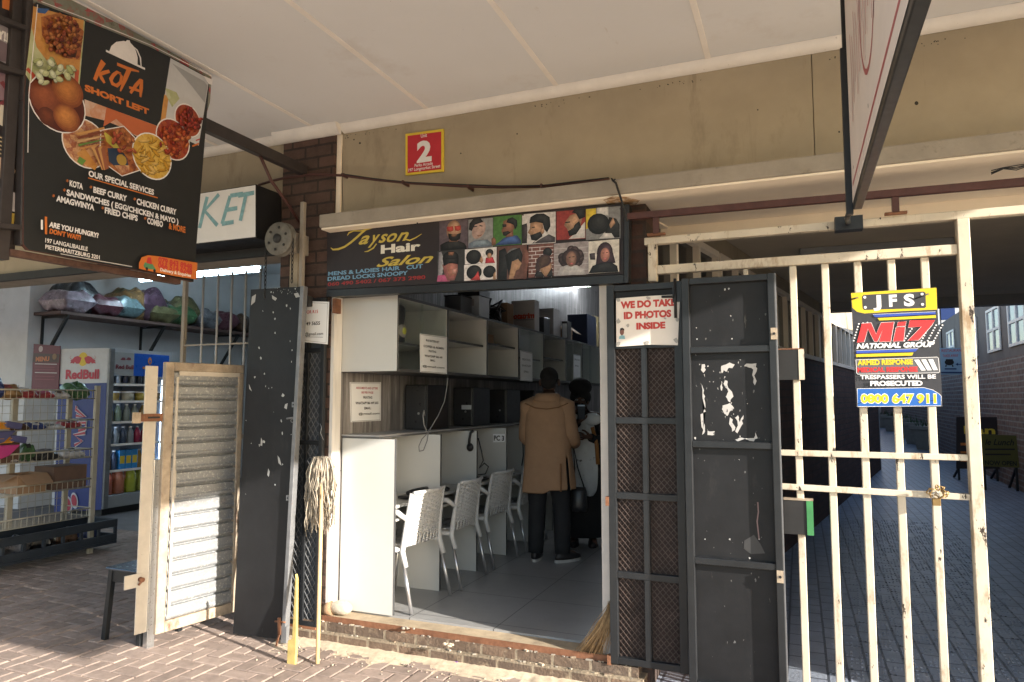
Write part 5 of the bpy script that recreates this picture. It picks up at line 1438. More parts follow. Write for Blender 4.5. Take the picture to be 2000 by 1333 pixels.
# little steel stool
t = thing('steel_stool', 'low dark steel stool with a shiny seat standing in the shade behind the slat gate', 'stool', (-4.28, 3.52, 0))
M_dst = mat('dark_steel_sheet', (.045, .05, .055), .35, .7, var=.15)
b = MB(); b.box((-4.33, 3.40, .455), (-3.98, 3.74, .475), mat('polished_stool_top', (.10, .12, .145), .25, .8, var=.2)); b.build('seat', t, .006)
for sx, sy in ((-4.30, 3.43), (-4.01, 3.43), (-4.30, 3.71), (-4.01, 3.71)):
    b = MB(); d = Vector((-.03 if sx < -4.2 else .0, -.01 if sy < 3.5 else .02, 0)); b.bar(Vector((sx, sy, .454)), Vector((sx, sy, 0)) + d, .035, .035, M_dst, (1, 0, 0)); b.build('leg', t, .003)
b = MB(); b.box((-4.30, 3.42, .38), (-4.01, 3.432, .45), M_dst); b.box((-4.31, 3.44, .38), (-4.298, 3.70, .45), M_dst); b.build('apron', t)
# ---------------------------------------------------------------- market interior
# display fridge
FX, FY = -8.8, 6.81
t = thing('drinks_fridge', 'tall silver drinks fridge with two red bulls and a blue panel on its side', 'fridge', (-9.3, 7.3, 0))
M_fr = mat('silver_fridge_panel', (.46, .47, .50), .4, .2, var=.06)
ztop = atx(212, 680, FX).z; Y1f = 7.86
b = MB()
b.box((-9.80, FY, .10), (FX, FY + .05, ztop), M_fr); b.box((-9.80, Y1f - .05, .10), (FX, Y1f, ztop), M_fr); b.box((-9.80, FY + .051, ztop - .05), (FX, Y1f - .051, ztop), M_fr)
b.box((-9.80, FY + .051, .10), (FX, Y1f - .051, .26), M_dim_wall); b.box((-9.80, FY + .051, .261), (-9.76, Y1f - .051, ztop - .051), mat('fridge_liner', (.40, .45, .52), .5))
b.box((-9.75, FY + .05, 0), (FX - .06, Y1f - .05, .099), M_dark)
b.build('cabinet_body', t)
zh = atx(240, 734, FX).z
b = MB(); b.box((FX - .10, FY + .052, zh), (FX - .004, Y1f - .052, ztop - .052), M_fr); b.box((FX - .003, FY + .40, zh), (FX + .004, Y1f - .05, ztop - .05), mat('blue_header_panel', (.02, .10, .48), .3, var=.08)); b.box((FX - .003, FY + .055, zh), (FX + .003, FY + .398, ztop - .05), M_dim_wall); b.build('header', t)
shz = [atx(235, y, FX).z for y in (751, 784.5, 825, 868.5, 919)]
for z_ in shz:
    b = MB(); b.box((-9.75, FY + .052, z_ - .012), (FX - .02, Y1f - .052, z_), M_fr); b.box((FX - .019, FY + .052, z_ - .02), (FX - .012, Y1f - .052, z_ + .012), M_strip); b.build('shelf', t)
b = MB(); b.box((FX + .001, FY + .0, .10), (FX + .03, FY + .075, ztop), M_edge); b.build('door_stile', t, .006)
b = MB(); b.tube([(FX - .07, FY + .09, .4), (FX - .07, FY + .09, zh - .05)], .012, mat('lit_fridge_tube', (.55, .75, 1.0), .4, var=0, emit=3.2), 8); b.tube([(FX - .07, Y1f - .09, .4), (FX - .07, Y1f - .09, zh - .05)], .012, MATS['lit_fridge_tube'], 8); b.build('light_tube', t)
A = Art((0, FY - .002, 0), (0, -1, 0), .001)
side = [(118, 682), (211, 680), (197, 999), (108, 1020)]
Mw = flat((.50, .50, .52)); Rb = flat((.42, .03, .06)); Yb = flat((.65, .45, .03)); Nv = flat((.02, .035, .17))
A.poly([(117, 682), (211, 680), (209, 747), (114, 750)], Mw); A.poly([(114, 751), (209, 748), (198, 996), (106, 1000)], Nv)
z = Z((0, 540), .18)
A.circ(*z(903, 900), 13.5, Yb)
for sg in (1, -1):
    f = lambda x, y: (z(903 + sg * x, y))
    A.poly([f(-30, 935), f(-15, 885), f(-55, 865), f(-90, 875), f(-118, 905), f(-138, 915), f(-128, 925), f(-142, 945), f(-112, 942), f(-100, 950), f(-88, 930), f(-70, 950), f(-45, 948)], Rb)
    A.line([f(-128, 862), f(-142, 885), f(-118, 905)], .9, Rb)
A.txt('Red', *z(715, 1112), z(890, 0)[0], 16.5, Rb, .045); A.txt('Bull', *z(905, 1110), z(1072, 0)[0], 16.5, Rb, .045)
# sideways script on the blue panel
for e, m_ in ((9, flat((.50, .50, .55))), (5, flat((.38, .04, .07)))):
    A.line([(147, 870), (162, 862), (146, 850), (168, 846)], e, m_); A.line([(155, 842), (168, 838), (170, 826), (156, 826), (152, 836)], e, m_); A.line([(150, 812), (168, 815), (150, 800), (152, 794)], e, m_)
    A.circ(134, 985, 13 + e - 5, m_, .72, tilt=.5); A.circ(147, 978, 12 + e - 5, m_, .62, tilt=.35)
A.build('side_print', t)
A = Art((FX + .0052, 0, 0), (1, 0, 0), .001)
z = Z((0, 540), .18)
for cx_ in (1335, 1395):
    A.poly([z(cx_ - 30, 905), z(cx_ - 5, 880), z(cx_ + 22, 885), z(cx_ + 28, 910), z(cx_, 912)], flat((.20, .05, .07)))
A.txt('Red Bull', *z(1255, 1000), z(1448, 0)[0], 7.5, flat((.18, .04, .06)), .04)
A.circ(*z(1625, 920), 7, flat((.55, .20, .05)), .6); A.circ(*z(1625, 925), 3, MATS['blue_header_panel'], .6); A.line([z(1545, 990), z(1580, 1000), z(1650, 1005)], 4, flat((.55, .20, .05)))
A.build('header_print', t)
# what stands on its shelves
def drink(name, label, cat, group, pos, r, h, body, cap, neck=.5, jug=False, square=False, col=None):
    t = thing(name, label, cat, pos, group); p = Vector(pos); b = MB()
    if square:
        b.box((p.x - r, p.y - r, p.z), (p.x + r, p.y + r, p.z + h), body); b.build('carton_body', t, .004)
        b = MB(); b.box((p.x + r, p.y - r * .8, p.z + h * .3), (p.x + r + .001, p.y + r * .8, p.z + h * .7), cap); b.build('label', t); return
    b.lathe(p, [(0, 0), (r, .004), (r, h * .55), (r * .95, h * .62), (r * neck, h * .84), (r * neck * .8, h * .88), (r * neck * .8, h * .93), (0, h * .93)], body, 12); b.build('bottle_body', t)
    b = MB(); b.lathe(p + Vector((0, 0, h * .93)), [(0, 0), (r * neck, 0), (r * neck, h * .07), (0, h * .07)], cap, 10); b.build('cap', t)
    if jug:
        b = MB(); b.tube([p + Vector((0, r * .5, h * .82)), p + Vector((.0, r * 1.25, h * .78)), p + Vector((0, r * 1.3, h * .5)), p + Vector((0, r * .9, h * .42))], .012, body, 8); b.build('handle', t)
Cl = lambda n, c: mat('drink_' + n, c, .25, var=.1, spec=.6)
y0, y1 = FY + .14, Y1f - .1
ordn = ['nearest the door edge', 'second along', 'third along', 'fourth along', 'fifth along', 'sixth along', 'seventh along', 'eighth along']
for i, c in enumerate(((.55, .16, .10), (.50, .18, .10), (.45, .50, .06), (.40, .42, .10), (.40, .45, .20))):
    drink('juice_jug', '%s juice jug with handle on the fridge floor shelf, %s' % (['coral pink', 'orange pink', 'lime yellow', 'dull green', 'pale green'][i], ordn[i]), 'jug', 'juice jugs at the bottom of the fridge', (FX - .16, y0 + .03 + i * .19, .262), .082, .40, Cl('jug%d' % i, c), M_strip, .4, True)
rows = [(shz[4], 8, .045, .27, [((.32, .18, .04), 'amber'), ((.05, .07, .12), 'dark'), ((.05, .28, .62), 'bright blue'), ((.05, .28, .62), 'bright blue'), ((.05, .28, .62), 'bright blue'), ((.30, .20, .05), 'amber'), ((.05, .28, .62), 'bright blue'), ((.05, .28, .62), 'bright blue')], 'second lowest'),
        (shz[3], 7, .05, .24, [((.10, .11, .12), 'clear dark'), ((.25, .27, .28), 'clear'), ((.06, .08, .12), 'dark'), ((.28, .30, .30), 'clear'), ((.35, .03, .07), 'crimson'), ((.35, .03, .07), 'crimson'), ((.35, .03, .07), 'crimson')], 'third lowest'),
        (shz[2], 6, .048, .25, [((.28, .18, .06), 'brown'), ((.20, .24, .16), 'olive'), ((.26, .28, .24), 'pale'), ((.30, .30, .28), 'pale'), ((.24, .14, .05), 'brown'), ((.20, .24, .16), 'olive')], 'middle'),
        (shz[0], 7, .036, .20, [((.05, .06, .08), 'dark'), ((.40, .43, .46), 'silver'), ((.06, .07, .12), 'dark blue'), ((.40, .43, .46), 'silver'), ((.05, .06, .08), 'dark'), ((.40, .43, .46), 'silver'), ((.06, .07, .12), 'dark blue')], 'top')]
for zs, n, r, h, cs, nm_ in rows:
    for i in range(n):
        c, cn = cs[i]
        carton = nm_ == 'second lowest' and cn == 'bright blue'
        drink('juice_carton' if carton else 'drink_bottle', ('bright blue drink carton with yellow print on the %s fridge shelf, %s' if carton else cn + ' drink bottle on the %s fridge shelf, %s') % (nm_, ordn[i]), 'carton' if carton else 'bottle', 'drinks on the %s fridge shelf' % nm_,
              (FX - .12, y0 + i * (y1 - y0) / n, zs + .001), r, h, Cl(cn.replace(' ', '_') + nm_.replace(' ', '_'), c), INK['yellow'] if carton else M_strip, .5, False, carton)
for i in range(4):
    p = Vector((FX - .13, y0 + .05 + i * .23, shz[1] + .001)); tt = thing('food_tub', '%s plastic tub with pale lid on the second highest fridge shelf, %s' % (['amber', 'cream', 'yellow', 'brown'][i], ordn[i]), 'tub', p, 'tubs in the fridge')
    b = MB(); b.lathe(p, [(0, 0), (.082, 0), (.09, .12), (0, .12)], Cl('tub%d' % i, ((.30, .19, .05), (.45, .40, .30), (.42, .32, .06), (.20, .13, .06))[i]), 14); b.build('tub_body', tt)
    b = MB(); b.lathe(p + Vector((0, 0, .121)), [(0, 0), (.095, 0), (.095, .02), (0, .02)], M_strip, 14); b.build('lid', tt)

# wire display rack
RX, RY1 = -6.85, 5.19
t = thing('wire_rack', 'cream wire display rack with fenced shelves of packets beside the fridge', 'rack', (-7.0, 4.6, 0))
M_wire = mat('cream_wire_coating', (.40, .37, .30), .5, var=.12, vs=8)
zr = [1.60, 1.40, 1.145, .83, .50, .14]
zr = [atx(95, y, RX).z for y in (762, 822.5, 883, 944.5, 1005, 1070)]
RY0, RB = 3.98, RX - .42
b = MB(); b.bar((RX, RY1, 0), (RX, RY1, zr[0] + .05), .05, .035, M_wire, (0, 1, 0)); b.build('post', t, .003)
b = MB(); b.bar((RB, RY1, 0), (RB, RY1, zr[0] + .05), .05, .035, M_wire, (0, 1, 0)); b.build('post', t, .003)
b = MB(); b.bar((RX, RY0, 0), (RX, RY0, zr[0] + .05), .05, .035, M_wire, (0, 1, 0)); b.build('post', t, .003)
b = MB(); b.bar((RB, 4.62, 0), (RB, 4.62, zr[0] + .05), .05, .035, M_wire, (0, 1, 0)); b.build('post', t, .003)
for i, z_ in enumerate(zr[:5] + [zr[5]]):
    b = MB(); hb = .085
    b.tube([(RX, RY0, z_), (RX, RY1, z_)], .008, M_wire, 6); b.tube([(RX, RY0, z_ - hb), (RX, RY1, z_ - hb)], .005, M_wire, 6); b.tube([(RB, RY1, z_), (RX, RY1, z_)], .006, M_wire, 6); b.tube([(RB, RY1, z_ - hb), (RX, RY1, z_ - hb)], .005, M_wire, 6)
    n = int((RY1 - RY0) / .055)
    for k in range(1, n): b.bar((RX, RY0 + k * .055, z_ - hb), (RX, RY0 + k * .055, z_), .004, .004, M_wire)
    for k in range(9): b.tube([(RX - k * .05, RY0, z_ - hb), (RX - k * .05, RY1, z_ - hb)], .003, M_wire, 4)
    b.build('basket_shelf', t)
b = MB()
for k in range(int((zr[0] - .1) / .075)): b.tube([(RB, RY0, .1 + k * .075), (RB, RY1, .1 + k * .075)], .0028, M_wire, 4)
for k in range(17): b.tube([(RB, RY0 + k * .075, .1), (RB, RY0 + k * .075, zr[0])], .0028, M_wire, 4)
b.build('back_grid', t)
from mathutils import noise as mnoise
def packet(name, label, cat, c, size, m1, m2, ang=0, tilt=0, group=None):
    """pillow-shaped packet, crimped at both ends, lying at c (base centre)"""
    random.seed(hash(label) % 1000 if False else len(label) * 7 + int(abs(c[1]) * 100))
    L, W, H = size; n, k = 18, 14; vs, fs = [], []
    rot = rotz(ang) @ rotx(tilt)
    for side in (1, -1):
        for i in range(n + 1):
            for j in range(k + 1):
                u, v = i / n * 2 - 1, j / k * 2 - 1
                e = (1 - abs(u) ** 4) ** .5 * (1 - abs(v) ** 4) ** .45
                wv = H * (.26 * mnoise.noise(Vector((u * 1.6 + c[1] * 7, v * 1.6, side))) + .14 * mnoise.noise(Vector((u * 4 + c[1] * 3, v * 4, side * 2))) + .07 * mnoise.noise(Vector((u * 9, v * 9 + c[1], side)))) * e
                vs.append(Vector(c) + Vector((0, 0, H * .5)) + rot @ Vector((u * L / 2, v * W / 2 * (1 - .06 * (1 - abs(u))), side * (H / 2 * e) + wv)))
    o = (n + 1) * (k + 1)
    for s_ in (0, 1):
        for i in range(n):
            for j in range(k):
                a = s_ * o + i * (k + 1) + j
                fs.append((a, a + k + 1, a + k + 2, a + 1) if s_ == 0 else (a, a + 1, a + k + 2, a + k + 1))
    b = MB(); b.add(vs, fs, m1, True)
    q = b.mi(m2)
    for idx in range(len(fs)):
        i = (idx % (n * k)) // k
        if 6 <= i <= 11 and 2 <= idx % k <= 11: b.fm[idx] = q
    ob = b.build(name, subd=1); return tag(ob, label, cat, group)
def foil(n, c): return mat('foil_' + n, c, .3, .1, var=.45, vs=11, bp=.6, bsc=22, spec=.6, dirt=[(tuple(min(.5, x * 2.2 + .05) for x in c), .60, .64, 13), (tuple(x * .25 for x in c), .63, .68, 9), ((.42, .40, .36), .665, .69, 24)])
f_ = {k: foil(k, v) for k, v in dict(red=(0.24, 0.03, 0.035), navy=(0.025, 0.04, 0.14), amber=(.20, .115, .045), pink=(0.3, 0.07, 0.15), green=(.045, .11, .045), white=(0.4, 0.4, 0.42), brown=(0.09, 0.05, 0.03), teal=(.10, .15, .16), purple=(.085, .045, .07), black=(0.018, 0.018, 0.02), mauve=(0.23, 0.18, 0.21), olive=(.10, .09, .04), maroon=(0.085, 0.028, 0.038), grey=(0.15, 0.15, 0.165)).items()}
S0 = zr[0] - .08
for nm_, lb, yy, sz, a, m2, tl in (('snack_packet', 'big red and blue crisp packet standing on the top rack shelf at the photo edge', 4.16, (.30, .22, .20), 'navy', 'red', .5), ('snack_packet', 'orange crisp packet slumped behind the top rail of the rack', 4.34, (.26, .20, .12), 'amber', 'red', .3),
                             ('snack_packet', 'red and white snack packet lying on the top rack shelf', 4.50, (.24, .2, .09), 'red', 'white', .2), ('snack_packet', 'small crimson sweet packet in the middle of the top rack shelf', 4.70, (.20, .18, .07), 'red', 'pink', .2),
                             ('snack_packet', 'silver wrapped packet near the end of the top rack shelf', 4.86, (.20, .16, .07), 'white', 'brown', .25), ('snack_packet', 'bright green packet at the right end of the top rack shelf', 5.04, (.24, .22, .15), 'green', 'green', .4)):
    packet(nm_, lb, 'packet', (RX - .14, yy, S0), sz, f_[a], f_[m2], 1.2, tl, 'packets on the wire rack')
S1 = zr[1] - .08
for lb, yy, sz, a, m2 in (('dark patterned packet on the second rack shelf', 4.46, (.18, .15, .06), 'brown', 'red'), ('blue packet on the second rack shelf', 4.62, (.18, .15, .06), 'navy', 'white'), ('white flat packet on the second rack shelf', 4.78, (.24, .15, .04), 'white', 'grey'), ('red sweet box packet at the end of the second rack shelf', 4.98, (.20, .15, .07), 'red', 'maroon')):
    packet('snack_packet', lb, 'packet', (RX - .12, yy, S1), sz, f_[a], f_[m2], 1.4, .2, 'packets on the wire rack')
S2 = zr[2] - .08
for lb, yy, sz, a, m2 in (('glossy black packet on the third rack shelf', 4.72, (.26, .18, .09), 'black', 'grey'), ('dark green packet standing on the third rack shelf', 4.56, (.12, .14, .16), 'green', 'black'), ('silver packet at the end of the third rack shelf', 5.02, (.22, .16, .08), 'white', 'black'), ('white label packet low on the third rack shelf', 4.36, (.2, .12, .05), 'white', 'black')):
    packet('snack_packet', lb, 'packet', (RX - .12, yy, S2), sz, f_[a], f_[m2], 1.4, .25, 'packets on the wire rack')
M_card = mat('brown_cardboard', (.30, .19, .115), .85, var=.12, vs=5)
def carton(name, label, x0, x1, y0, y1, z0, z1, flaps=True, m_=None, inner=None):
    m_ = m_ or M_card; t = thing(name, label, 'box', ((x0 + x1) / 2, (y0 + y1) / 2, z0)); b = MB(); th = .006
    b.box((x0, y0, z0), (x1, y1, z0 + th), m_); b.box((x0, y0, z0 + th), (x0 + th, y1, z1), m_); b.box((x1 - th, y0, z0 + th), (x1, y1, z1), m_); b.box((x0 + th, y0, z0 + th), (x1 - th, y0 + th, z1), m_); b.box((x0 + th, y1 - th, z0 + th), (x1 - th, y1, z1), m_)
    b.build('box_body', t)
    if flaps:
        b = MB(); b.poly([(x1, y0, z1), (x1, y1, z1), (x1 + .12, y1 - .01, z1 - .09), (x1 + .12, y0 + .01, z1 - .09)], m_); b.build('flap', t, solid=.004)
        b = MB(); b.poly([(x1, y0, z1 + .001), (x0, y0, z1 + .001), (x0 + .02, y0 - .11, z1 - .05), (x1 - .02, y0 - .11, z1 - .05)], m_); b.build('flap', t, solid=.004)
        b = MB(); b.poly([(x1, y1, z1 + .001), (x0, y1, z1 + .001), (x0 + .02, y1 + .09, z1 - .08), (x1 - .02, y1 + .09, z1 - .08)], m_); b.build('flap', t, solid=.004)
    else:
        b = MB(); b.box((x0 - .001, y0 - .001, z1 + .001), (x1 + .001, y1 + .001, z1 + .008), m_); b.build('lid', t)
    return t
carton('cardboard_box', 'open brown cardboard box with drooping flaps on the fourth rack shelf', RX - .34, RX - .06, 4.46, 4.74, zr[3] - .08, zr[3] + .10)
carton('cardboard_box', 'closed dark brown cardboard box at the right end of the fourth rack shelf', RX - .34, RX - .05, 4.80, 5.15, zr[3] - .08, zr[3] + .14, False, mat('dark_cardboard', (.13, .08, .06), .85))
carton('cardboard_box', 'large dim cardboard box filling the left of the third rack shelf', RX - .36, RX - .06, 4.04, 4.46, zr[2] - .08, zr[2] + .14, False, mat('dark_cardboard', (.13, .08, .06), .85))
t = thing('plastic_crate', 'long dark plastic bottle crate with slotted sides on the floor under the rack', 'crate', (RX - .05, 4.7, .15))
b = MB(); zc0, zc1 = zr[5] - .07, zr[4] - .14
M_crate = mat('dark_crate_plastic', (.028, .035, .045), .5, var=.2)
b.box((RX - .36, 4.05, zc0), (RX + .10, 5.42, zc0 + .03), M_crate)
for z0, z1 in ((zc0 + .031, zc0 + .10), (zc1 - .08, zc1)):
    b.box((RX + .07, 4.05, z0), (RX + .10, 5.42, z1), M_crate); b.box((RX - .36, 4.05, z0), (RX - .33, 5.42, z1), M_crate); b.box((RX - .329, 5.39, z0), (RX + .069, 5.42, z1), M_crate)
for k in range(8):
    yy = 4.06 + k * .19; b.box((RX + .072, yy, zc0 + .1005), (RX + .098, yy + .03, zc1 - .0805), M_crate); b.box((RX - .355, yy, zc0 + .1005), (RX - .335, yy + .03, zc1 - .0805), M_crate)
b.build('crate_body', t, .004)
for k in range(5):
    packet('snack_packet', ['navy', 'grey', 'glossy black', 'brown', 'small navy'][k] + ' packet lying inside the dark crate under the rack', 'packet', (RX - .15, 4.3 + k * .24, zc0 + .035), (.2 - .06 * (k == 4), .17, .16), f_[['navy', 'grey', 'black', 'brown', 'navy'][k]], f_['black'], .4 * k, .2, 'packets on the wire rack')
# broom heads at the left
for i, (yy, zz_, m_, h_, lb) in enumerate(((4.20, 1.12, mat('orange_bristle', (.62, .28, .03), .8, var=.3, vs=60, stretch=(1, 8, .3)), flat((.09, .09, .19)), 'orange bristle broom head with purple block hanging on the rack'), (4.25, .99, MATS['orange_bristle'], flat((.45, .05, .20)), 'orange bristle broom head with pink block, lower of the pair on the rack'))):
    t = thing('broom_head', lb, 'broom', (RX + .06, yy, zz_)); b = MB(); c = Vector((RX + .07, yy, zz_ + .2))
    b.box(c + Vector((-.02, .03, .0)), c + Vector((.02, .18, .06)), flat((.09, .09, .19)) if i == 0 else flat((.09, .09, .20)), rotx(-.2)); b.build('block', t, .008)
    b = MB()
    for k in range(150):
        s0 = c + Vector((random.uniform(-.018, .018), random.uniform(-.10, .05), random.uniform(.0, .06))); b.bar(s0 + Vector((0, .02, 0)), s0 + Vector((random.gauss(0, .01), -.12 - random.uniform(0, .03), random.gauss(0, .008))), .004, .004, m_)
    b.build('bristles', t)
    b = MB(); b.prism([c + Vector((.03, -.16, -.02)), c + Vector((.03, .12, -.02)), c + Vector((.03, .02, -.12)), c + Vector((.03, -.16, -.18))], (-.05, 0, 0), h_); b.build('hood', t, .008)
# maroon price board
A = Art((0, 6.79, 0), (0, -1, 0), .001)
q = [(66, 672), (118, 676), (114, 762), (61, 762)]
A.slab(q, .008, flat((.12, .02, .035))); A.poly(q, flat((.12, .02, .035))); A.poly([(66, 690), (117, 692), (115, 709), (64, 708)], flat((.06, .03, .03)))
A.circ(80, 682, 6, flat((.42, .34, .34))); A.txt('MENU', 70, 706, 96, 8, flat((.45, .15, .06)), .05); A.circ(107, 697, 6, flat((.20, .11, .05)))
for y in (711, 728): A.line([(69, y), (112, y + 1)], 1.6, flat((.45, .40, .40)))
for y in (717, 722, 735, 741): A.line([(70, y), (108, y + 1)], 1.2, flat((.22, .05, .07)))
tag(A.build('price_board'), 'maroon printed price board with pale lines beside the drinks fridge', 'poster')
# high shelf with bags
t = thing('wall_shelf', 'high dark plank shelf on diagonal brackets along the pale market wall, loaded with bags', 'shelf', (-10.2, 8.5, 2.8))
M_shelf = mat('dark_shelf_board', (.10, .06, .05), .7, var=.15)
b = MB(); b.box((-10.499, 6.87, 2.83), (-9.9, 11.0, 2.875), M_shelf); b.build('plank', t)
for yy in (7.0, 8.7, 10.4):
    b = MB(); b.bar((-10.46, yy, 2.1), (-9.95, yy, 2.80), .04, .04, M_dark, (0, 1, 0)); b.bar((-10.48, yy, 2.05), (-10.48, yy, 2.829), .03, .03, M_dark, (0, 1, 0)); b.bar((-10.465, yy, 2.81), (-9.92, yy, 2.81), .03, .03, M_dark, (0, 1, 0)); b.build('bracket', t)
bags = [(7.12, .62, .34, 'mauve', 'maroon', 'pale mauve bulky bag at the left end of the high shelf'), (7.30, .60, .50, 'black', 'grey', 'black shiny sack behind the mauve bag on the high shelf'), (7.62, .55, .32, 'maroon', 'white', 'maroon and white bag on the high shelf under the black sack'),
        (7.98, .6, .34, 'teal', 'teal', 'pale teal bag hanging over the front of the high shelf'), (8.2, .62, .50, 'amber', 'olive', 'large amber and olive bag on the high shelf'), (8.52, .6, .56, 'purple', 'purple', 'plum coloured bag with folded corner, topmost on the high shelf'), (8.70, .55, .30, 'olive', 'red', 'olive and red bag lying flat on the high shelf'),
        (9.05, .6, .34, 'green', 'grey', 'dark green and grey bag on the high shelf right of the plum bag'), (9.25, .6, .5, 'olive', 'navy', 'olive and navy bag heaped on the right of the high shelf'), (9.65, .55, .34, 'grey', 'maroon', 'grey and maroon bag on the high shelf behind the burglar bars'), (10.1, .55, .36, 'maroon', 'amber', 'maroon and amber bag behind the burglar bars'), (10.55, .5, .32, 'brown', 'teal', 'brown and teal bag at the far end of the high shelf')]
for i, (yy, L, H, a, m2, lb) in enumerate(bags):
    packet('grocery_bag', lb, 'bag', (-10.18 + (.06 if H < .4 else -.06), yy, 2.876), (L, .52, H), f_[a], f_[m2], random.uniform(-.3, .3) if i else 0, 0, 'bags on the high market shelf')
random.seed(5)
t = thing('tube_light', 'long lit fluorescent tube under the market ceiling, seen through the burglar bars', 'light', (-8.4, 8.05, 3.6))
b = MB(); p, q = atz(275, 547, 3.5), atz(527, 531, 3.5)
b.tube([p, (q.x, p.y, 3.5)], .034, mat('lit_market_tube', (.62, .86, 1.0), .4, var=0, emit=13), 10); b.build('lit_tube', t)
b = MB(); b.box((p.x - .05, p.y - .05, 3.545), (q.x + .05, p.y + .05, 3.62), M_white_wall); b.box((p.x - .04, p.y - .02, 3.47), (p.x - .002, p.y + .02, 3.5449), M_white_wall); b.box((q.x + .002, p.y - .02, 3.47), (q.x + .04, p.y + .02, 3.5449), M_white_wall); b.build('batten', t)
# ---------------------------------------------------------------- salon interior
random.seed(31)
DX, WX = -2.52, -2.954
PY = [4.085 + .645 * i for i in range(8)]
t = thing('computer_desk', 'long white partitioned computer desk along the left wall of the salon', 'desk', (-2.74, 6.3, .17))
for i, y in enumerate(PY):
    b = MB(); b.box((WX + .01, y, .171), (DX, y + .018, 1.325), M_whiteboard); p = b.build('partition', t, .0015)
    b = MB(); b.box((DX + .0002, y - .0005, .172), (DX + .0022, y + .0185, 1.327), M_edgeband); b.box((WX + .01, y - .0005, 1.3255), (DX + .002, y + .0185, 1.328), M_edgeband); b.build('edge_band', p)
for i in range(7):
    b = MB(); b.box((WX + .01, PY[i] + .0185, .855), (DX - .03, PY[i + 1] - .0005, .875), M_whiteboard); b.build('worktop', t)
    b = MB(); b.box((WX + .12, PY[i] + .04, .775), (DX - .01, PY[i + 1] - .03, .790), M_whiteboard); b.box((WX + .12, PY[i] + .0186, .76), (DX - .03, PY[i] + .04, .82), M_edgeband); b.build('keyboard_tray', t)
    b = MB(); b.box((WX + .0005, PY[i] + .0185, .171), (WX + .012, PY[i + 1] - .0005, 1.30), mat('pale_back_board', (.52, .51, .49), .5)); b.build('back_board', t)
b = MB(); b.box((WX + .0005, PY[0] - .0, 1.3285), (DX - .12, PY[-1] + .02, 1.3385), mat('grey_top_edge', (.10, .10, .10), .5)); b.box((WX + .0005, PY[0] + .001, 1.339), (DX - .13, PY[-1] + .018, 1.349), mat('grey_top_board', (.36, .36, .36), .45)); b.build('top_shelf', t)
A = Art((0, PY[3] - .002, 0), (0, -1, 0), .0004)
A.slab([(963, 848), (986, 848), (986, 863.5), (963, 864.5)], .001, M_paper); A.poly([(963, 848), (986, 848), (986, 863.5), (963, 864.5)], M_paper); A.txt('PC 3', 964.5, 860.5, 984.5, 9, INK['black'], .03)
tag(A.build('paper_label'), 'tiny white paper label reading PC 3 on a desk partition', 'label')
CYE = [4.065, 4.80, 5.545, 6.285, 7.0, 7.775, 8.445, 9.28, 10.0]
pos = ['nearest the street', 'second from the street', 'third from the street', 'fourth from the street', 'fifth from the street', 'sixth from the street', 'seventh from the street', 'farthest, half hidden by the door jamb']
gl, ntg, bg = base('greenish_cabinet_glass')
tr = nn(ntg, 'ShaderNodeBsdfTransparent'); tr.inputs[0].default_value = (.93, .955, .945, 1)
gs = nn(ntg, 'ShaderNodeBsdfGlossy'); gs.inputs['Roughness'].default_value = .04
mx = nn(ntg, 'ShaderNodeMixShader'); mx.inputs[0].default_value = .09; ntg.links.new(tr.outputs[0], mx.inputs[1]); ntg.links.new(gs.outputs[0], mx.inputs[2]); ntg.links.new(mx.outputs[0], ntg.nodes['Material Output'].inputs[0])
Zb, Zt = 1.785, 2.300
for i in range(8):
    y0, y1 = CYE[i] + .001, CYE[i + 1] - .001
    kind_ = 'glass fronted' if i in (0, 3, 5, 6, 7) else 'open fronted'
    t = thing('wall_cabinet', '%s white wall cabinet above the desk, %s' % (kind_, pos[i]), 'cabinet', (-2.73, (y0 + y1) / 2, Zb), 'wall cabinets in a row')
    b = MB(); CX0 = -2.502
    b.box((WX + .001, y0, Zb), (CX0, y0 + .017, Zt), M_whiteboard); b.box((WX + .001, y1 - .017, Zb), (CX0, y1, Zt), M_whiteboard); b.box((WX + .001, y0 + .0175, Zb), (CX0, y1 - .0175, Zb + .017), M_whiteboard); b.box((WX + .001, y0 + .0175, Zt - .017), (CX0, y1 - .0175, Zt), M_whiteboard); b.box((WX + .001, y0 + .0175, Zb + .0175), (WX + .008, y1 - .0175, Zt - .0175), M_whiteboard)
    b.build('carcass', t)
    b = MB()
    for z0, z1 in ((Zb - .001, Zb + .0175), (Zt - .0175, Zt + .0015)): b.box((CX0 + .0002, y0, z0), (CX0 + .002, y1, z1), M_edgeband)
    for a_ in (y0, y1 - .012): b.box((CX0 + .0004, a_, Zb), (CX0 + .0015, a_ + .012, Zt), M_edgeband)
    b.box((WX + .002, y0, Zt + .0002), (CX0, y1, Zt + .002), mat('dusty_cabinet_top', (.16, .16, .16), .7)); b.box((WX + .002, y0, Zb - .003), (CX0, y1, Zb - .0002), M_edgeband)
    b.build('edge_band', t)
    if i in (1, 2, 3, 4, 0):
        zs = [1.97, 2.045, 2.075, 1.99, 2.03][i]
        b = MB(); b.box((WX + .0085, y0 + .018, zs), (CX0 - .03, y1 - .018, zs + .016), M_whiteboard); b.box((CX0 - .0298, y0 + .018, zs - .001), (CX0 - .028, y1 - .018, zs + .017), M_edgeband); b.build('shelf', t)
    if i in (0, 3, 5, 6, 7):
        b = MB(); b.box((CX0 - .016, y0 + .019, Zb + .02), (CX0 - .011, y1 - .36, Zt - .02), gl); b.box((CX0 - .008, y0 + .33, Zb + .02), (CX0 - .003, y1 - .019, Zt - .02), gl); b.build('glass_door', t)
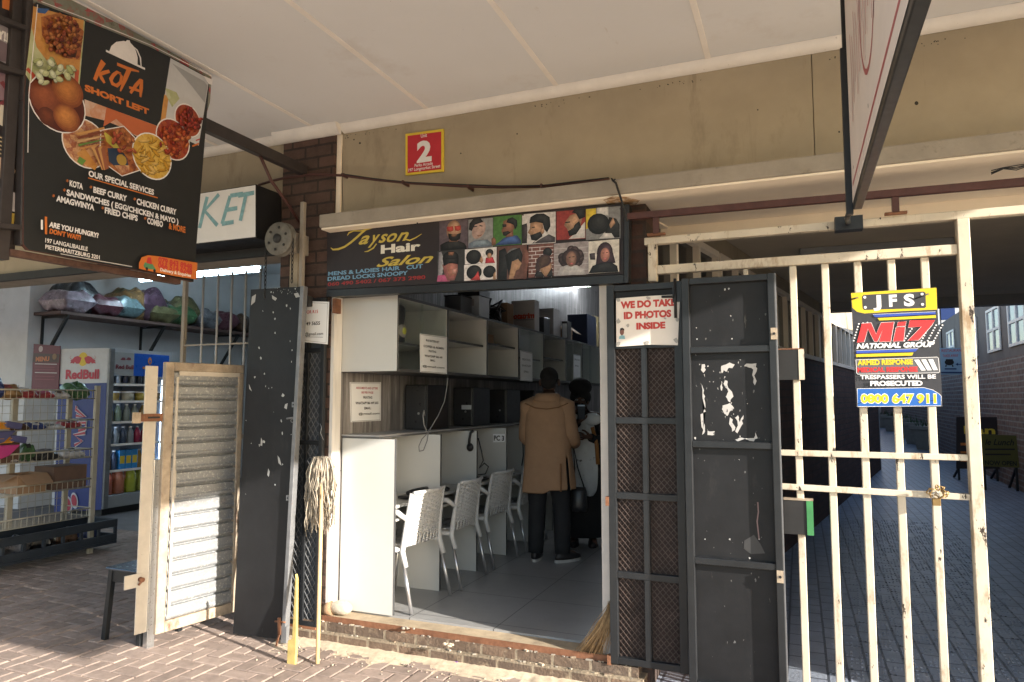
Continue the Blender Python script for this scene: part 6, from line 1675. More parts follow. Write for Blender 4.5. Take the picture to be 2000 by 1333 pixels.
# things in and on the cabinets
t = thing('loudspeaker', 'black portable loudspeaker with a yellow-green cone inside the nearest glass cabinet', 'speaker', (-2.62, 4.22, 1.99))
p = Vector((-2.62, 4.24, 1.987)); zt_ = atx(790, 597, -2.6).z
b = MB(); hs_ = .27
b.loft([(p + Vector((0, 0, hs_ * f)), .060 * k, .075 * k) for f, k in ((0, .8), (.04, 1), (.30, 1.02), (.5, .86), (.7, 1.0), (.93, 1.0), (1, .75))], M_blackplastic, 16); b.build('housing', t)
b = MB(); ax = Matrix(((0, 0, 1), (1, 0, 0), (0, 1, 0)))
b.lathe(p + Vector((.055, 0, .085)), [(0, .012), (.030, .014), (.045, .006), (.05, -.01)], INK['grey'], 16, axis=ax); b.lathe(p + Vector((.0695, 0, .085)), [(0, .004), (.024, .002), (.026, -.004)], flat((.55, .58, .08)), 14, axis=ax); b.build('cone', t)
def notice(name, label, O, N, quad, lines, group=None):
    A = Art(O, N, .0003); A.slab(quad, .001, M_paper); A.poly(quad, M_paper)
    cx_, cy_ = sum(p[0] for p in quad) / 4, sum(p[1] for p in quad) / 4
    inn = [(cx_ + (p[0] - cx_) * .94, cy_ + (p[1] - cy_) * .96) for p in quad]
    A.line(inn + inn[:1], .8, INK['black'])
    for ln in lines: A.txt(*ln[:6], *(ln[6:]))
    return tag(A.build(name), label, 'notice', group)
rd2, bk = flat((.42, .05, .07)), INK['black']
z5 = Z((660, 540), .28)
notice('paper_notice', 'white printing and email notice on the grey plank wall between desk and cabinet', (WX + .003, 0, 0), (1, 0, 0), [(683, 747), (744, 747), (743.5, 822), (685, 825)],
       [('ASSIGNMENTS AND LETTERS', 695, 760, 738, 4, rd2, .02), ('R8 PER PAGE', 706, 769, 729, 4, rd2, .02), ('PRINTING', 709, 779, 727, 4.5, bk, .02), ('WHATSAPP 066 449 5655', 694, 790, 739, 4.5, bk, .03), ('EMAIL:', 711, 800, 725, 4.5, bk, .02), ('@gmail.com', 700, 811, 741, 4, bk, .02)])
notice('paper_notice', 'white internet and printing notice taped to the glass of the nearest cabinet', (-2.4985, 0, 0), (1, 0, 0), [(820, 652), (873, 659), (873, 731), (820.5, 727)],
       [('R10 INTERNET', 832, 667, 858, 4, bk, .03), ('COPIES & ADMIN', 827, 678, 867, 4.2, bk, .03), ('PRINTING', 837, 688, 852, 4, bk, .02), ('WHATSAPP 066 449', 829, 697, 864, 4, bk, .03), ('EMAIL:', 840, 706, 850, 4, bk, .02), ('@gmail.com', 825, 717, 868, 3.6, bk, .02)])
notice('paper_notice', 'dim white notice on the glass of the fourth cabinet above the camel coat', (-2.4985, 0, 0), (1, 0, 0), [(1016, 684), (1040, 690), (1040, 746), (1016, 744)], [('PRINTING', 1020, 704, 1036, 4, bk), ('WHATSAPP', 1019, 716, 1037, 4, bk), ('EMAIL:', 1023, 728, 1033, 4, bk)])
notice('paper_notice', 'small pale notice on the glass of the sixth cabinet near the jamb', (-2.4985, 0, 0), (1, 0, 0), [(1120, 692), (1134, 695), (1134, 738), (1120, 740)], [('PRINTING', 1122, 704, 1132, 3, bk), ('EMAIL:', 1123, 716, 1131, 3, bk)])
def ontop(px0, py0, px1, Xc=-2.72, dy=.22, base_z=2.303):
    """a box standing on the cabinets: photo left/right edges and top of its street-side face"""
    a = math.atan(((px0 + px1) / 2 - CX) / F_PX) - YAW
    Y = Xc / math.tan(a)
    p, q = aty(px0, py0, Y), aty(px1, py0, Y)
    return p.x, q.x, Y, Y + dy, base_z, p.z
def boxthing(name, label, cat, dims, m_, lid=None, extra=None):
    x0, x1, y0, y1, z0, z1 = dims
    t = thing(name, label, cat, ((x0 + x1) / 2, (y0 + y1) / 2, z0)); b = MB(); b.box((x0, y0, z0), (x1, y1, z1), m_); b.build('casing', t, .004)
    if lid: b = MB(); b.box((x0 - .004, y0 - .004, z1 + .0005), (x1 + .004, y1, z1 + lid[0]), lid[1]); b.build('lid', t, .002)
    return t
M_gdev, M_wdev = mat('grey_device_plastic', (.14, .145, .155), .5), mat('pale_device_plastic', (.46, .49, .52), .45)
boxthing('desktop_printer', 'small dark grey machine on the cabinet tops behind the sign edge', 'printer', ontop(868, 580, 900), M_gdev, (.012, M_blackplastic))
d = ontop(895, 580, 936, -2.68, .22); t = boxthing('desktop_printer', 'pale grey printer with black lid on top of the wall cabinets', 'printer', d, M_wdev, (.06, M_blackplastic))
b = MB(); b.box((d[0] + .05, d[2] - .005, d[5] - .09), (d[0] + .16, d[2] - .0005, d[5] - .03), INK['grey']); b.build('control_panel', t)
d = ontop(950, 578, 972, -2.7, .2); t = thing('cable_heap', 'heap of black cables and adapters between printer and brown box on the cabinets', 'cables', ((d[0] + d[1]) / 2, d[2], d[4])); b = MB()
for k in range(9):
    c = Vector(((d[0] + d[1]) / 2, d[2] + .05, d[4])); ps = []
    for j in range(7): ps.append(c + Vector((random.uniform(-.08, .08), random.uniform(-.08, .1), .012 + random.uniform(0, .26) * (1 - j / 9))))
    b.tube(ps, .011, M_blackplastic, 6)
b.box((d[0] + .01, d[2] + .03, d[4]), (d[1] - .01, d[2] + .15, d[4] + .17), M_blackplastic, rotz(.3)); b.build('cables', t)
carton('cardboard_box', 'plain brown cardboard box beside the printed paper box on the cabinets', *ontop(973, 594, 991, -2.70, .16), False)
d = ontop(999, 590, 1044, -2.66, .14); M_wcard = mat('white_carton', (.50, .47, .45), .7, var=.06)
t = carton('paper_box', 'white copier paper box with red and black lettering on the cabinet tops', *d, False, M_wcard)
A = Art((0, d[2] - .0025, 0), (0, -1, 0), .0004); A.txt('r', 998, 623, 1004.5, 8, INK['black'], .04, .15); A.txt('otatrim', 1003, 623.5, 1043.5, 10.5, flat((.50, .06, .03)), .045, .2); A.line([(1008, 625.5), (1042, 625)], 1, bk); A.build('printed_name', t)
d = ontop(1047, 620, 1062, -2.6, .2); boxthing('router', 'small black device on the cabinet edge in front of the white carton', 'device', d, M_blackplastic)
d = ontop(1052, 605, 1081, -2.75, .26); t = carton('carton', 'tall white carton with loose lid and dark emblem on the cabinet tops', *d, False, M_wcard); t['category'] = 'carton'
A = Art((0, d[2] - .002, 0), (0, -1, 0), .0004); A.circ(1066, 628, 4, bk, 1.2); A.circ(1066, 628, 2.6, M_wcard, 1.2); A.line([(1061, 629), (1071, 627)], 1.4, bk); A.build('emblem', t)
d = ontop(1083, 616, 1106, -2.75, .24); carton('cardboard_box', 'torn brown carton with flaps up in front of the navy case on the cabinets', *d[:5], d[4] + .2, True)
d = ontop(1097, 628, 1108, -2.62, .16); t = boxthing('ink_box', 'narrow black ink box with white label in front of the navy case', 'box', d, M_blackplastic); b = MB(); b.box((d[0] + .01, d[2] - .003, d[4] + .03), (d[1] - .005, d[2] - .0005, d[5] - .03), M_paper); b.build('label', t)
boxthing('storage_case', 'large navy storage case on the cabinet tops', 'case', ontop(1108, 615, 1147, -2.74, .45), mat('navy_case', (.014, .022, .05), .5))
boxthing('document_file', 'upright buff document file beside the navy case', 'file', ontop(1149, 617, 1160, -2.72, .25), mat('buff_file', (.30, .23, .11), .6))
boxthing('computer_monitor', 'dark boxy monitor at the far end of the cabinet tops', 'monitor', ontop(1161, 630, 1185, -2.7, .3), M_blackplastic)
boxthing('cardboard_box', 'flat brown box lying inside the third cabinet', 'box', (-2.90, -2.62, 5.60, 5.96, 2.092, 2.19), M_card)
# computer towers on the desk shelf, their narrow fronts to the street
def tower(label, y, h_, sticker=False):
    x0, x1, z0 = -2.935, -2.735, 1.3495
    t = thing('computer_tower', label, 'computer', (-2.83, y, z0)); b = MB(); b.box((x0, y, z0), (x1, y + .37, z0 + h_), M_blackplastic); b.build('casing', t, .005)
    b = MB(); b.box((x0 + .01, y - .014, z0 + .008), (x1 - .01, y - .0005, z0 + h_ - .012), mat('tower_front', (.030, .031, .034), .3)); b.build('front_panel', t, .004)
    b = MB(); b.tube([(x0 + .13, y - .0145, z0 + .13), (x0 + .13, y - .018, z0 + .13)], .010, M_steel, 12)
    if sticker: b.box((x0 + .09, y - .0165, z0 + .15), (x1 - .012, y - .0145, z0 + .19), M_wdev)
    b.build('power_button', t)
tower('black computer tower with round steel button, first on the desk shelf from the street', 4.91, .36)
tower('black computer tower with a pale badge, second along the desk shelf', 5.76, .35, True)
tower('black computer tower third along the desk shelf, lost in shade', 6.55, .34)
tower('black computer tower fourth along the desk shelf, behind the camel coat', 7.35, .34)
def keyboard(name, label, y, m_):
    t = thing(name, label, 'keyboard', (-2.66, y, .876)); b = MB(); b.box((-2.74, y, .876), (-2.60, y + .36, .892), m_, roty(.03)); b.build('base', t, .003)
    b = MB()
    for r_ in range(4):
        for k in range(13): b.box((-2.73 + r_ * .03, y + .012 + k * .026, .893), (-2.708 + r_ * .03, y + .032 + k * .026, .899), m_)
    b.build('keys', t)
t = thing('desk_telephone', 'black handset lying on the nearest desk bay behind the first chair', 'telephone', (-2.62, 4.48, .876)); b = MB(); b.box((-2.70, 4.42, .877), (-2.56, 4.66, .90), M_blackplastic); b.build('base', t, .006)
b = MB(); b.tube([(-2.60, 4.40, .925), (-2.60, 4.46, .935), (-2.60, 4.60, .935), (-2.60, 4.67, .925)], [.018, .013, .013, .018], M_blackplastic, 8); b.build('handset', t)
t = thing('computer_mouse', 'black mouse on the second desk bay', 'mouse', (-2.60, 5.0, .876)); b = MB(); b.ball((-2.62, 4.98, .888), .055, .034, .020, M_blackplastic, 14, 8); b.build('mouse_body', t); b = MB(); b.ball((-2.60, 4.98, .902), .012, .005, .006, INK['grey'], 8, 5); b.build('scroll_wheel', t)
keyboard('keyboard', 'black keyboard on the third desk bay', 5.46, M_blackplastic)
t = thing('computer_mouse', 'black mouse and mat on the fourth desk bay by the camel coat', 'mouse', (-2.60, 6.25, .876)); b = MB(); b.ball((-2.62, 6.22, .890), .055, .034, .022, M_blackplastic, 14, 8); b.build('mouse_body', t); b = MB(); b.box((-2.72, 6.1, .8755), (-2.55, 6.32, .8775), M_dark); b.build('mouse_mat', t)
t = thing('computer_monitor', 'slim black monitor edge standing in the third desk bay', 'monitor', (-2.75, 6.1, .876)); b = MB(); b.box((-2.92, 6.07, .93), (-2.62, 6.10, 1.20), M_blackplastic); b.build('screen_housing', t, .004); b = MB(); b.box((-2.80, 6.06, .876), (-2.70, 6.14, .929), M_blackplastic); b.build('stand', t)
t = thing('headset', 'black headset hanging by its band from the second desk partition', 'headset', (-2.50, 5.38, 1.1)); pf = lambda x, y: aty(x, y, PY[2] - .02)
b = MB(); b.tube([pf(924, 842), pf(919, 846), pf(917, 858), pf(916, 870)], .012, M_blackplastic, 8); b.build('band', t)
b = MB(); c = pf(918, 874); b.ball(c, .033, .02, .036, M_blackplastic, 12, 7); b.ball(c + Vector((.0, -.012, 0)), .022, .014, .025, M_dark, 10, 6); b.build('ear_cup', t)
def cable(label, pts, r=.0045, m_=None): 
    b = MB(); b.tube(pts, r, m_ or M_blackplastic, 6); return tag(b.build('cable'), label, 'cable')
X_ = lambda x, y, X=-2.50: atx(x, y, X)
M_gcab = mat('grey_cable', (.20, .20, .20), .5)
cable('grey cable dropping from the nearest cabinet to a loop over the desk shelf', [X_(874, 738), X_(873, 755), X_(868, 785), X_(856, 812), X_(838, 842), X_(836, 850), X_(834, 862), X_(827, 880), X_(819, 882), X_(818, 872), X_(824, 858), X_(832, 850), X_(835, 846), X_(828, 830), X_(826, 812), X_(828, 802), X_(830, 812)], .004, M_gcab)
cable('thin grey cable hanging down inside the nearest desk bay', [X_(834, 868, -2.9), X_(834, 890, -2.9), X_(838, 915, -2.9), X_(836, 940, -2.9), X_(828, 950, -2.9)], .003, M_gcab)
cable('black headset cable coiled in the second desk bay', [pf(934, 856), pf(940, 880), pf(944, 900), pf(936, 915), pf(946, 905), pf(954, 912), pf(948, 926), pf(934, 928)], .006)
cable('thin cable hanging beside the coat in the fourth desk bay', [aty(1021, 862, 6.55), aty(1022, 890, 6.55), aty(1019, 910, 6.55)], .006)
t = thing('tube_light', 'bright fluorescent tube at the back of the salon ceiling', 'light', (-2.2, 9.4, 3.2))
p = atz(1093, 561, 3.22); q = Vector((p.x + 1.2, p.y, 3.22))
b = MB(); b.tube([p, q], .02, M_tube, 10); b.build('lit_tube', t); b = MB(); b.box((p.x - .03, p.y - .03, 3.26), (q.x + .03, p.y + .03, 3.32), M_white_wall); b.box((p.x - .03, p.y - .012, 3.20), (p.x - .002, p.y + .012, 3.2599), M_white_wall); b.build('batten', t)

# white armchairs -----------------------------------------------------------
def make_chair():
    """faces -X (towards the desk); origin on the floor between the back legs"""
    t = thing('armchair', 'x', 'chair')
    W2 = .235
    def backp(u, v):                          # u across -1..1, v up 0..1
        lean = .015 + .035 * v + .015 * v * v
        return Vector((lean - .045 * (1 - u * u) * -1 * (.35 + .65 * v) - .05, u * (W2 - .015 - .015 * v), .44 + .345 * v))
    nu, nv = 9, 20; b = MB()
    for i in range(nu):
        for j in range(nv):
            u0, u1 = -1 + 2 * i / nu, -1 + 2 * (i + 1) / nu; v0, v1 = .14 + .83 * j / nv, .14 + .83 * (j + 1) / nv
            o = .12 * (j % 2); du, dv = (u1 - u0), (v1 - v0)
            q = [(u0, v0), (u1, v0), (u1, v1), (u0, v1)]; h = [(u0 + du * (.24 + o), v0 + dv * .30), (u1 - du * (.30 - o), v0 + dv * .30), (u1 - du * (.30 - o), v1 - dv * .30), (u0 + du * (.24 + o), v1 - dv * .30)]
            vs = [backp(*p) for p in q] + [backp(*p) + Vector((.003 if (i + j) % 2 else -.003, 0, 0)) for p in h]
            b.add(vs, [(k, (k + 1) % 4, (k + 1) % 4 + 4, k + 4) for k in range(4)], M_plastic, False)
    b.build('woven_back', t, solid=.007)
    b = MB()
    for j in range(4):
        v0, v1 = -.05 + .19 * j / 4, -.05 + .19 * (j + 1) / 4
        for i in range(9):
            u0, u1 = -1 + 2 * i / 9, -1 + 2 * (i + 1) / 9
            b.add([backp(u0, v0), backp(u1, v0), backp(u1, v1), backp(u0, v1)], [(0, 1, 2, 3)], M_plastic, True)
    for k in range(8):                        # seat shell
        for i in range(9):
            f = lambda a, c: Vector((-.03 - a * .42, (-1 + 2 * c) * (W2 - .005), .435 - .015 * math.sin(a * math.pi) - .03 * max(0, a - .85) / .15 + .012 * abs(2 * c - 1) ** 3))
            b.add([f(k / 8, i / 9), f((k + 1) / 8, i / 9), f((k + 1) / 8, (i + 1) / 9), f(k / 8, (i + 1) / 9)], [(0, 1, 2, 3)], M_plastic, True)
    b.build('seat', t, solid=.010)
    b = MB(); top = [backp(-1 + 2 * k / 10, 1.0) + Vector((.012, 0, .004)) for k in range(11)]; b.tube(top, [.010] + [.013] * 9 + [.010], M_plastic, 8)
    for s in (-1, 1):
        b.tube([backp(s, v) + Vector((0, s * .006, 0)) for v in (1.0, .8, .6, .4, .2, .05)] + [Vector((-.035, s * (W2 + .005), .40)), Vector((.0, s * (W2 + .01), .30))], [.012, .013, .014, .016, .019, .021, .021, .017], M_plastic, 8)
    b.build('back_frame', t)
    for s in (-1, 1):
        b = MB(); b.tube([backp(s, .50) + Vector((0, s * .012, 0)), Vector((-.06, s * (W2 + .03), .66)), Vector((-.14, s * (W2 + .04), .665)), Vector((-.30, s * (W2 + .035), .655)), Vector((-.375, s * (W2 + .03), .62)), Vector((-.385, s * (W2 + .02), .50)), Vector((-.39, s * (W2 + .005), .38))], [.016, .02, .021, .021, .02, .018, .016], M_plastic, 8)
        b.tube([Vector((-.04, s * (W2 + .002), .41)), Vector((-.39, s * (W2 + .002), .40))], .019, M_plastic, 8); b.build('armrest', t)
        b = MB(); b.tube([Vector((-.02, s * (W2 + .008), .33)), Vector((.055, s * (W2 + .018), .0))], .0125, M_alu, 10); b.build('leg', t)
        b = MB(); b.tube([Vector((-.39, s * (W2 + .003), .39)), Vector((-.425, s * (W2 + .01), .0))], .0125, M_alu, 10); b.build('leg', t)
    return t
ch = make_chair()
cl = ['white armchair with woven back nearest the street, legs on the tiles', 'second white armchair from the street, tucked at the desk', 'third white armchair from the street, behind the second', 'fourth white armchair, partly hidden by the camel coat', 'fifth white armchair, only slivers showing behind the man']
for i, y in enumerate((4.405, 5.06, 5.75, 6.42, 7.1)):
    o = ch if i == 0 else copy_tree(ch)
    o.location = (-2.455 + .015 * (i % 2), y, .171); o.rotation_euler = (0, 0, R((-3, 2, -2, 3, -4)[i])); o['label'] = cl[i]; o['group'] = 'white armchairs at the computer desk'

# ---------------------------------------------------------------- people
import bmesh
def skin_body(name, parent, J, E_, root, m_, sub=1):
    off = origin_of(parent); bm = bmesh.new(); L = bm.verts.layers.skin.verify(); V = {}
    for k, (p, r) in J.items():
        v = bm.verts.new(Vector(p) - off); v[L].radius = (r, r) if not isinstance(r, tuple) else r; v[L].use_root = (k == root); V[k] = v
    for a, c in E_: bm.edges.new((V[a], V[c]))
    me = bpy.data.meshes.new(name); bm.to_mesh(me); bm.free(); me.materials.append(m_)
    for p in me.polygons: p.use_smooth = True
    o = bpy.data.objects.new(name, me); COL.objects.link(o); o.parent = parent
    md = o.modifiers.new('skin', 'SKIN'); md.use_smooth_shade = True
    s_ = o.modifiers.new('sub', 'SUBSURF'); s_.levels = s_.render_levels = sub
    return o
M_skin = mat('dark_brown_skin', (.085, .042, .028), .5, var=.12, vs=14, spec=.4)
M_hairb = mat('short_black_hair', (.010, .009, .009), .8, bp=.6, bsc=220)
M_coat = mat('camel_wool_coat', (.335, .20, .115), .85, var=.08, vs=10, bp=.12, bsc=300)
M_coatd = mat('camel_coat_seam', (.21, .10, .045), .85)
M_trs = mat('black_trouser_cloth', (.016, .016, .018), .8)
M_shoe = mat('dark_shoe', (.022, .018, .018), .5)
M_sole = mat('pale_shoe_sole', (.42, .40, .38), .6)
def hand(J, E_, wrist, palm_dir, side_dir, pre, curl=.35, s=1.0):
    pd, sd = Vector(palm_dir).normalized(), Vector(side_dir).normalized(); nd = pd.cross(sd)
    w_ = Vector(J[wrist][0]); J[pre + 'palm'] = (w_ + pd * .045 * s, (.034 * s, .016 * s)); E_.append((wrist, pre + 'palm'))
    for i in range(4):
        k0 = w_ + pd * .085 * s + sd * (.03 - .02 * i) * s; ln = (.036, .041, .038, .030)[i] * s
        c1, c2 = curl, curl * 2
        k1 = k0 + (pd * math.cos(c1) + nd * math.sin(c1)) * ln; k2 = k1 + (pd * math.cos(c2) + nd * math.sin(c2)) * ln * .8
        J[pre + 'k%d' % i] = (k0, .0095 * s); J[pre + 'm%d' % i] = (k1, .0085 * s); J[pre + 't%d' % i] = (k2, .007 * s)
        E_ += [(pre + 'palm', pre + 'k%d' % i), (pre + 'k%d' % i, pre + 'm%d' % i), (pre + 'm%d' % i, pre + 't%d' % i)]
    a = w_ + pd * .03 * s + sd * .04 * s; J[pre + 'th0'] = (a, .011 * s); J[pre + 'th1'] = (a + (pd * .8 + sd * .5 + nd * .3).normalized() * .035 * s, .0095 * s); J[pre + 'th2'] = (a + (pd * .8 + sd * .3 + nd * .5).normalized() * .06 * s, .008 * s)
    E_ += [(wrist, pre + 'th0'), (pre + 'th0', pre + 'th1'), (pre + 'th1', pre + 'th2')]
# man in the camel coat: back to the street, body turned a little to the desk
MX, MY, FZ = -2.10, 5.98, .171
t = thing('person', 'person in a long camel coat and black trousers, back turned', 'person', (MX, MY, FZ))
hd = rotz(R(8))
def mp(x, y, z_): return Vector((MX, MY, FZ)) + hd @ Vector((x, y, z_))
J = dict(pelvis=(mp(0, 0, .90), (.13, .10)), spine=(mp(0, .01, 1.10), (.125, .095)), chest=(mp(0, .0, 1.30), (.15, .105)), neck=(mp(.0, .015, 1.44), .055), nk2=(mp(.01, .03, 1.50), .052), head=(mp(.012, .045, 1.58), (.078, .092)), crown=(mp(.012, .04, 1.645), (.06, .072)),
         hl=(mp(-.09, 0, .85), .09), kl=(mp(-.10, .02, .48), .06), al=(mp(-.105, -.03, .09), .04), tl=(mp(-.11, .12, .035), .035), hr=(mp(.09, 0, .85), .09), kr=(mp(.12, .03, .48), .06), ar=(mp(.135, -.03, .09), .04), tr=(mp(.24, .08, .035), .035),
         sl_=(mp(-.155, 0, 1.365), .06), el_=(mp(-.205, .03, 1.10), .045), wl=(mp(-.17, .24, .98), .03), sr=(mp(.155, 0, 1.365), .06), er=(mp(.215, .0, 1.09), .045), wr=(mp(.21, .22, 1.02), .03))
E_ = [('pelvis', 'spine'), ('spine', 'chest'), ('chest', 'neck'), ('neck', 'nk2'), ('nk2', 'head'), ('head', 'crown'), ('pelvis', 'hl'), ('hl', 'kl'), ('kl', 'al'), ('al', 'tl'), ('pelvis', 'hr'), ('hr', 'kr'), ('kr', 'ar'), ('ar', 'tr'), ('chest', 'sl_'), ('sl_', 'el_'), ('el_', 'wl'), ('chest', 'sr'), ('sr', 'er'), ('er', 'wr')]
hand(J, E_, 'wl', hd @ Vector((.1, 1, -.1)), hd @ Vector((1, 0, .1)), 'L'); hand(J, E_, 'wr', hd @ Vector((-.1, 1, -.1)), hd @ Vector((-1, 0, .1)), 'R')
body = skin_body('body', t, J, E_, 'pelvis', M_skin, 2)
b = MB()
for s in (-1, 1): b.ball(mp(.012 + s * .086, .045, 1.572), .014, .024, .034, M_skin, 10, 7, hd)
b.ball(mp(.012, .140, 1.565), .014, .020, .022, M_skin, 8, 6, hd)
b.build('ear', body)
b = MB(); b.ball(mp(.012, .024, 1.628), .084, .100, .084, M_hairb, 20, 12, hd @ rotx(-.25)); b.ball(mp(.012, -.012, 1.575), .072, .060, .066, M_hairb, 16, 9, hd); hh = b.build('hair', t)
# coat: one lofted shell with a vent, two sleeves and a collar
b = MB(); n = 40
prof = [(.625, .232, .150), (.70, .228, .146), (.80, .220, .142), (.92, .210, .136), (1.02, .202, .130), (1.12, .202, .130), (1.22, .206, .132), (1.31, .204, .126), (1.375, .178, .108), (1.415, .140, .088), (1.44, .085, .072)]
vs, fs = [], []
for zi, rx_, ry_ in prof:
    for k in range(n):
        a = 2 * math.pi * k / n; fold = 1 + (.05 * math.sin(a * 5 + 1) + .03 * math.sin(a * 9)) * max(0, (1.0 - zi)) / .4 + .016 * math.sin(a * 3 + zi * 26) + .010 * math.sin(a * 7 - zi * 34)
        fl = max(0, 1 - zi) * .10 if math.cos(a) > .6 else 0
        vs.append(mp((rx_ * fold + fl * .3) * math.copysign(abs(math.cos(a)) ** .85, math.cos(a)), ry_ * fold * math.copysign(abs(math.sin(a)) ** .85, math.sin(a)) + .005, zi - (.035 if (zi < .65 and math.cos(a) < 0) else 0)))
for i in range(len(prof) - 1):
    for k in range(n):
        if i < 3 and k == 36: continue                # back vent on the right
        a, c = i * n + k, i * n + (k + 1) % n; fs.append((a, c, c + n, a + n))
b.add(vs, fs, M_coat, True)
cs = b.build('coat', t, solid=.008, subd=1)
for s, el, wr in ((-1, 'el_', 'wl'), (1, 'er', 'wr')):
    b = MB(); S0_, El, Wr = Vector(J['sl_' if s < 0 else 'sr'][0]), Vector(J[el][0]), Vector(J[wr][0])
    b.tube([S0_ + hd @ Vector((-s * .05, 0, .015)), S0_ + hd @ Vector((s * .02, 0, -.01)), S0_.lerp(El, .4), El.lerp(S0_, .12), El + hd @ Vector((s * .01, .03, -.02)), El.lerp(Wr, .45), El.lerp(Wr, .92)], [.070, .083, .076, .071, .064, .067, .056], M_coat, 14, cap=False)
    b.build('sleeve', cs, solid=.006)
b = MB(); cr = []
for k in range(13):
    a = R(160 + 220 * k / 12); cr.append(a)
vs, fs = [], []
for zi, r_, ry_ in ((1.42, .108, .088), (1.475, .088, .078), (1.468, .102, .092), (1.405, .150, .118)):
    for a in cr: vs.append(mp(r_ * math.cos(a), ry_ * math.sin(a) + .012, zi))
for i in range(3):
    for k in range(12): fs.append((i * 13 + k, i * 13 + k + 1, (i + 1) * 13 + k + 1, (i + 1) * 13 + k))
b.add(vs, fs, M_coat, True); b.build('collar', cs, solid=.006)
b = MB(); b.tube([mp(-.19, -.08, 1.385), mp(-.09, -.115, 1.345), mp(.02, -.126, 1.335), mp(.12, -.115, 1.35), mp(.20, -.07, 1.385)], .004, M_coatd, 6); b.box(mp(.135, -.135, .62), mp(.150, -.125, .86), M_coatd); b.build('coat_seam', cs)
b = MB()
for s, h_, k_, a_ in ((-1, 'hl', 'kl', 'al'), (1, 'hr', 'kr', 'ar')):
    H_, K_, A_ = (Vector(J[q][0]) for q in (h_, k_, a_)); b.tube([H_ + Vector((0, 0, .03)), H_.lerp(K_, .5), K_, K_.lerp(A_, .4), K_.lerp(A_, .85), A_ + Vector((0, .0, -.02))], [.108, .096, .078, .076, .070, .066], M_trs, 14)
b.build('trousers', t)
for s, a_, t_ in ((-1, 'al', 'tl'), (1, 'ar', 'tr')):
    A_, T_ = Vector(J[a_][0]), Vector(J[t_][0]); d = (T_ - A_); d.z = 0; d.normalize(); ang = math.atan2(d.y, d.x) - math.pi / 2; rt_ = rotz(ang); b = MB()
    c = Vector((A_.x, A_.y, FZ)) + d * .06
    b.loft([(c + Vector((0, 0, .025)), .050, .140, rt_), (c + Vector((0, 0, .05)), .048, .134, rt_), (c + Vector((0, 0, .075)) - d * .03, .042, .095, rt_), (c + Vector((0, 0, .105)) - d * .06, .036, .05, rt_)], M_shoe, 18); sh_ = b.build('shoe', t)
    b = MB(); b.loft([(c + Vector((0, 0, .0)), .052, .144, rt_), (c + Vector((0, 0, .024)), .053, .145, rt_)], M_sole, 18, smooth=False); b.build('sole', sh_)
# woman with a phone
WXp, WYp = -1.99, 6.72
t = thing('person', 'person in a pale printed shawl facing out, phone raised to the chin', 'person', (WXp, WYp, FZ))
fc = rotz(R(14))
def wp(x, y, z_): return Vector((WXp, WYp, FZ)) + fc @ Vector((x, -y, z_ * .945))      # y forward = towards the street
J = dict(pelvis=(wp(0, 0, .90), (.13, .10)), spine=(wp(0, 0, 1.08), (.11, .085)), chest=(wp(0, 0, 1.25), (.135, .095)), neck=(wp(0, .01, 1.37), .045), head=(wp(-.02, .04, 1.475), (.070, .085)), crown=(wp(-.02, .03, 1.555), (.058, .07)),
         hl=(wp(-.085, 0, .84), .085), kl=(wp(-.09, .02, .47), .055), al=(wp(-.09, -.02, .08), .036), tl=(wp(-.10, .12, .03), .032), hr=(wp(.085, 0, .84), .085), kr=(wp(.09, .02, .47), .055), ar=(wp(.09, -.02, .08), .036), tr=(wp(.11, .12, .03), .032),
         sl_=(wp(-.15, 0, 1.32), .05), el_=(wp(-.20, .12, 1.10), .038), wl=(wp(-.03, .26, 1.28), .024), sr=(wp(.15, 0, 1.32), .05), er=(wp(.20, .08, 1.07), .038), wr=(wp(.08, .26, 1.12), .024))
E_ = [('pelvis', 'spine'), ('spine', 'chest'), ('chest', 'neck'), ('neck', 'head'), ('head', 'crown'), ('pelvis', 'hl'), ('hl', 'kl'), ('kl', 'al'), ('al', 'tl'), ('pelvis', 'hr'), ('hr', 'kr'), ('kr', 'ar'), ('ar', 'tr'), ('chest', 'sl_'), ('sl_', 'el_'), ('el_', 'wl'), ('chest', 'sr'), ('sr', 'er'), ('er', 'wr')]
hand(J, E_, 'wl', fc @ Vector((.35, -.1, 1)), fc @ Vector((1, 0, -.3)), 'L', .55); hand(J, E_, 'wr', fc @ Vector((-.6, -.4, .1)), fc @ Vector((0, -.1, 1)), 'R', .4)
body = skin_body('body', t, J, E_, 'pelvis', M_skin, 2)
b = MB(); HC = lambda x, y, z_: wp(-.02 + x, .04 + y, 1.475 + z_)
b.ball(HC(0, .095, -.01), .014, .022, .022, M_skin, 10, 6, fc)
for s in (-1, 1): b.ball(HC(s * .074, 0, 0), .012, .02, .03, M_skin, 8, 6, fc)
b.build('nose_and_ears', body)
b = MB()
for s in (-1, 1): b.ball(HC(s * .030, .080, .022), .013, .008, .008, INK['lgrey'], 10, 6, fc); b.ball(HC(s * .030, .087, .022), .006, .004, .007, M_hairb, 8, 5, fc); b.tube([HC(s * .015, .088, .042), HC(s * .032, .087, .048), HC(s * .047, .078, .042)], .003, M_hairb, 5)
b.build('eyes', body)
b = MB(); b.ball(HC(0, .086, -.048), .024, .010, .009, mat('lip_colour', (.13, .045, .04), .5), 10, 6, fc); b.build('mouth', body)
b = MB(); b.ball(HC(0, -.035, .05), .105, .095, .10, M_hairb, 18, 10, fc); b.ball(HC(.0, -.02, .155), .115, .105, .092, M_hairb, 18, 10, fc); b.build('hair', t)
M_blk = mat('black_knit', (.013, .013, .015), .85)
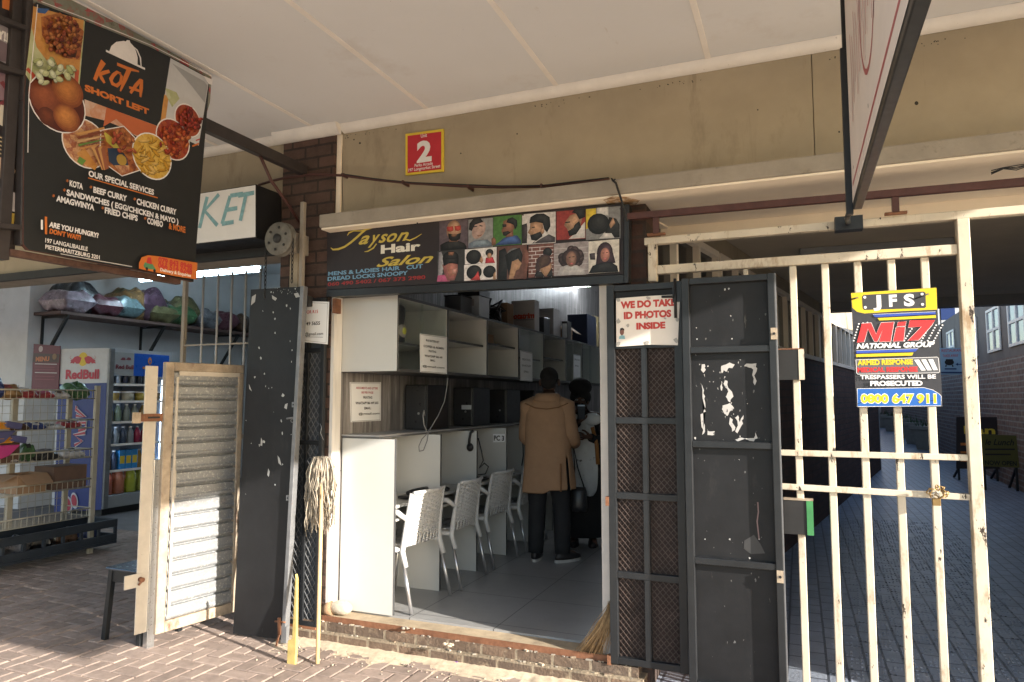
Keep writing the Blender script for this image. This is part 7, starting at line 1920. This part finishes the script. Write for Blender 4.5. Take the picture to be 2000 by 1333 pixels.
b = MB(); b.loft([(wp(0, 0, zi), rx_, ry_, fc) for zi, rx_, ry_ in ((.78, .20, .14), (.95, .19, .135), (1.08, .17, .12), (1.22, .18, .125), (1.32, .155, .10), (1.37, .07, .065))], M_blk, 24); b.build('top', t)
for a_, e_, w_ in (('sl_', 'el_', 'wl'), ('sr', 'er', 'wr')):
    b = MB(); S0_, El, Wr = (Vector(J[q][0]) for q in (a_, e_, w_)); b.tube([S0_, S0_.lerp(El, .5), El, El.lerp(Wr, .5), El.lerp(Wr, .95)], [.066, .058, .052, .046, .040], M_blk, 12); b.build('sleeve', t)
b = MB(); b.loft([(wp(0, 0, zi), rx_, ry_, fc) for zi, rx_, ry_ in ((.10, .21, .16), (.3, .21, .16), (.55, .205, .155), (.80, .20, .145))], M_trs, 24); b.build('skirt', t)
M_shawl = mat('pale_printed_cotton', (.66, .68, .67), .8, var=.08, vs=8, bp=.15, bsc=26, dirt=((.12, .12, .11), .63, .65, 17))
b = MB(); vs, fs = [], []; rows_ = [(1.36, .10, .22, .15), (1.33, .02, .28, .17), (1.22, -.02, .30, .17), (1.05, -.04, .31, .18), (.88, -.05, .32, .19), (.70, -.03, .32, .19), (.58, .05, .31, .18), (.52, .12, .28, .17)]
for zi, xa, xb, yf in rows_:
    for k in range(15):
        u = k / 14; x = xa - .17 + (xb - xa) * u
        vs.append(wp(x, yf + .02 * math.sin(u * 12 + zi * 9) - .16 * max(0, u - .7) ** 1.0, zi - .05 * u * (zi > 1.2)))
for i in range(len(rows_) - 1):
    for k in range(14): fs.append((i * 15 + k, i * 15 + k + 1, (i + 1) * 15 + k + 1, (i + 1) * 15 + k))
b.add(vs, fs, M_shawl, True); b.build('shawl', t, solid=.012, subd=1)
b = MB(); b.ball(wp(.10, .17, 1.30), .09, .05, .06, M_shawl, 14, 8, fc); b.build('shawl_knot', t)
b = MB(); b.tube([wp(.10, .215, 1.22), wp(.14, .23, 1.05), wp(.15, .23, .85)], .02, flat((.30, .13, .035)), 8); b.build('bag_strap', t)
for s, a_ in ((-1, 'al'), (1, 'ar')):
    A_ = Vector(J[a_][0]); c = Vector((A_.x, A_.y, FZ)) + fc @ Vector((0, -.05, 0)); b = MB(); b.loft([(c + Vector((0, 0, 0)), .046, .12, fc), (c + Vector((0, 0, .04)), .045, .115, fc), (c + Vector((0, 0, .08)) + fc @ Vector((0, .04, 0)), .034, .06, fc)], M_shoe, 16); b.build('shoe', t)
t = thing('mobile_phone', 'dark mobile phone held up in front of the chin', 'phone', wp(-.01, .30, 1.34))
b = MB(); c = wp(.0, .292, 1.375); b.box(c + Vector((-.036, -.005, -.07)), c + Vector((.036, .005, .07)), M_blackplastic, fc @ rotx(-.2)); b.build('phone_body', t, .004)
b = MB(); b.box(c + Vector((-.034, -.0065, .055)), c + Vector((.034, -.0052, .068)), M_steel, fc @ rotx(-.2), c); b.build('camera_strip', t)
t = thing('handbag', 'small black handbag hanging between the two people', 'handbag', mp(.30, .12, .55))
b = MB(); b.loft([(mp(.265, .10, .42), .065, .045, hd), (mp(.265, .10, .47), .075, .05, hd), (mp(.265, .10, .60), .07, .042, hd), (mp(.265, .10, .635), .06, .018, hd)], M_blackplastic, 16); b.build('bag_body', t)
b = MB(); b.tube([mp(.215, .10, .625), mp(.225, .12, .80), mp(.20, .20, 1.0), mp(.25, .14, .80), mp(.315, .10, .625)], .007, M_blackplastic, 6); b.build('strap', t)
